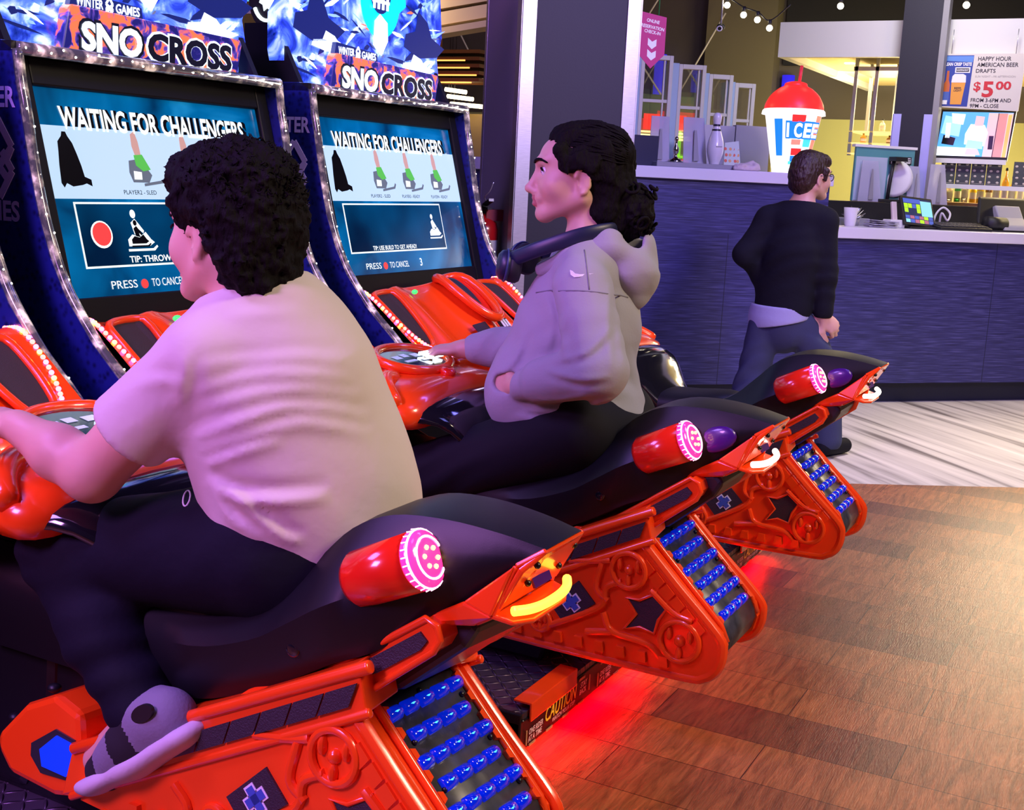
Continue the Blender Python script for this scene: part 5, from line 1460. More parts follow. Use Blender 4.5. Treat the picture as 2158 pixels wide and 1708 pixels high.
    b = MB(); b.mt(0, True).tube(sm, 0.0016, 6); obj('shoulder_seam', b, mat('seam_grey', (0.20, 0.20, 0.23), 0.9), ho)
    ar = project(ho.data, [c + rgt*(-0.10 + 0.0175*i) + V3((0, 0, -0.035 - 0.00045*(i - 6)**2)) for i in range(13)], vd, 0.0)
    b = MB(); b.mt(0, True).tube(ar, 0.0018, 6); obj('sleeve_seam', b, bpy.data.materials['seam_grey'], ho)
    # leggings
    tr = [erc((2.59, 1.17, 0.70), 0.115, (2.595, 1.125, 0.655), 0.135, 0.95, F, 0.05)]
    for h_, k, a in legs:
        tr += [rc(h_, 0.100, k, 0.066, 0.05), rc(k, 0.064, a, 0.046, 0.03)]
    me = organic('leggings', tr, 0.0065, mats=[M_leggings], disp=folds([((2.43, 1.45, 0.56), 0.12, (20, 60, 90), 0.003, 0.0)]))
    me.transform(Matrix.Translation(OB)); obj('leggings', me, None, root, 'black leggings')
    for h_, k, a in legs:
        me = organic('shoe', [rc((a[0], a[1] - 0.02, a[2] - 0.035), 0.036, (a[0], a[1] + 0.15, a[2] - 0.045), 0.036, 0.02), rc((a[0], a[1], a[2]), 0.04, (a[0], a[1] - 0.01, a[2] + 0.02), 0.042, 0.02)], 0.006, mats=[M_leggings], cuts=[cut((a[0], a[1], a[2] - 0.065), (0, 0, -1))])
        me.transform(Matrix.Translation(OB)); obj('shoe', me, None, root, 'black shoe')
    # hair drawn back into a curly bunch
    def strands(Q):
        q = (Q - P(0, 0, 0)) @ Bm.T
        ang = np.arctan2(q[:, 2] - 0.02, q[:, 1] + 0.02)
        return 0.0022*np.sin(q[:, 0]*420 + 3*vnoise(Q, 20, 2)) + 0.004*vnoise(Q, 38, 4) + 0.002*vnoise(Q, 120, 6)
    hr = [el(P(0, -0.018, 0.036), np.array((0.080, 0.094, 0.086)), Bm, 0.03), el(P(0, -0.050, -0.030), np.array((0.070, 0.055, 0.072)), Bm, 0.03), el(P(0.0, 0.040, 0.080), np.array((0.058, 0.046, 0.030)), Bm, 0.03),
          rc(P(0, -0.07, -0.035), 0.045, P(0.005, -0.105, -0.068), 0.040, 0.03), rc(P(0.03, -0.035, -0.085), 0.030, P(0.01, -0.075, -0.105), 0.038, 0.03)]
    for sg in (-1, 1):
        hr += [rc(P(0.068*sg, 0.055, 0.050), 0.018, P(0.072*sg, 0.040, -0.002), 0.012, 0.02), rc(P(0.074*sg, 0.02, 0.03), 0.016, P(0.074*sg, -0.01, 0.02), 0.018, 0.02)]
    hs = [el(P(0, 0.130, -0.010), np.array((0.078, 0.072, 0.090)), Bm, 0.012)]
    for sg in (-1, 1): hs += [el(P(0.088*sg, 0.010, -0.026), np.array((0.022, 0.022, 0.034)), Bm, 0.010), el(P(0.055*sg, 0.055, -0.055), np.array((0.05, 0.055, 0.058)), Bm, 0.012)]
    me = organic('hair', hr, 0.0042, subs=hs, disp=strands, mats=[M_hairblack])
    me.transform(Matrix.Translation(OB)); hair = obj('hair', me, None, root, 'black hair drawn back')
    me = organic('hair_bunch', [el(P(0.005, -0.122, -0.082), np.array((0.044, 0.040, 0.052)), Bm, 0.02), el(P(0.0, -0.100, -0.115), np.array((0.040, 0.034, 0.036)), Bm, 0.02)], 0.004,
                 disp=lambda Q: 0.009*vnoise(Q, 48, 3) + 0.006*vnoise(Q, 110, 8), mats=[M_hairblack])
    me.transform(Matrix.Translation(OB)); bun = obj('hair_bunch', me, None, hair, 'loose curly bunch of hair')
    rnd = random.Random(5); b = MB(); b.mt(0, True)
    for i in range(90):
        c0 = V3(P(rnd.gauss(0.004, 0.020), -0.120 + rnd.gauss(0, 0.019), -0.088 + rnd.gauss(0, 0.026)).tolist())
        out = (c0 - V3(P(0, -0.10, -0.08).tolist())).normalized(); t1 = out.orthogonal().normalized(); t2 = out.cross(t1); r = rnd.uniform(0.006, 0.014); ph = rnd.uniform(0, 6.3)
        pts = catmull([c0 + out*(0.0018*k - 0.006) + (t1*math.cos(ph + k*0.9) + t2*math.sin(ph + k*0.9))*r*1.25 for k in range(8)], 2)
        b.tube(pts, [0.0042]*12 + [0.0036, 0.0026, 0.0012], 6)
    for i in range(60):     # wavy strands swept back along the head
        l0 = rnd.uniform(0.2, 1.45); sg = rnd.choice((-1, 1)); pts = []
        for k in range(10):
            t = k/9.0; f = 0.060 - 0.155*t; w = 0.0025*math.sin(9*t + i)
            cs, sn = math.cos(l0 + 0.35*t), math.sin(l0 + 0.35*t)
            rr = math.sqrt(max(0.02, 1 - ((f + 0.018)/0.098)**2))
            pts.append(V3(P(sg*0.080*rr*sn, f, 0.036 + 0.086*rr*cs + w).tolist()))
        b.tube(pts, [0.0008] + [0.0022]*8 + [0.0008], 5)
    obj('hair_strands', b, M_hairblack, hair, offset=OB)
    return root
build_girl()

# headphones resting round the girl's neck
def build_headphones():
    OB = (-2.56, -1.2, -1.1)
    root = empty('headphones', (2.56, 1.2, 1.1), 'dark blue over-ear headphones hanging round the neck of the girl in the grey hoodie', 'headphones')
    M_hp = mat('headphone_navy', (0.012, 0.016, 0.05), 0.4); M_hp2 = mat('headphone_cushion', (0.01, 0.01, 0.016), 0.6); M_hp3 = mat('headphone_ring', (0.03, 0.05, 0.16), 0.35)
    pth = catmull([(2.478, 1.322, 1.082), (2.478, 1.255, 1.110), (2.510, 1.165, 1.146), (2.570, 1.118, 1.160), (2.640, 1.125, 1.158), (2.690, 1.190, 1.140), (2.680, 1.270, 1.115), (2.640, 1.335, 1.092)], 5)
    b = MB(); b.mt(0, True); rings = []
    for i, p in enumerate(pth):
        t = (pth[min(i+1, len(pth)-1)] - pth[max(i-1, 0)]).normalized(); s = t.cross(V3((0, 0, 1))).normalized(); u = s.cross(t)
        rings.append([p + s*(0.007*math.cos(q)) + u*(0.0175*math.sin(q)) for q in (2*math.pi*k/12 for k in range(12))])
    b.rings(rings); obj('headband', b, M_hp, root, offset=OB)
    for c, ax in (((2.492, 1.345, 1.066), (-0.55, 0.80, 0.12)), ((2.615, 1.370, 1.078), (0.30, 0.93, 0.12))):
        b = MB(); b.mt(0, True); b.lathe([(0.0, 0.022), (0.024, 0.020), (0.034, 0.012), (0.037, 0.0), (0.036, -0.008)], c, 28, ax)
        cup = obj('ear_cup', b, M_hp, root, offset=OB)
        b = MB(); b.mt(0, True); b.lathe([(0.036, -0.006), (0.0385, -0.012), (0.0385, -0.026), (0.033, -0.034), (0.018, -0.036), (0.0, -0.032)], c, 28, ax)
        obj('ear_cushion', b, M_hp2, cup, offset=OB)
        b = MB(); b.mt(0, True); b.lathe([(0.0385, -0.002), (0.040, 0.0), (0.0385, 0.003), (0.036, 0.0)], c, 28, ax, cap=False)
        obj('cup_ring', b, M_hp3, cup, offset=OB)
build_headphones()

# ================= the boy walking past the counter
def build_walker():
    OB = (-5.77, -1.5, 0.0)
    T = (0.93, -0.36, 0); face = (0.84, -0.54, -0.03); S = 0.92
    hp = V3((5.785, 1.520, 1.335))
    hpr, hsub, P, Bm = head_prims(hp, face, S, (0, 0, 1), (5.772, 1.545, 1.16), 0.048)
    L = np.array((0.36, 0.93, 0.0))
    body = list(hpr) + [erc((5.77, 1.555, 1.10), 0.12, (5.765, 1.59, 0.72), 0.13, 0.7, T, 0.05)]
    shL, elL, wrL = (5.76, 1.69, 1.125), (5.70, 1.775, 0.955), (5.80, 1.72, 0.86)
    shR, elR, wrR = (5.785, 1.43, 1.13), (5.79, 1.405, 0.885), (5.800, 1.398, 0.680)
    for s_, e_, w_ in ((shL, elL, wrL), (shR, elR, wrR)): body += [rc(s_, 0.045, e_, 0.038, 0.02), rc(e_, 0.037, w_, 0.026, 0.02)]
    body += hand_prims(wrR, (0.30, -0.66, -0.62), (-0.75, -0.5, 0.3), 1.05, (0.75, 0.8, 0.85, 0.9), 1)
    body += hand_prims(wrL, (0.8, -0.2, -0.3), (0.3, 0.9, 0.2), 0.9, 0.5, -1)
    legs = (((5.755, 1.660, 0.62), (5.730, 1.700, 0.36), (5.68, 1.775, 0.085)), ((5.785, 1.50, 0.62), (5.855, 1.370, 0.42), (5.825, 1.325, 0.085)))
    for h, k, a in legs: body += [rc(h, 0.08, k, 0.05, 0.03), rc(k, 0.048, a, 0.034, 0.02)]
    me = organic('person', body, 0.006, subs=hsub, mats=[M_skinboy]); me.transform(Matrix.Translation(OB))
    root = obj('person', me, None, label='boy with glasses in black sweater walking past the counter', cat='person'); root.location = (5.77, 1.5, 0)
    face_parts(root, P, Bm, S, OB, M_hairbrown)
    sw = [erc((5.772, 1.550, 1.125), 0.115, (5.765, 1.575, 0.98), 0.150, 0.72, T, 0.05), erc((5.765, 1.575, 0.98), 0.150, (5.765, 1.588, 0.72), 0.148, 0.75, T, 0.05),
          rc(shL, 0.058, (5.775, 1.55, 1.175), 0.055, 0.05), rc(shR, 0.058, (5.775, 1.55, 1.175), 0.055, 0.05),
          rc(shL, 0.060, elL, 0.056, 0.04), rc(elL, 0.055, wrL, 0.044, 0.03), rc(shR, 0.060, elR, 0.058, 0.035), rc(elR, 0.056, (5.799, 1.400, 0.705), 0.047, 0.02),
          el((5.735, 1.56, 1.13), (0.06, 0.085, 0.055), None, 0.04), el((5.80, 1.66, 0.84), (0.08, 0.09, 0.06), None, 0.05)]
    me = organic('sweater', sw, 0.0065, mats=[M_sweater], cuts=[cut((5.765, 1.59, 0.675), (0, 0, -1)), cut((5.78, 1.545, 1.212), (0.15, 0, 1))], disp=folds([((5.72, 1.60, 0.95), 0.15, (30, 30, 70), 0.005, 0), ((5.79, 1.41, 0.85), 0.10, (40, 20, 90), 0.004, 0)]))
    me.transform(Matrix.Translation(OB)); obj('sweater', me, None, root, 'black sweater')
    me = organic('undershirt', [erc((5.765, 1.595, 0.74), 0.150, (5.765, 1.605, 0.655), 0.158, 0.76, T, 0.02)], 0.006, mats=[M_under], cuts=[cut((5.765, 1.60, 0.635), (0.1, -0.22, -1)), cut((5.765, 1.59, 0.72), (0, 0, 1))])
    me.transform(Matrix.Translation(OB)); obj('undershirt', me, None, root, 'pale shirt tail showing below the sweater')
    tr = [erc((5.768, 1.585, 0.69), 0.128, (5.77, 1.58, 0.62), 0.132, 0.8, T, 0.03)]
    for h, k, a in legs: tr += [rc(h, 0.084, k, 0.074, 0.02), rc(k, 0.072, a, 0.066, 0.02)]
    me = organic('trousers', tr, 0.0065, mats=[M_jeans], cuts=[cut((5.76, 1.55, 0.045), (0, 0, -1))], disp=folds([((5.83, 1.42, 0.45), 0.2, (60, 50, 40), 0.006, 0), ((5.73, 1.68, 0.3), 0.2, (50, 40, 60), 0.006, 0)]))
    me.transform(Matrix.Translation(OB)); obj('trousers', me, None, root, 'loose dark blue trousers')
    for i, (h, k, a) in enumerate(legs):
        fwd = V3((0.93, -0.36, 0)); a = V3(a)
        me = organic('shoe', [rc(list(a + V3((0, 0, -0.035)) - fwd*0.03), 0.042, list(a + V3((0, 0, -0.042)) + fwd*0.14), 0.038, 0.02)], 0.006, mats=[M_leggings], cuts=[cut((a.x, a.y, 0.004), (0, 0, -1))])
        me.transform(Matrix.Translation(OB)); obj('shoe', me, None, root, 'black shoe')
    hr = [el(P(0, -0.014, 0.038), np.array((0.084, 0.102, 0.092))*S, Bm, 0.03), el(P(0, -0.050, -0.025), np.array((0.076, 0.058, 0.072))*S, Bm, 0.03), el(P(0, 0.055, 0.075), np.array((0.065, 0.050, 0.036))*S, Bm, 0.03)]
    for sg in (-1, 1): hr.append(rc(P(0.072*sg, 0.035, 0.03), 0.014, P(0.070*sg, 0.032, -0.015), 0.008, 0.015))
    hs = [el(P(0, 0.125, -0.036), np.array((0.072, 0.075, 0.088)), Bm, 0.012)]
    for sg in (-1, 1): hs += [el(P(0.085*sg, 0.010, -0.030), np.array((0.024, 0.020, 0.034)), Bm, 0.010)]
    me = organic('hair', hr, 0.0045, subs=hs, disp=lambda Q: 0.003*vnoise(Q, 60, 1) + 0.002*vnoise(Q, 150, 2), mats=[M_hairbrown])
    me.transform(Matrix.Translation(OB)); obj('hair', me, None, root, 'short dark brown hair')
    g = empty('eyeglasses', tuple(P(0, 0.11, 0.004)), 'dark framed glasses worn by the boy in the black sweater', 'glasses')
    off = tuple(-x for x in P(0, 0.11, 0.004).tolist())
    Mgl = mat('spectacle_frame', (0.01, 0.012, 0.03), 0.3)
    for sg in (-1, 1):
        b = MB(); b.mt(0, True)
        b.tube([P((0.031*sg + 0.023*math.cos(q))*S, (0.119 - 0.006*abs(math.cos(q)))*S, (0.002 + 0.017*math.sin(q))*S).tolist() for q in (2*math.pi*i/20 for i in range(20))], 0.0022, 6, closed=True)
        b.tube([P(0.054*sg*S, 0.116*S, 0.008*S).tolist(), P(0.076*sg*S, 0.07*S, 0.008*S).tolist(), P(0.078*sg*S, 0.0, 0.004).tolist()], 0.0022, 6)
        fr = obj('lens_frame', b, Mgl, g, offset=off)
        b = MB(); b.slab([P((0.031*sg + 0.021*math.cos(q))*S, 0.117*S, (0.002 + 0.015*math.sin(q))*S).tolist() for q in (2*math.pi*i/20 for i in range(20))], Bm[1].tolist(), 0.001)
        obj('spectacle_lens', b, mat('spectacle_glass', (0.9, 0.92, 1.0), 0.03, trans=0.9), fr, offset=off)
    b = MB(); b.mt(0, True).tube([P(x*S, 0.121*S, 0.006*S).tolist() for x in (-0.009, 0.0, 0.009)], 0.0018, 6); obj('bridge', b, Mgl, g, offset=off)
build_walker()
# ------------------------------------------------------------------ counter and bar behind
CO = V3((7.6, 1.36, 0)); CRZ = R_(-44.4)
E1 = V3((math.cos(CRZ), math.sin(CRZ), 0)); E2 = V3((-math.sin(CRZ), math.cos(CRZ), 0))
def ct(a, b, z): return CO + E1*a + E2*b + V3((0, 0, z))
def cobj(name, mb, mats, a, b, z, label=None, cat=None, group=None, kind=None, parent=None, bevel=0, rz=0.0):
    """a thing standing at (a, b, z) of the counter's frame; its mesh is built round its own base"""
    return obj(name, mb, mats, parent, label, cat, group, kind, bevel=bevel, loc=ct(a, b, z), rot=(0, 0, CRZ + rz))
def croot(name, a, b, z, label, cat, group=None, rz=0.0): return empty(name, ct(a, b, z), label, cat, group, CRZ + rz)

M_laminate = ramp_mat('blue_laminate', [(0.30, (0.016, 0.016, 0.085)), (0.52, (0.038, 0.038, 0.17)), (0.72, (0.085, 0.085, 0.30))], 6, 8, 0.5, (1.0, 1.0, 26.0))
M_kick = mat('kick_dark', (0.012, 0.014, 0.05), 0.5)
M_top = mat('counter_top', (0.72, 0.72, 0.86), 0.35)
M_steel = ramp_mat('brushed_steel', [(0.3, (0.55, 0.55, 0.62)), (0.7, (0.75, 0.75, 0.82))], 30, 3, 0.36, (1, 1, 40), metal=0.75)
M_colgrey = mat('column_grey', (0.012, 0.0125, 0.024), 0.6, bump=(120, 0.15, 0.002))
M_colleft_lit = mat('column_side_lit', (0.32, 0.32, 0.34), 0.6, bump=(120, 0.15, 0.002))  # paler than the front face: light on this side is put into the colour
M_acrylic = mat('acrylic', (0.62, 0.62, 0.78), 0.12, trans=0.25, alpha=0.75)
M_lavender = mat('lavender_guard', (0.42, 0.42, 0.85), 0.4)
M_greyplast = mat('grey_plastic', (0.30, 0.30, 0.34), 0.5)
M_paper = mat('white_paper', (0.78, 0.78, 0.80), 0.7)
M_blackbar = mat('bar_black', (0.012, 0.012, 0.014), 0.5)

# counter: a high wing on the left, a low wing with the tills on the right
root = croot('service_counter', 0, 0, 0, 'dark blue panelled service counter with pale tops, stepping down to the right', 'counter')
for a0, a1, z, d in ((-2.9, -0.567, 1.298, 0.50), (-0.567, 3.0, 1.003, 0.58)):
    b = MB(); b.box2((a0, 0.02, 0.13), (a1, d - 0.04, z)); obj('front_panel', b, M_laminate, root)
    b = MB(); b.box2((a0, 0.10, 0.0), (a1, d - 0.08, 0.13)); obj('kick_plate', b, M_kick, root)
    b = MB(); b.box2((a0, -0.02, z), (a1, d, z + 0.064)); obj('counter_top', b, M_top, root, 'pale counter top', bevel=0.004)
b = MB()
for a in (-2.4, -1.2, 0.65, 1.85): b.box2((a, 0.0195, 0.13), (a + 0.004, 0.0215, 1.0))
obj('panel_joints', b, M_kick, root)

# columns
def column(n, a, b_, w, d, h, guard, mt, ms, gmat, gw, label, at=None, rz=None):
    m = MB(); m.box2((0, 0, 0), (w, d, h))
    m2 = MB()
    c = obj('column_%d' % n, m, mt, kind='structure', loc=ct(a, b_, 0) if at is None else at, rot=(0, 0, CRZ if rz is None else rz))
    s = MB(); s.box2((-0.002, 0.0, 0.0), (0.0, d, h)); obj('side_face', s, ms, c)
    for x0, sg in ((0, 1), (w, -1)):
        g = MB()
        g.box2((min(x0, x0 + sg*gw), -0.006, 0.0), (max(x0, x0 + sg*gw), -0.0005, guard))
        g.box2((x0 - 0.006 if sg > 0 else x0, -0.006, 0.0), (x0 - 0.0025 if sg > 0 else x0 + 0.006, gw*0.85, guard))
        if sg > 0: g.box2((x0 - 0.006, d - gw*0.55, 0.0), (x0 - 0.0025, d, guard))
        obj('corner_guard', g, gmat, c, bevel=0.001)
    return c
column(1, -2.876, -1.2, 0.537, 0.54, 4.2, 4.2, M_colgrey, M_colleft_lit, M_steel, 0.062, '')
column(2, 0, 0, 0.245, 0.200, 4.2, 1.80, M_colgrey, M_colgrey, M_lavender, 0.05, '', V3((8.56, 1.720, 0)), R_(-90))
g = MB().box2((8.556, 1.436, 0), (8.66, 1.4745, 4.2)); obj('trim_1', g, mat('trim_grey', (0.26, 0.26, 0.27), 0.5), kind='structure')

# fire extinguisher on the column's left face
root = croot('fire_extinguisher', -2.957, -1.03, 0.80, 'red fire extinguisher hung on the side of the steel-edged column', 'fire extinguisher')
b = MB(); b.mt(0, True).lathe([(0.0, 0.0), (0.058, 0.004), (0.064, 0.02), (0.064, 0.23), (0.055, 0.262), (0.025, 0.285), (0.02, 0.30), (0.0, 0.30)], (0, 0, 0), 28)
tank = obj('tank', b, mat('extinguisher_red', (0.42, 0.008, 0.010), 0.25, coat=0.6), root)
b = MB(); b.mt(0, True).lathe([(0.0648, 0.055), (0.0650, 0.056), (0.0650, 0.185), (0.0648, 0.186)], (0, 0, 0), 28, cap=False); obj('label_sheet', b, mat('extinguisher_label', (0.55, 0.54, 0.50), 0.6), tank, 'pale instruction label')
b = MB(); b.mt(0).box2((-0.02, -0.018, 0.30), (0.02, 0.018, 0.335)); b.box((0, -0.045, 0.35), (0.022, 0.11, 0.012), Matrix.Rotation(R_(-14), 3, 'X')); b.box((0, -0.035, 0.325), (0.02, 0.09, 0.010))
b.mt(0, True).tube(catmull([(0.0, 0.02, 0.32), (-0.06, 0.03, 0.30), (-0.078, 0.02, 0.20), (-0.07, 0.0, 0.10)], 6), 0.008, 8)
obj('valve', b, M_screw, tank)
b = MB(); b.mt(0, True).tube(catmull([(0.0, -0.03, 0.35), (-0.02, -0.06, 0.375), (-0.01, -0.10, 0.40), (0.0, -0.12, 0.44)], 5), 0.003, 6); b.mt(1, False).slab([(-0.07, -0.02, 0.26), (-0.03, -0.03, 0.30), (-0.015, -0.02, 0.29), (-0.06, -0.01, 0.235)], (0, -1, 0), 0.001)
obj('pin_tag', b, [M_steel, mat('tag_yellow', (0.65, 0.45, 0.12), 0.6)], tank, 'yellow tag on the pin')
b = MB().box2((0.0, -0.03, 0.27), (0.078, 0.03, 0.32)); obj('wall_bracket', b, mat('bracket_red', (0.25, 0.01, 0.02), 0.5), root)

# ---- things on the high wing of the counter (top at 1.362)
HZ = 1.362
root = croot('menu_stand', -1.705, 0.14, HZ, 'dark navy panel standing on the counter beside the column', 'panel')
b = MB().box2((-0.085, -0.006, 0.0), (0.085, 0.006, 0.168)); obj('panel_face', b, mat('navy_card', (0.006, 0.008, 0.05), 0.5), root); b = MB().box2((-0.085, 0.006, 0.0), (0.085, 0.07, 0.006)); obj('panel_foot', b, M_blackbar, root)
def slant_stand(a, b_, w, h, lean, label, group='clear acrylic sheets on the counter'):
    r = croot('acrylic_stand', a, b_, HZ if a < -0.5 else 1.067, label, 'display stand', group)
    m = MB(); t = 0.006
    m.slab([(-w/2, 0, 0.0), (w/2, 0, 0.0), (w/2 - 0.01, lean, h), (-w/2 + 0.01, lean, h)], (0, -1, 0), t); obj('sheet', m, M_acrylic, r)
    m = MB().box2((-w/2, 0.0, 0), (w/2, 0.10, 0.006)); obj('sheet_foot', m, M_acrylic, r)
    m = MB(); m.slab([(-w*0.12, -0.012, h*0.15), (w*0.12, -0.012, h*0.15), (w*0.05, -0.012 + lean*0.6, h*0.75), (-w*0.05, -0.012 + lean*0.6, h*0.75)], (0, -1, 0), 0.004); obj('sheet_support', m, M_greyplast, r)
    return r
slant_stand(-1.555, 0.26, 0.13, 0.285, 0.02, 'clear upright acrylic sheet beside the navy panel')
slant_stand(-1.345, 0.22, 0.15, 0.29, 0.06, 'clear leaning acrylic sheet behind the bowling pin')
b = MB(); b.mt(0, True).lathe([(0.045, 0.0), (0.045, 0.012), (0.012, 0.03), (0.008, 0.045), (0.016, 0.06), (0.018, 0.08), (0.008, 0.10), (0.006, 0.118), (0.012, 0.13), (0.010, 0.142), (0.0, 0.148)], (0, 0, 0), 20)
cobj('chrome_figurine', b, mat('chrome', (0.6, 0.58, 0.55), 0.12, metal=1.0), -1.47, 0.22, HZ + 0.028, 'small chrome turned figurine standing on the grey tray', 'figurine')
b = MB().box2((-0.27, -0.10, 0.0), (0.27, 0.12, 0.028)); cobj('tray', b, M_greyplast, -1.38, 0.17, HZ, 'long grey tray on the high counter under the bowling pin', 'tray', bevel=0.005)
root = croot('bowling_pin', -1.258, 0.15, HZ + 0.028, 'white bowling pin with dark neck stripes on the counter', 'bowling pin')
prof = [(0.0, 0.0), (0.026, 0.0), (0.030, 0.01), (0.045, 0.055), (0.049, 0.09), (0.044, 0.13), (0.030, 0.175), (0.020, 0.205), (0.0195, 0.225), (0.0245, 0.252), (0.024, 0.272), (0.014, 0.288), (0.0, 0.291)]
b = MB(); b.mt(0, True).lathe(spline2(prof, 3), (0, 0, 0), 28); obj('pin_body', b, mat('pin_white', (0.78, 0.76, 0.84), 0.25, coat=0.5), root)
b = MB(); b.mt(0, True)
for z in (0.188, 0.215): b.lathe([(0.0262 if z < 0.2 else 0.0212, z), (0.0258 if z < 0.2 else 0.021, z + 0.010)], (0, 0, 0), 28, cap=False)
obj('neck_stripe', b, mat('pin_stripe', (0.01, 0.01, 0.04), 0.4), root, 'two dark stripes'); b = MB(); b.text('BRUNSWICK', (0, -0.0505, 0.095), (1, 0, 0), (0, 0, 1), 0.007, 0.04, 0.001, 0.0, align='CENTER') if False else b.box2((-0.018, -0.0505, 0.098), (0.018, -0.049, 0.102)); obj('pin_print', b, M_greyplast, root)
root = croot('card_sleeve', -1.118, 0.18, HZ, 'white card with coral fruit pattern standing behind a cloth', 'card')
b = MB(); b.slab([(-0.065, 0.0, 0.0), (0.058, 0.02, 0.0), (0.045, 0.05, 0.170), (-0.048, 0.04, 0.155)], (0, -1, 0), 0.006); cs = obj('card', b, mat('card_mint', (0.58, 0.68, 0.66), 0.6), root)
b = MB(); rnd = random.Random(8)
for i in range(16):
    x = -0.045 + (i % 4)*0.028 + rnd.uniform(-0.006, 0.006); z = 0.02 + (i//4)*0.034; b.mt(i % 2)
    y = 0.0 + 0.24*z + 0.16*(x + 0.065) - 0.010
    b.slab([(x + 0.009*math.cos(q), y + 0.0024*math.sin(q), z + 0.009*math.sin(q)) for q in (2*math.pi*k/10 for k in range(10))], (0, -1, 0), 0.001)
obj('fruit_print', b, [mat('print_coral', (0.75, 0.16, 0.10), 0.6), mat('print_peach', (0.75, 0.42, 0.18), 0.6)], cs)
me = organic('cloth', [el((0, 0, 0.012), (0.075, 0.05, 0.030), None, 0.02), el((0.035, 0.0, 0.015), (0.05, 0.04, 0.035), None, 0.02), el((-0.04, -0.01, 0.01), (0.05, 0.04, 0.02), None, 0.02)], 0.005, disp=lambda Q: 0.010*vnoise(Q, 38, 2) + 0.004*vnoise(Q, 90, 1), cuts=[cut((0, 0, 0.0), (0, 0, -1))], mats=[mat('cloth_cream', (0.66, 0.58, 0.60), 0.9)])
cobj('cloth', me, None, -1.10, 0.045, HZ + 0.001, 'crumpled cream cloth lying on the counter edge', 'cloth')
# lit frozen drink cup sign
root = croot('drink_cup_sign', -0.715, 0.25, HZ, 'large glowing drink cup sign with red dome lid and straw', 'sign')
M_cupwhite = mat('cup_lit_white', (0.8, 0.8, 0.8), 0.4, emit=(1.0, 0.96, 0.95), estr=1.15); M_cupred = mat('cup_lit_red', (0.8, 0.02, 0.02), 0.35, emit=(1.0, 0.035, 0.03), estr=0.85); M_cupblue = mat('cup_lit_blue', (0.02, 0.1, 0.6), 0.4, emit=(0.01, 0.28, 0.95), estr=0.9)
M_cuporange = mat('cup_lit_coral', (0.8, 0.3, 0.2), 0.4, emit=(1.0, 0.22, 0.12), estr=1.0); M_cupcyan = mat('cup_lit_cyan', (0.1, 0.6, 0.8), 0.4, emit=(0.05, 0.65, 0.95), estr=1.0)
b = MB(); b.mt(0, True).lathe([(0.0, 0.0), (0.098, 0.0), (0.100, 0.01), (0.165, 0.345), (0.168, 0.352), (0.0, 0.352)], (0, 0, 0), 40); cup = obj('cup_body', b, M_cupwhite, root)
b = MB(); b.mt(0, True).lathe([(0.170, 0.338), (0.186, 0.340), (0.182, 0.362), (0.172, 0.372)], (0, 0, 0), 40, cap=False); obj('lid_rim', b, M_cupwhite, root)
b = MB(); b.mt(0, True).lathe(spline2([(0.174, 0.362), (0.168, 0.40), (0.140, 0.452), (0.098, 0.490), (0.070, 0.505), (0.062, 0.522), (0.03, 0.532), (0.0, 0.533)], 4), (0, 0, 0), 40); obj('dome_lid', b, M_cupred, root, 'glowing red dome lid')
b = MB(); b.mt(0, True).cyl((0.02, 0, 0.52), (0.028, 0, 0.625), 0.0095, n=12); obj('straw', b, mat('straw_red', (0.7, 0.03, 0.05), 0.4, emit=(1.0, 0.05, 0.08), estr=0.35), root, 'red straw')
def cuppt(q, z, d=0.0015):
    r = 0.100 + 0.065*(z - 0.01)/0.335 + d
    return V3((r*math.sin(q), -r*math.cos(q), z))
def cuppatch(b, q0, q1, z0, z1, d=0.0015, skew=0.0, n=6):
    rows = [[cuppt(lerp(q0, q1, i/n) + skew*t, lerp(z0, z1, t), d) for i in range(n+1)] for t in (0, 0.5, 1)]
    b.rings(rows, closed=False, cap=False)
b = MB(); b.mt(0, True)
b.mt(0); cuppatch(b, -0.55, -0.05, 0.295, 0.335); b.mt(3); cuppatch(b, 0.45, 0.85, 0.05, 0.335); b.mt(1); cuppatch(b, -1.25, -0.90, 0.10, 0.31); cuppatch(b, -0.78, 0.60, 0.200, 0.300); b.mt(2); cuppatch(b, 0.0, 0.40, 0.155, 0.205); b.mt(3); cuppatch(b, -0.52, -0.12, 0.165, 0.195)
b.mt(0); cuppatch(b, -0.50, -0.02, 0.105, 0.145); b.mt(1); cuppatch(b, -0.52, 0.12, 0.070, 0.102); b.mt(2); cuppatch(b, -0.6, 0.35, 0.052, 0.070); b.mt(0); cuppatch(b, -0.35, -0.08, 0.018, 0.043)
obj('cup_artwork', b, [M_cupred, M_cupblue, M_cupcyan, M_cuporange], cup, 'red and blue printed shapes')
tm = MB()
for i, (ch, q) in enumerate((('I', -0.72), ('C', -0.45), ('E', -0.08), ('E', 0.27))):
    c = cuppt(q, 0.212, 0.004); rt = V3((math.cos(q), math.sin(q), 0)); upv = V3((0.194*math.sin(q), -0.194*math.cos(q), 1))
    tm.mt(0); tm.text(ch, c - rt*0.004 - V3((0, 0, 0.006)), rt, upv, 0.088, 0.022 if ch == 'I' else 0.056, 0.003, 0.06); tm.mt(1); tm.text(ch, c, rt, upv, 0.076, 0.014 if ch == 'I' else 0.046, 0.006, 0.04)
obj('cup_lettering', tm, [M_cupblue, M_cupwhite], cup, 'blue-edged white lettering')

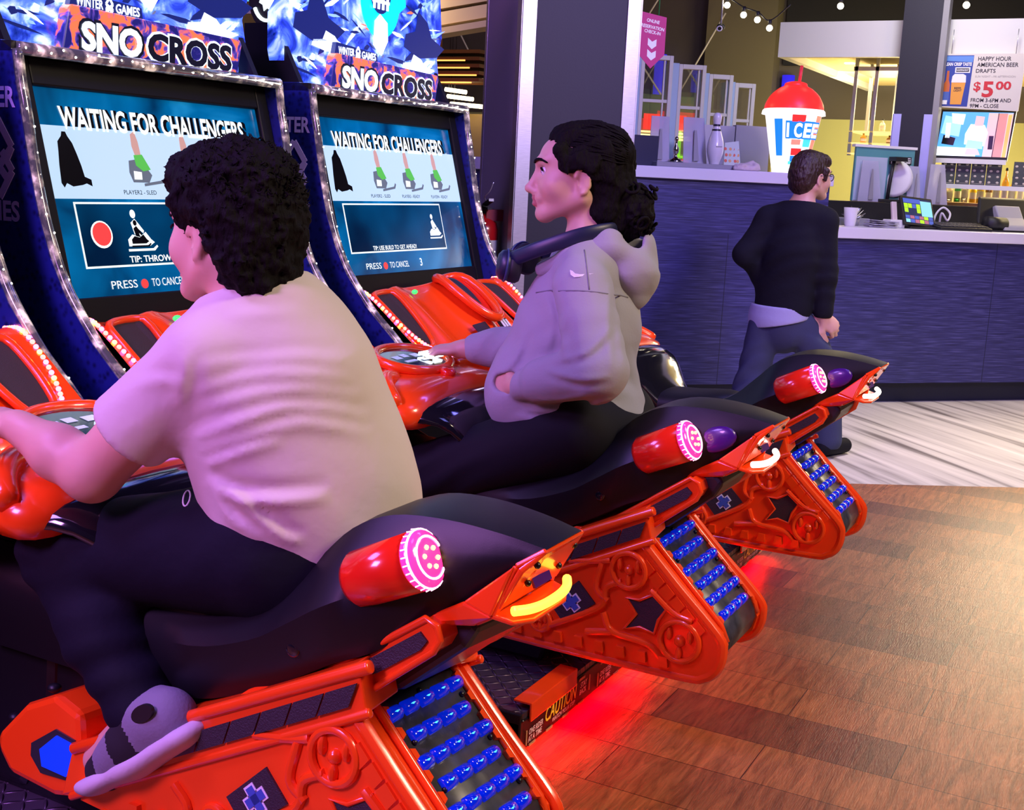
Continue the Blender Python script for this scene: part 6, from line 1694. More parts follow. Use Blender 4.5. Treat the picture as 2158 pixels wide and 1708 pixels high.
# ---- things on the low wing (top at 1.067)
LZ = 1.067
b = MB(); b.mt(0, True).lathe([(0.0, 0.0), (0.030, 0.0), (0.032, 0.004), (0.0435, 0.112), (0.0415, 0.112), (0.030, 0.008), (0.0, 0.008)], (0, 0, 0), 26)
cobj('paper_cup', b, M_paper, -0.268, 0.24, LZ, 'plain white cup on the low counter beside the tinsel', 'cup')
root = croot('tinsel_plant', -0.185, 0.33, LZ, 'spiky silver tinsel bunch in a low pot', 'decoration')
b = MB(); b.mt(0, True).lathe([(0.0, 0), (0.03, 0.0), (0.036, 0.04), (0.0, 0.04)], (0, 0, 0), 18); obj('pot', b, M_greyplast, root)
b = MB(); rnd = random.Random(2)
for i in range(40):
    q = rnd.uniform(0, 6.3); t = rnd.uniform(0.2, 1.2); L = rnd.uniform(0.05, 0.09); p = V3((math.cos(q)*math.sin(t), math.sin(q)*math.sin(t), math.cos(t)))
    b.tube([V3((0, 0, 0.035)), V3((0, 0, 0.035)) + p*L*0.6, V3((0, 0, 0.035)) + p*L], [0.003, 0.005, 0.0006], 5)
obj('tinsel', b, mat('silver_tinsel', (0.7, 0.7, 0.72), 0.2, metal=1.0), root)
b = MB(); b.box2((-0.17, -0.07, 0.0), (0.17, 0.09, 0.045)); cobj('supply_tray', b, M_greyplast, -0.17, 0.50, LZ, 'low grey tray behind the white cup', 'tray', bevel=0.006)
root = croot('paper_stack', -0.06, 0.22, LZ, 'fanned stack of pale papers on the low counter', 'papers')
b = MB(); rnd = random.Random(4)
for i in range(9): b.box((rnd.uniform(-0.01, 0.01), 0, 0.004 + i*0.0045), (0.17, 0.12, 0.0035), Matrix.Rotation(rnd.uniform(-0.35, 0.35), 3, 'Z') @ Matrix.Rotation(rnd.uniform(-0.05, 0.10), 3, 'Y'))
obj('sheets', b, mat('paper_lilac', (0.45, 0.45, 0.52), 0.7), root, kind='stuff')
root = croot('card_terminal', 0.045, 0.25, LZ, 'white handheld card terminal standing in its cradle', 'card terminal')
b = MB().box((0, 0, 0.085), (0.035, 0.020, 0.15), Matrix.Rotation(R_(-14), 3, 'X')); obj('handset', b, mat('terminal_white', (0.70, 0.60, 0.60), 0.4), root, bevel=0.004); b = MB().box2((-0.045, -0.04, 0.0), (0.06, 0.05, 0.05)); obj('cradle', b, M_paper, root, bevel=0.006)
# tablet till facing the customer
root = croot('tablet_till', 0.215, 0.24, LZ, 'black tablet till with a colourful lit screen on the low counter', 'till')
tilt = Matrix.Rotation(R_(-24), 3, 'X') @ Matrix.Rotation(R_(9), 3, 'Z')
T = lambda x, y, z: tilt @ V3((x, y, z)) + V3((0.0, 0.0, 0.105))
b = MB(); b.slab([T(-0.135, 0, -0.095), T(0.125, 0, -0.095), T(0.125, 0, 0.095), T(-0.135, 0, 0.095)], tilt @ V3((0, 1, 0)), 0.018); tb = obj('tablet_case', b, M_blackbar, root, bevel=0.004)
b = MB(); mats = [mat('till_mint', (0.1, 0.4, 0.4), 0.2, emit=(0.35, 0.75, 0.78), estr=0.85), mat('till_lime', (0.3, 0.5, 0.02), 0.2, emit=(0.42, 0.85, 0.03), estr=0.9), mat('till_indigo', (0.05, 0.08, 0.3), 0.2, emit=(0.08, 0.12, 0.45), estr=0.9), mat('till_plum', (0.3, 0.1, 0.15), 0.2, emit=(0.40, 0.14, 0.20), estr=0.8), mat('till_dark', (0.02, 0.02, 0.05), 0.2, emit=(0.03, 0.04, 0.10), estr=0.8)]
def tq(mi, x0, x1, z0, z1, d=0.0015): b.mt(mi); b.slab([T(x0, -d, z0), T(x1, -d, z0), T(x1, -d, z1), T(x0, -d, z1)], tilt @ V3((0, -1, 0)), 0.0006)
tq(4, -0.122, 0.112, -0.082, 0.082, 0.0006); tq(0, 0.02, 0.110, -0.030, 0.070); tq(2, -0.12, 0.02, 0.050, 0.078)
for i in range(4): tq((1, 1, 2, 1)[i], -0.118 + i*0.034, -0.088 + i*0.034, 0.018, 0.046); tq((1, 4, 4, 1)[i], -0.118 + i*0.034, -0.088 + i*0.034, -0.012, 0.016)
for i in range(6): tq((2, 3, 2, 3, 1, 2)[i], -0.118 + i*0.038, -0.084 + i*0.038, -0.052, -0.032); tq((0, 2, 3, 1, 3, 2)[i], -0.118 + i*0.038, -0.084 + i*0.038, -0.078, -0.056)
obj('tablet_screen', b, mats, tb, 'lit colourful screen')
b = MB(); b.box2((-0.09, -0.06, 0.0), (0.12, 0.09, 0.014)); b.prism([(-0.02, 0.012), (0.06, 0.012), (0.05, 0.10), (0.02, 0.10)], -0.03, 0.03); obj('stand_base', b, M_blackbar, root, bevel=0.004)
root = croot('cable', 0.45, 0.30, LZ, 'pale coiled cable looping up behind the tablet till', 'cable'); b = MB(); b.mt(0, True).tube(catmull([(-0.08, 0, 0.005), (-0.05, 0.02, 0.09), (0.0, 0.02, 0.135), (0.04, 0.0, 0.10), (0.01, -0.02, 0.055), (-0.03, -0.01, 0.10), (-0.01, 0.03, 0.004)], 6), 0.0065, 8); obj('cord', b, M_paper, root)
root = croot('keyboard', 0.50, 0.22, LZ, 'black keyboard and scanner base lying before the till', 'keyboard')
b = MB(); b.prism([(-0.09, 0.0), (0.09, 0.0), (0.09, 0.045), (-0.09, 0.018)], -0.19, 0.19); kb = obj('keyboard_body', b, M_blackbar, root, bevel=0.004)
b = MB()
for i in range(12):
    for j in range(4): b.box((-0.165 + i*0.03, -0.06 + j*0.036, 0.026 + j*0.0052), (0.024, 0.028, 0.006), Matrix.Rotation(R_(8.5), 3, 'X'))
obj('keys', b, mat('key_black', (0.03, 0.03, 0.034), 0.5), kb)
# till seen from behind, at the right edge
root = croot('till_terminal', 0.93, 0.27, LZ - 0.0, 'black and grey till seen from behind at the right end', 'till')
b = MB(); b.slab([(-0.22, 0.03, 0.045), (0.24, 0.03, 0.045), (0.25, 0.10, 0.205), (-0.17, 0.10, 0.205)], (0, 1, 0.4), 0.03); obj('display_back', b, M_blackbar, root, bevel=0.008)
b = MB(); b.prism([(-0.07, 0.002), (0.06, 0.0), (0.06, 0.08), (0.08, 0.155), (0.05, 0.165), (0.0, 0.09), (-0.06, 0.04)], -0.09, 0.10); obj('stand_neck', b, mat('till_grey', (0.42, 0.42, 0.46), 0.45), root, 'pale grey stand', bevel=0.008)
b = MB(); b.mt(0, True).cyl((-0.20, -0.02, 0.05), (-0.06, -0.02, 0.045), 0.045, n=20); b.mt(0, False).box2((-0.22, -0.07, 0.0), (0.12, 0.14, 0.012)); obj('printer_roll', b, M_blackbar, root)
# back counter edge
b = MB(); b.box2((-0.41, 0.60, 0.0), (3.0, 0.75, 1.215)); obj('back_counter', b, M_blackbar, None, 'long black back counter running behind the tills', 'counter', loc=CO, rot=(0, 0, CRZ), bevel=0.004)
BZ = 1.217
# pole with a white disc, menu stand, sheets
root = croot('pole_scanner', 0.270, 0.655, BZ, 'black pole on the back counter with a white disc beside it', 'stand')
b = MB(); b.mt(0, True).tube([(-0.01, 0, 0), (0.0, 0, 0.15), (0.018, 0, 0.29)], 0.012, 12); b.mt(0, False).box2((-0.012, -0.06, 0.265), (0.075, 0.02, 0.292)); obj('pole', b, M_blackbar, root)
b = MB(); b.box2((-0.09, -0.05, 0), (0.09, 0.06, 0.02)); obj('pole_base', b, M_blackbar, root, bevel=0.004)
b = MB(); b.mt(0, True).lathe([(0.0, 0.03), (0.02, 0.03), (0.04, 0.016), (0.10, 0.006), (0.122, 0.0), (0.118, -0.01), (0.0, -0.01)], (0, 0, 0), 36, (0, 0, 1))
o = obj('disc', b, M_paper, root, 'white disc'); o.location = (0.05, 0.04, 0.155); o.rotation_euler = (R_(82), 0, R_(-40))
root = croot('menu_board', 0.247, 0.715, BZ, 'teal and white menu board standing on the back counter', 'menu board')
b = MB().box2((-0.22, -0.012, 0.0), (0.225, 0.012, 0.35)); mb_ = obj('board', b, mat('teal_board', (0.10, 0.32, 0.34), 0.5), root, bevel=0.004)
b = MB(); b.box2((-0.235, -0.02, 0.345), (0.235, 0.02, 0.362)); obj('board_cap', b, M_paper, mb_)
b = MB(); b.mt(0).box2((-0.215, -0.014, 0.0), (0.02, -0.0125, 0.285)); b.mt(0)
for i in range(6): b.box2((0.13, -0.014, 0.02 + i*0.047), (0.205, -0.0125, 0.055 + i*0.047)); 
b.mt(1)
for i in range(6): b.box2((0.10, -0.0145, 0.032 + i*0.047), (0.128, -0.0125, 0.037 + i*0.047))
obj('menu_print', b, [mat('menu_pale', (0.45, 0.55, 0.66), 0.6), M_blackbar], mb_)
root = croot('name_tag', 0.355, 0.690, BZ + 0.27, 'small tilted white tag reading EVENT fixed to the menu board', 'sign')
b = MB(); rt = V3((0.98, 0, 0.06)); up = V3((-0.06, 0, 0.98))
for mi, k, d in ((0, 1.0, 0.0), (1, 0.88, 0.004)):
    b.mt(mi); w, h = 0.085*k, 0.022*(k if k == 1 else 0.76); b.slab([rt*-w + up*-h + V3((0, -d, 0)), rt*w + up*-h*1.2 + V3((0, -d, 0)), rt*w + up*h + V3((0, -d, 0)), rt*-w + up*h*1.1 + V3((0, -d, 0))], (0, -1, 0), 0.003)
b.mt(0); b.text('EVENT', rt*0.0 + up*-0.011 + V3((0, -0.0072, 0)), rt, up, 0.022, 0.072, 0.001, 0.03, align='LEFT')
obj('tag_face', b, [M_blackbar, M_paper], root)
def big_sheet(a, b_, w, h, label):
    r = croot('acrylic_stand', a, b_, BZ, label, 'display stand', 'clear acrylic sheets on the counter')
    m = MB(); m.slab([(-w*0.55, 0, 0), (w*0.55, 0, 0), (w*0.36, 0.03, h), (-w*0.36, 0.03, h)], (0, -1, 0), 0.006); obj('sheet', m, M_acrylic, r)
    m = MB().box2((-w*0.5, 0.0, 0), (w*0.5, 0.08, 0.006)); obj('sheet_foot', m, M_acrylic, r)
    m = MB(); m.slab([(-w*0.10, -0.012, h*0.05), (w*0.12, -0.012, h*0.05), (w*0.02, -0.010, h*0.8), (-w*0.03, -0.010, h*0.8)], (0, -1, 0), 0.004); obj('sheet_support', m, M_greyplast, r)
big_sheet(0.115, 0.64, 0.16, 0.26, 'clear acrylic sheet left of the black pole'); big_sheet(0.45, 0.64, 0.10, 0.24, 'clear acrylic sheet right of the menu board'); big_sheet(0.63, 0.64, 0.15, 0.26, 'clear acrylic sheet nearest the tills')
# partition behind the high wing and white window frames
b = MB(); b.box2((-0.99, 1.0, 0.0), (-0.70, 1.05, 1.655)); b.box2((-0.692, 1.0, 0.0), (-0.44, 1.05, 1.665)); obj('partition', b, mat('partition_lilac', (0.52, 0.52, 0.66), 0.6), None, kind='structure', loc=CO, rot=(0, 0, CRZ))
M_frame = mat('frame_white', (0.72, 0.74, 0.66), 0.5); M_frameside = mat('frame_side_blue', (0.42, 0.62, 0.80), 0.5)
M_glassdark = mat('mirror_glass', (0.42, 0.45, 0.36), 0.06, metal=0.9)
for i, (a0, a1, z1) in enumerate(((-1.175, -0.955, 2.115), (-0.895, -0.705, 2.07), (-0.665, -0.495, 2.02), (-0.465, -0.318, 1.975))):
    bb = 1.5; r = croot('window_unit', a0, bb, 0, ('white framed pane hanging first beside the column', 'white framed pane second from the column', 'white framed pane third from the column', 'white framed pane fourth from the column, the smallest')[i], 'window frame', 'row of white window frames behind the counter', rz=R_(-10))
    w = a1 - a0; z0 = 1.20
    m = MB(); t = 0.026
    for lo, hi in (((0, 0, z0), (t, 0.05, z1)), ((w - t, 0, z0), (w, 0.05, z1)), ((t, 0, z1 - t*1.2), (w - t, 0.05, z1)), ((t, 0, z0), (w - t, 0.05, z0 + t))): m.box2(lo, hi)
    m.box2((t, 0.008, lerp(z0, z1, 0.66)), (w - t, 0.035, lerp(z0, z1, 0.66) + 0.022)); m.box2((w*0.72, 0.012, z0), (w*0.72 + 0.012, 0.03, z1 - t))
    fr = obj('sash', m, M_frame, r, bevel=0.003)
    m = MB().box2((-0.065, 0.0, z0 - 0.2), (-0.001, 0.12, z1 + 0.004)); obj('side_post', m, M_frameside, r, 'pale blue side post')
    m = MB().box2((t, 0.03, z0 + t), (w - t, 0.034, z1 - t)); obj('glass_pane', m, mat('clear_pane', (0.8, 0.86, 0.8), 0.03, trans=0.95, alpha=0.35), fr)
# bright red and green prize machines glowing behind the frames
def prize(a, b_, label, seed):
    r = croot('prize_machine', a, b_, 0, label, 'arcade machine', 'glowing red and green machines behind the white frames')
    m = MB().box2((-0.26, 0, 0), (0.26, 0.5, 1.95)); bd = obj('machine_body', m, mat('prize_green', (0.10, 0.16, 0.04), 0.5), r, bevel=0.01)
    m = MB(); rnd = random.Random(seed); mats = [glow('neon_red', (1.0, 0.02, 0.01), 1.6), glow('neon_green', (0.25, 0.85, 0.03), 1.0), glow('neon_cream', (1.0, 0.85, 0.35), 2.0)]
    m.mt(0); m.box2((-0.20, -0.012, 1.68), (0.16, -0.002, 1.80)); m.box2((-0.22, -0.012, 1.50), (-0.04, -0.002, 1.60)); m.mt(2)
    for k in range(3): m.box2((-0.24, -0.014, 1.605 + k*0.025), (0.22 - k*0.04, -0.003, 1.620 + k*0.025))
    m.mt(1); m.box2((-0.25, -0.011, 1.47), (0.24, -0.002, 1.49)); m.box2((0.10, -0.011, 1.49), (0.13, -0.002, 1.79))
    for k in range(4):
        m.mt(0, True).tube([(-0.18 + k*0.115 + 0.040*math.cos(q), -0.010, 1.41 + 0.045*math.sin(q)) for q in (2*math.pi*i/16 for i in range(16))], 0.010, 6, closed=True); m.mt(1, False).box2((-0.19 + k*0.115, -0.008, 1.395), (-0.17 + k*0.115, -0.002, 1.43))
    obj('neon_front', m, mats, bd, 'red, green and cream neon shapes')
prize(-0.98, 2.6, 'glowing red and green prize machine right beside the column', 1); prize(-0.42, 2.7, 'glowing red and green prize machine seen between the second and third frame', 2)
# pink pennant
root = croot('pennant', -1.716, 0.10, 2.18, 'magenta pennant sign hanging beside the steel-edged column', 'banner', rz=R_(-4))
b = MB(); b.slab([(-0.082, 0, 0.008), (0.076, 0, -0.016), (0.076, 0, -0.215), (0.0, 0, -0.292), (-0.082, 0, -0.212)], (0, -1, 0), 0.004); pn = obj('pennant_cloth', b, mat('pennant_pink', (0.50, 0.035, 0.19), 0.6, emit=(0.5, 0.03, 0.19), estr=0.25), root)
b = MB(); rt = (0.99, 0, -0.14); up = (0.14, 0, 0.99)
for s_, z, w in (('ONLINE', -0.052, 0.075), ('RESERVATION', -0.080, 0.135), ('CHECK-IN', -0.108, 0.095)): b.text(s_, (-w/2 - 0.002, -0.0042, z + 0.008), rt, up, 0.017, w, 0.001, 0.03)
for z in (-0.135, -0.195): b.slab([(-0.025, -0.0045, z + 0.005), (0.0, -0.0045, z - 0.014), (0.025, -0.0045, z), (0.025, -0.0045, z - 0.035), (0.0, -0.0045, z - 0.054), (-0.025, -0.0045, z - 0.032)], (0, -1, 0), 0.001)
obj('pennant_print', b, mat('pennant_white', (0.8, 0.75, 0.8), 0.6, emit=(0.8, 0.75, 0.8), estr=0.25), pn, 'white lettering and arrows'); b = MB(); b.mt(0, True).cyl((0.03, 0, -0.01), (0.032, 0, 1.6), 0.003, n=8); obj('hang_line', b, mat('line_green', (0.02, 0.35, 0.08), 0.5), root, 'green hanging line')

# ------------------------------------------------------------------ bar, canopy and walls (aligned with the hall)
M_walldark = mat('wall_taupe', (0.075, 0.060, 0.045), 0.8); M_olive = mat('wall_olive', (0.34, 0.33, 0.13), 0.7)
b = MB().box2((12.0, -4.0, 1.95), (12.15, 9.0, 5.0)); obj('wall_back', b, M_walldark, kind='structure')
b = MB().box2((11.94, -4.0, 2.45), (12.0, 3.5, 5.0)); obj('wall_back_dark_sheet', b, mat('wall_black', (0.008, 0.007, 0.010), 0.9), kind='structure')  # black sheet added before the wall to keep it dark above the canopy
b = MB().box2((11.98, -4.0, 0.0), (12.15, 4.2, 1.95)); b.box2((12.0, 4.2, 0), (12.15, 9.0, 1.95)); obj('wall_back_lower', b, M_olive, kind='structure')
b = MB().box2((-4.0, -5.0, 5.0), (12.15, 12.0, 5.1)); obj('ceiling', b, mat('ceiling_black', (0.006, 0.006, 0.012), 0.9), kind='structure')
b = MB().box2((11.80, 3.55, 0), (12.0, 4.25, 5.0)); obj('trim_2', b, mat('pilaster_tan', (0.12, 0.10, 0.055), 0.7), kind='structure')
b = MB(); b.box2((-4.0, 9.0, 0.0), (12.15, 9.15, 5.0)); obj('wall_left', b, mat('wall_tan', (0.30, 0.20, 0.09), 0.7), kind='structure')
# blue uplights on the wall
for y, z0, z1, lb in ((4.75, 1.75, 2.55, 'tall blue light washing the wall left of the tan pilaster'), (3.42, 1.9, 2.35, 'short blue light on the wall right of the tan pilaster')):
    b = MB(); b.mt(0, True).cyl((0, 0, 0), (0, 0, z1 - z0), 0.06, n=16); obj('wall_light', b, glow('wall_blue', (0.03, 0.02, 0.75), 0.9), None, lb, 'light', 'blue lights on the back wall', loc=(11.9, y, z0))
# crossed cables
for i, (y0, z0, y1, z1) in enumerate(((6.9, 4.2, 5.3, 2.1), (5.3, 2.1, 3.9, 4.3), (6.3, 4.3, 4.5, 2.0), (7.5, 3.6, 6.6, 2.2), (6.6, 2.2, 5.0, 4.3), (4.5, 2.0, 4.0, 2.9))):
    b = MB(); b.mt(0, True).cyl((0, 0, 0), (0, y1 - y0, z1 - z0), 0.009, n=6)
    obj('bracing_cable', b, mat('cable_grey', (0.50, 0.46, 0.40), 0.5), None, 'thin grey bracing cable, part of the crossing net on the dark back wall', 'cable', 'crossed bracing cables on the back wall', loc=(11.6, y0, z0))
# canopy over the bar
root = empty('bar_canopy', (8.8, 2.62, 2.195), 'white box canopy with warm downlights hanging over the bar', 'canopy')
b = MB(); b.box2((0, -4.6, 0), (0.06, 0, 0.24)); b.box2((0.06, -0.06, 0), (2.9, 0, 0.24)); obj('fascia', b, mat('canopy_white', (0.66, 0.66, 0.66), 0.6), root)
b = MB(); b.box2((0.06, -4.6, 0.05), (2.9, -0.06, 0.10)); sf = obj('soffit', b, mat('soffit_cream', (0.75, 0.60, 0.32), 0.6), root)
for x, y in ((0.3, -0.28), (0.3, -0.85), (0.9, -0.3), (1.4, -0.3), (0.9, -0.9), (1.9, -0.35), (1.5, -0.95), (2.4, -0.4), (2.2, -0.95), (0.3, -1.5), (0.9, -1.6), (1.6, -1.6)):
    b = MB(); b.mt(0, True).cyl((x, y, 0.044), (x, y, 0.052), 0.04, n=16); obj('downlight', b, glow('downlight_warm', (1.0, 0.86, 0.55), 9.0), sf, 'small round downlight')
for i, y in enumerate((1.95, 0.9, -0.4)): lamp('canopy_light', 'AREA', (9.9, y, 2.15), 45, (1.0, 0.82, 0.45), (9.9, y, 0), 0.9)
lamp('canopy_up', 'AREA', (10.2, 1.9, 1.75), 30, (1.0, 0.80, 0.42), (10.2, 1.9, 4), 0.7)
# happy hour sign
root = empty('price_sign', (8.72, 1.47, 1.86), 'hanging beer price sign reading HAPPY HOUR', 'sign')
P = lambda y, z, d=0.0: V3((-d, -y, z))
SW, SH = 0.505, 0.345
b = MB(); b.slab([P(0, 0), P(SW, -0.02), P(SW + 0.01, SH), P(0.012, SH)], (1, 0, 0), 0.01); sg_ = obj('sign_panel', b, mat('sign_white', (0.66, 0.62, 0.56), 0.6), root)
b = MB(); mats = [mat('poster_blue', (0.02, 0.05, 0.30), 0.5), M_paper, mat('beer_amber', (0.75, 0.33, 0.02), 0.4), mat('bottle_brown', (0.50, 0.12, 0.02), 0.35), mat('label_blue', (0.06, 0.12, 0.42), 0.5), M_blackbar, mat('poster_sky', (0.10, 0.25, 0.62), 0.5)]
def sq(mi, pts, d): b.mt(mi); b.slab([P(y, z, d) for y, z in pts], (-1, 0, 0), 0.001)
sq(0, [(0.002, 0.008), (0.185, 0.006), (0.195, 0.335), (0.012, 0.335)], 0.0012); sq(6, [(0.012, 0.30), (0.19, 0.29), (0.195, 0.33), (0.012, 0.33)], 0.0024)
sq(3, [(0.020, 0.10), (0.062, 0.10), (0.062, 0.145), (0.052, 0.175), (0.050, 0.235), (0.036, 0.235), (0.034, 0.175), (0.022, 0.145)], 0.0024); sq(4, [(0.016, 0.035), (0.064, 0.035), (0.062, 0.10), (0.020, 0.10)], 0.0026); sq(1, [(0.012, 0.018), (0.055, 0.018), (0.055, 0.045), (0.012, 0.045)], 0.0040)
sq(2, [(0.075, 0.018), (0.145, 0.018), (0.160, 0.165), (0.070, 0.165)], 0.0024); sq(1, [(0.069, 0.160), (0.161, 0.160), (0.158, 0.205), (0.14, 0.215), (0.085, 0.215), (0.072, 0.20)], 0.0036); sq(1, [(0.085, 0.222), (0.180, 0.222), (0.180, 0.258), (0.085, 0.258)], 0.0024); sq(5, [(0.092, 0.229), (0.173, 0.229), (0.173, 0.251), (0.092, 0.251)], 0.0036)
b.mt(1); RT, UP = (0, -1, 0), (0, 0, 1)
b.text('CLEAN CRISP TASTE', P(0.006, 0.268, 0.0036), RT, UP, 0.020, 0.18, 0.001, 0.04); b.text('INDEPENDENT', P(0.094, 0.234, 0.0048), RT, UP, 0.011, 0.076, 0.001, 0.02); b.mt(5); b.text('BEER', P(0.092, 0.118, 0.0036), RT, UP, 0.012, 0.045, 0.001, 0.02); b.text('LIGHT', P(0.090, 0.102, 0.0036), RT, UP, 0.012, 0.05, 0.001, 0.02)
obj('beer_picture', b, mats, sg_, 'blue picture of a bottle and a filled glass')
b = MB(); b.mt(0)
for s_, y, z, h, w in (('HAPPY HOUR', 0.222, 0.300, 0.026, 0.205), ('AMERICAN BEER', 0.219, 0.262, 0.026, 0.255), ('DRAFTS', 0.216, 0.224, 0.024, 0.122), ('FROM 3-6PM AND', 0.204, 0.036, 0.024, 0.250), ('9PM - CLOSE', 0.202, 0.000, 0.024, 0.180)): b.text(s_, P(y, z, 0.0005), RT, (0.0, 0.0, 1), h, w, 0.001, 0.012)
b.mt(2); b.text('SUN NIGHT - FRI AFTERNOON', P(0.215, 0.194, 0.0005), RT, UP, 0.012, 0.25, 0.001, 0.0); b.mt(1); b.text('$', P(0.212, 0.110, 0.0005), RT, UP, 0.055, 0.045, 0.001, 0.02); b.text('5', P(0.268, 0.072, 0.0005), RT, UP, 0.095, 0.070, 0.001, 0.03); b.text('00', P(0.350, 0.118, 0.0005), RT, UP, 0.050, 0.095, 0.001, 0.03)
obj('price_lettering', b, [M_blackbar, mat('price_red', (0.55, 0.02, 0.02), 0.5), mat('print_grey', (0.36, 0.34, 0.32), 0.6)], sg_, 'black and red price lettering')
b = MB(); b.mt(0, True)
for y in (0.05, 0.45): b.cyl(P(y, 0.34, -0.005), P(y, 0.50, -0.005), 0.003, n=6)
obj('hanging_wires', b, M_steel, root)
# television
root = empty('television', (8.95, 1.50, 1.55), 'bright wall television showing a person in a white top', 'television')
b = MB(); b.slab([P(-0.005, -0.03, 0), P(0.475, -0.03, 0), P(0.50, 0.31, 0), P(0.02, 0.31, 0)], (1, 0, 0), 0.04); tv = obj('tv_case', b, M_blackbar, root)
b = MB(); mats = [glow('tv_blue', (0.10, 0.42, 1.0), 1.1), glow('tv_white', (0.85, 0.95, 1.0), 1.5), glow('tv_pink', (1.0, 0.55, 0.62), 1.0), glow('tv_brick', (0.75, 0.30, 0.32), 0.9), mat('tv_dark', (0.01, 0.012, 0.015), 0.3), glow('tv_sky', (0.35, 0.75, 1.0), 1.3), glow('tv_orange', (1.0, 0.50, 0.15), 1.0)]
sq(0, [(0.012, 0.0), (0.465, 0.0), (0.485, 0.295), (0.03, 0.295)], 0.001); sq(5, [(0.03, 0.15), (0.15, 0.13), (0.16, 0.25), (0.05, 0.27)], 0.002); sq(1, [(0.10, 0.22), (0.17, 0.21), (0.18, 0.28), (0.09, 0.285)], 0.003); sq(1, [(0.06, 0.12), (0.09, 0.12), (0.09, 0.22), (0.06, 0.22)], 0.003)
sq(4, [(0.04, 0.08), (0.12, 0.07), (0.13, 0.12), (0.05, 0.14)], 0.003); sq(1, [(0.012, 0.0), (0.27, 0.0), (0.27, 0.055), (0.012, 0.06)], 0.003); sq(2, [(0.315, 0.0), (0.47, 0.0), (0.485, 0.29), (0.33, 0.29)], 0.002); sq(3, [(0.38, 0.0), (0.435, 0.0), (0.45, 0.29), (0.395, 0.29)], 0.003); sq(6, [(0.44, 0.0), (0.462, 0.0), (0.478, 0.28), (0.455, 0.28)], 0.003)
sq(4, [(0.375, 0.0), (0.380, 0.0), (0.395, 0.29), (0.390, 0.29)], 0.004); sq(1, [(0.19, 0.08), (0.32, 0.07), (0.335, 0.16), (0.31, 0.21), (0.22, 0.215), (0.19, 0.15)], 0.004); sq(2, [(0.245, 0.205), (0.30, 0.205), (0.305, 0.265), (0.25, 0.27)], 0.005); sq(5, [(0.20, 0.055), (0.31, 0.05), (0.31, 0.10), (0.21, 0.11)], 0.005); sq(2, [(0.20, 0.01), (0.30, 0.01), (0.28, 0.05), (0.21, 0.05)], 0.006); sq(4, [(0.345, 0.05), (0.375, 0.05), (0.375, 0.14), (0.345, 0.14)], 0.004)
obj('tv_picture', b, mats, tv, 'bright blurred picture')
b = MB(); b.slab([P(-0.01, -0.05, 0.02), P(0.475, -0.05, 0.02), P(0.475, -0.018, 0.02), P(-0.01, -0.018, 0.02)], (-1, 0, 0), 0.012); obj('tv_ledge', b, M_paper, tv)
# small lit menu boards below the television
for i, y in enumerate((1.40, 1.30, 1.20, 1.10, 0.93, 0.82)):
    r = empty('menu_card', (8.98, y, 1.36), ('chalk menu card under the television, leftmost of six', 'chalk menu card under the television, second from the left', 'chalk menu card under the television, third from the left', 'chalk menu card under the television, fourth from the left', 'chalk menu card right of the wooden post, fifth of six', 'chalk menu card at the far right end of the row')[i], 'menu card', 'row of dark menu cards under the television')
    b = MB().box2((0, -0.048, 0), (0.006, 0.048, 0.165)); cd = obj('card_face', b, mat('card_slate', (0.06, 0.07, 0.075), 0.6), r)
    m = MB(); rnd = random.Random(i)
    for k in range(8): m.mt(0, True).ball((-0.001, -0.025 + (k % 2)*0.05 + rnd.uniform(-0.006, 0.006), 0.02 + (k//2)*0.038), (0.002, 0.011, 0.008), 8)
    m.box2((-0.0006, -0.040, 0.008), (0.0001, 0.040, 0.010)); obj('dish_print', m, bpy.data.materials.get('dish_cream') or mat('dish_cream', (0.60, 0.55, 0.48), 0.6), cd, kind='stuff')
b = MB().box2((0, -0.55, 0), (0.02, 0.03, 0.03)); obj('menu_rail', b, M_paper, None, 'white rail under the row of menu cards', 'rail', loc=(8.97, 1.43, 1.33))
# back bar with bottles
b = MB(); b.box2((0, -0.55, 0), (0.5, 1.0, 1.235)); obj('bar_cabinet', b, mat('bar_wood', (0.25, 0.13, 0.05), 0.5), None, 'warm lit wooden bar cabinet carrying a row of bottles', 'cabinet', loc=(9.2, 1.1, 0), bevel=0.004)
M_bott = [mat('glass_amber', (0.75, 0.40, 0.05), 0.08, trans=0.5, emit=(0.8, 0.42, 0.05), estr=0.15), mat('glass_clear', (0.85, 0.82, 0.7), 0.05, trans=0.6), mat('glass_green', (0.05, 0.45, 0.12), 0.08, trans=0.5), mat('glass_brown', (0.20, 0.08, 0.02), 0.1, trans=0.3), mat('glass_gold', (0.85, 0.55, 0.02), 0.15)]
M_cap = mat('bottle_cap', (0.02, 0.02, 0.02), 0.4); M_lab = mat('bottle_label', (0.7, 0.62, 0.5), 0.6)
def bottle(loc, h, r, mi, label, group, k):
    e = empty('bottle', loc, label, 'bottle', group)
    m = MB(); m.mt(0, True).lathe([(0, 0), (r, 0), (r, h*0.58), (r*0.75, h*0.68), (r*0.34, h*0.76), (r*0.30, h*0.93), (0, h*0.93)], (0, 0, 0), 14); bd = obj('glass', m, M_bott[mi], e)
    m = MB(); m.mt(0, True).cyl((0, 0, h*0.92), (0, 0, h), r*0.38, n=12); obj('cap', m, M_cap, e)
    m = MB(); m.mt(0, True).lathe([(r*1.02, h*0.18), (r*1.02, h*0.48)], (0, 0, 0), 14, cap=False); obj('paper_label', m, M_lab, bd)
rnd = random.Random(21)
cols = ['amber', 'clear', 'green', 'brown', 'gold']
names = []
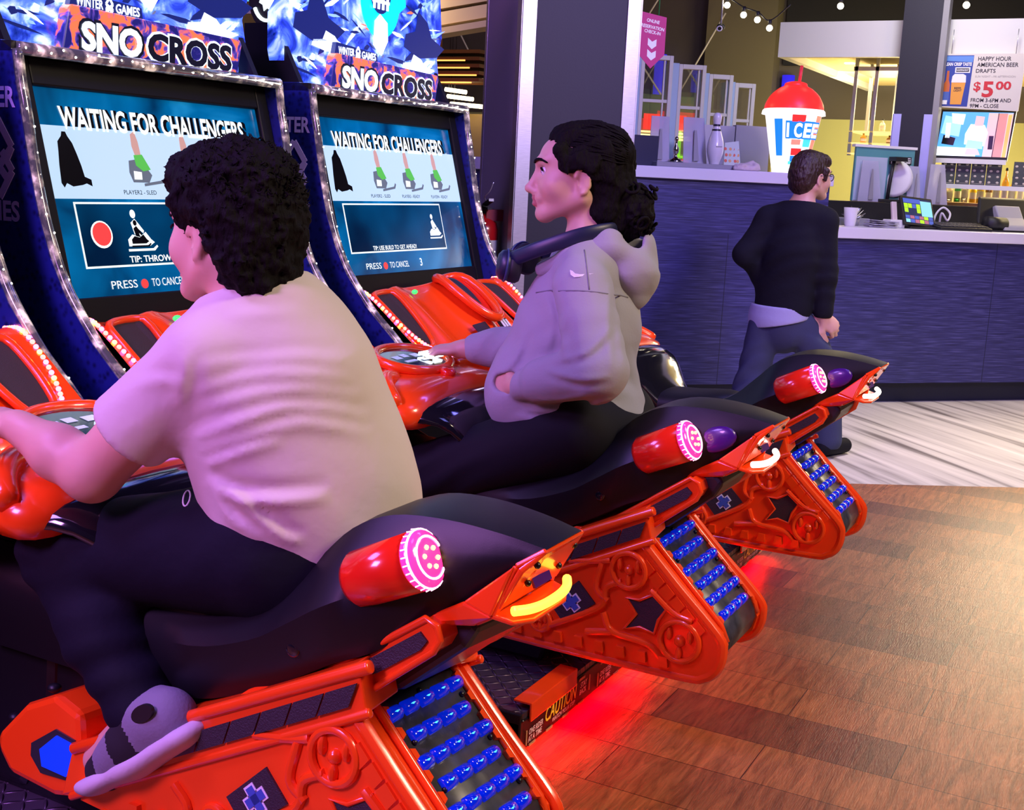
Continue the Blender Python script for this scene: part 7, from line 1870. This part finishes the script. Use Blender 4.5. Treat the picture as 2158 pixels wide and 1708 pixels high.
for i in range(14):
    y = 1.52 - i*0.052; mi = (1, 3, 1, 2, 1, 4, 4, 3, 0, 0, 4, 0, 1, 1)[i]; h = (0.13, 0.15, 0.12, 0.14, 0.16, 0.13, 0.15, 0.14, 0.20, 0.22, 0.17, 0.18, 0.14, 0.15)[i]
    nb_ = ('first', 'second', 'third', 'fourth', 'fifth', 'sixth', 'seventh', 'eighth', 'ninth', 'tenth', 'eleventh', 'twelfth', 'thirteenth', 'last')[i]
    bottle((9.25 + 0.03*(i % 2), y, 1.237), h*1.15, 0.023, mi, '%s glass bottle on the bar cabinet, %s from the left' % (cols[mi], nb_), 'bottles on the bar cabinet', i)
# hanging bottle shelf
root = empty('hanging_shelf', (9.3, 2.17, 1.55), 'hanging bottle shelf of grey posts and lit glass boards', 'shelf')
b = MB()
for x, y in ((0, 0), (0, -0.15), (0, -0.36), (0.5, 0), (0.5, -0.2), (0.5, -0.36)): b.box2((x, y - 0.012, -0.01), (x + 0.024, y + 0.012, 0.72))
b.box2((0, -0.38, 0.60), (0.55, 0.02, 0.63)); obj('posts', b, mat('shelf_grey', (0.36, 0.36, 0.35), 0.4, metal=0.5), root)
for z in (0.0, 0.075, 0.16):
    b = MB().box2((0.0, -0.37, z), (0.52, 0.012, z + 0.010)); obj('shelf_board', b, mat('shelf_lit', (0.8, 0.6, 0.25), 0.3, emit=(1.0, 0.72, 0.25), estr=0.9), root, 'warm lit board')
for k, (y, z, h, mi, lb) in enumerate(((2.10, 1.56, 0.062, 1, 'stubby clear bottle at the left end of the lowest hanging shelf'), (2.09, 1.635, 0.07, 0, 'amber bottle at the left end of the middle hanging shelf'), (1.99, 1.56, 0.06, 0, 'amber bottle on the lowest hanging shelf beside the second post'), (1.93, 1.56, 0.062, 3, 'brown bottle in the middle of the lowest hanging shelf'), (1.90, 1.635, 0.06, 3, 'dark brown bottle on the middle hanging shelf'), (1.84, 1.56, 0.066, 4, 'gold bottle at the right end of the lowest hanging shelf'), (1.96, 1.72, 0.09, 1, 'clear bottle on the top hanging board'), (1.84, 1.72, 0.09, 2, 'green bottle at the right end of the top hanging board'))):
    bottle((9.38, y, z), h, 0.022, mi, lb, 'bottles on the hanging shelf', 40 + k)
lamp('shelf_lamp', 'POINT', (9.5, 2.0, 1.9), 4, (1.0, 0.78, 0.35), size=0.1)
# string of bulbs
pts = [(7.5, 2.80, 2.46), (7.5, 2.58, 2.37), (7.5, 2.47, 2.31), (7.5, 2.38, 2.28), (7.5, 2.30, 2.23), (7.5, 2.18, 2.32)]
b = MB(); b.mt(0, True).tube(catmull([V3(p) + V3((0, 0, 0.045)) - V3(pts[0]) for p in pts], 5), 0.004, 6); obj('light_string', b, M_blackbar, None, 'black cord carrying bulbs above the counter', 'cord', loc=pts[0])
names_b = ('first warm bulb of the string above the counter', 'second warm bulb of the string above the counter', 'third warm bulb of the string above the counter', 'lowest warm bulb of the string above the counter', 'warm bulb hanging alone near the canopy top', 'warm bulb hanging at the far right of the ceiling')
for (x, y, z), lb in zip(pts[1:5] + [(7.5, 1.88, 2.35), (7.5, 1.17, 2.34)], names_b):
    e = empty('bulb', (x, y, z), lb, 'bulb', 'string bulbs above the counter')
    m = MB(); m.mt(0, True).ball((0, 0, 0), 0.019, 14); obj('globe', m, glow('bulb_warm', (1.0, 0.88, 0.62), 22.0), e); m = MB(); m.mt(0, True).cyl((0, 0, 0.016), (0, 0, 0.05), 0.012, n=10); obj('socket', m, M_blackbar, e)
for y, z in ((1.88, 2.40), (1.17, 2.39)): 
    m = MB(); m.mt(0, True).cyl((0, 0, 0), (0, 0, 1.2), 0.003, n=6); obj('bulb_wire', m, M_blackbar, None, 'thin black wire holding the %s bulb' % ('lone' if y > 1.5 else 'far right'), 'wire', loc=(7.5, y, z))
# ceiling camera
root = empty('security_camera', (7.5, 2.61, 2.24), 'small dark dome camera with a pale ring hanging above the counter', 'camera')
b = MB(); b.mt(0, True).ball((0, 0, 0), (0.026, 0.026, 0.022), 16); obj('dome', b, M_blackbar, root); b = MB(); b.mt(0, True).tube([(-0.012 , 0.016*math.cos(q), -0.004 + 0.014*math.sin(q)) for q in (2*math.pi*i/18 for i in range(18))], 0.004, 6, closed=True); o = obj('dome_ring', b, M_paper, root); o.location = (-0.012, 0, -0.008); b = MB(); b.mt(0, True).cyl((0, 0, 0.015), (0, 0, 0.9), 0.006, n=8); obj('drop_rod', b, M_greyplast, root)

# ------------------------------------------------------------------ far left: dining hall beyond the machines
b = MB(); b.prism([(3.2, 2.30), (5.2, 2.05), (5.2, 2.09), (3.2, 2.34)], 7.0, 7.15); b.prism([(3.2, 2.37), (5.2, 2.115), (5.2, 2.20), (3.2, 2.45)], 7.05, 7.2); b.prism([(3.2, 2.465), (5.2, 2.225), (5.2, 2.6), (3.2, 2.8)], 7.05, 7.2); obj('beam_1', b, mat('beam_tan', (0.50, 0.38, 0.24), 0.7), kind='structure')
b = MB(); b.box2((8.2, 3.6, 0.0), (8.35, 7.5, 1.72)); obj('wall_dining', b, mat('wall_ochre', (0.42, 0.28, 0.10), 0.7), kind='structure')
b = MB(); b.box2((8.15, 3.6, 1.02), (8.2, 7.5, 1.25)); obj('trim_3', b, mat('dining_rail', (0.42, 0.40, 0.46), 0.6), kind='structure')
root = empty('slat_pendant', (8.0, 4.95, 1.96), 'dark wooden slatted pendant with warm glowing edges', 'pendant lamp')
b = MB()
for k in range(5): b.box2((-0.15, -0.42, k*0.05 - 0.03), (0.15, 0.30, k*0.05 - 0.005))
b.cyl((0, 0, 0.19), (0, 0, 3.03), 0.008, n=6); obj('slats', b, mat('slat_wood', (0.16, 0.045, 0.012), 0.5), root)
b = MB()
for k, (y0, y1) in enumerate(((-0.36, 0.0), (-0.40, 0.18), (-0.34, 0.20), (-0.3, 0.1))): b.box2((-0.156, y0, k*0.052 - 0.042), (-0.150, y1, k*0.052 - 0.032))
obj('glowing_edges', b, glow('edge_amber', (1.0, 0.40, 0.08), 2.2), root, 'warm glowing edges')
for k, (y0, y1, z, lb) in enumerate(((4.90, 4.72, 1.885, 'short warm tube light, uppermost of three by the machine'), (4.88, 4.66, 1.835, 'warm tube light, middle one of three by the machine'), (4.85, 4.53, 1.78, 'long warm tube light, lowest of three by the machine'))):
    b = MB(); b.mt(0, True).cyl((0, 0, 0), (0, y1 - y0, -0.02), 0.016, n=10); b.mt(1).cyl((0, -0.03, 0.012), (0, -0.03, 3.2), 0.002, n=6); obj('tube_light', b, [glow('tube_warm', (1.0, 0.83, 0.45), 7.0), M_blackbar], None, lb, 'tube light', 'warm tube lights by the machine', loc=(8.0, y0, z))
b = MB(); b.box2((0, -0.5, 0), (0.4, 0.5, 0.10)); b.box2((0.3, -0.5, 0.1), (0.4, 0.5, 0.22)); bench = empty('bench', (7.6, 4.25, 0), 'red padded booth bench seen between machine and column', 'bench'); o = obj('cushion', b, mat('booth_red', (0.55, 0.03, 0.06), 0.5), bench, 'red cushion', bevel=0.02); o.location = (-0.2, 0, 1.02)
b = MB(); b.box2((-0.2, -0.5, 0), (0.3, 0.5, 1.02)); obj('plinth', b, M_blackbar, bench)
lamp('dining_lamp', 'AREA', (6.9, 4.9, 2.6), 22, (1.0, 0.75, 0.42), (8.0, 4.6, 1.6), 0.6)
# another game cabinet glimpsed between the two lit signs
root = empty('game_cabinet', (4.9, 3.95, 0), 'teal lit game cabinet glimpsed between the two blue signs', 'arcade machine')
b = MB(); b.box2((0, -0.45, 0), (0.5, 0.40, 1.70)); b.prism([(-0.45, 1.70), (0.40, 1.70), (0.40, 1.80)], 0.0, 0.5); obj('cabinet_shell', b, M_blackbar, root)
b = MB(); b.mt(0); b.box2((-0.01, -0.30, 1.76), (0.02, 0.05, 2.02)); b.mt(1); b.box2((-0.012, -0.02, 1.80), (-0.008, 0.20, 1.90)); b.mt(2); b.box2((-0.012, -0.35, 2.0), (0.0, 0.3, 2.04)); b.mt(3); b.box2((-0.013, -0.22, 2.06), (0.0, 0.25, 2.30))
obj('lit_panels', b, [glow('game_teal', (0.0, 0.30, 0.32), 0.8), mat('game_red', (0.30, 0.02, 0.02), 0.5, emit=(0.5, 0.03, 0.02), estr=0.4), mat('game_ivory', (0.5, 0.5, 0.4), 0.5), glow('game_cyan', (0.15, 0.65, 0.85), 0.9)], root, 'teal and cyan lit panels')
root = empty('gear_sign', (4.05, 3.34, 1.94), 'round white gear sign between the two blue signs', 'sign')
b = MB(); b.mt(0); b.slab([(0, 0.10*math.cos(q), 0.13*math.sin(q)) for q in (2*math.pi*i/24 for i in range(24))], (1, 0, 0), 0.03); obj('sign_disc', b, M_blackbar, root)
b = MB(); b.mt(0); b.slab([(-0.002, (0.045 if i % 2 else 0.033)*math.cos(2*math.pi*i/16), (0.062 if i % 2 else 0.046)*math.sin(2*math.pi*i/16)) for i in range(16)], (-1, 0, 0), 0.003); b.mt(0, True).tube([(-0.004, 0.072*math.cos(q), 0.095*math.sin(q)) for q in (0.4 + 5.4*i/24 for i in range(25))], 0.008, 6); obj('gear_print', b, glow('gear_white', (0.8, 1.0, 0.95), 1.3), root, 'white gear and ring')
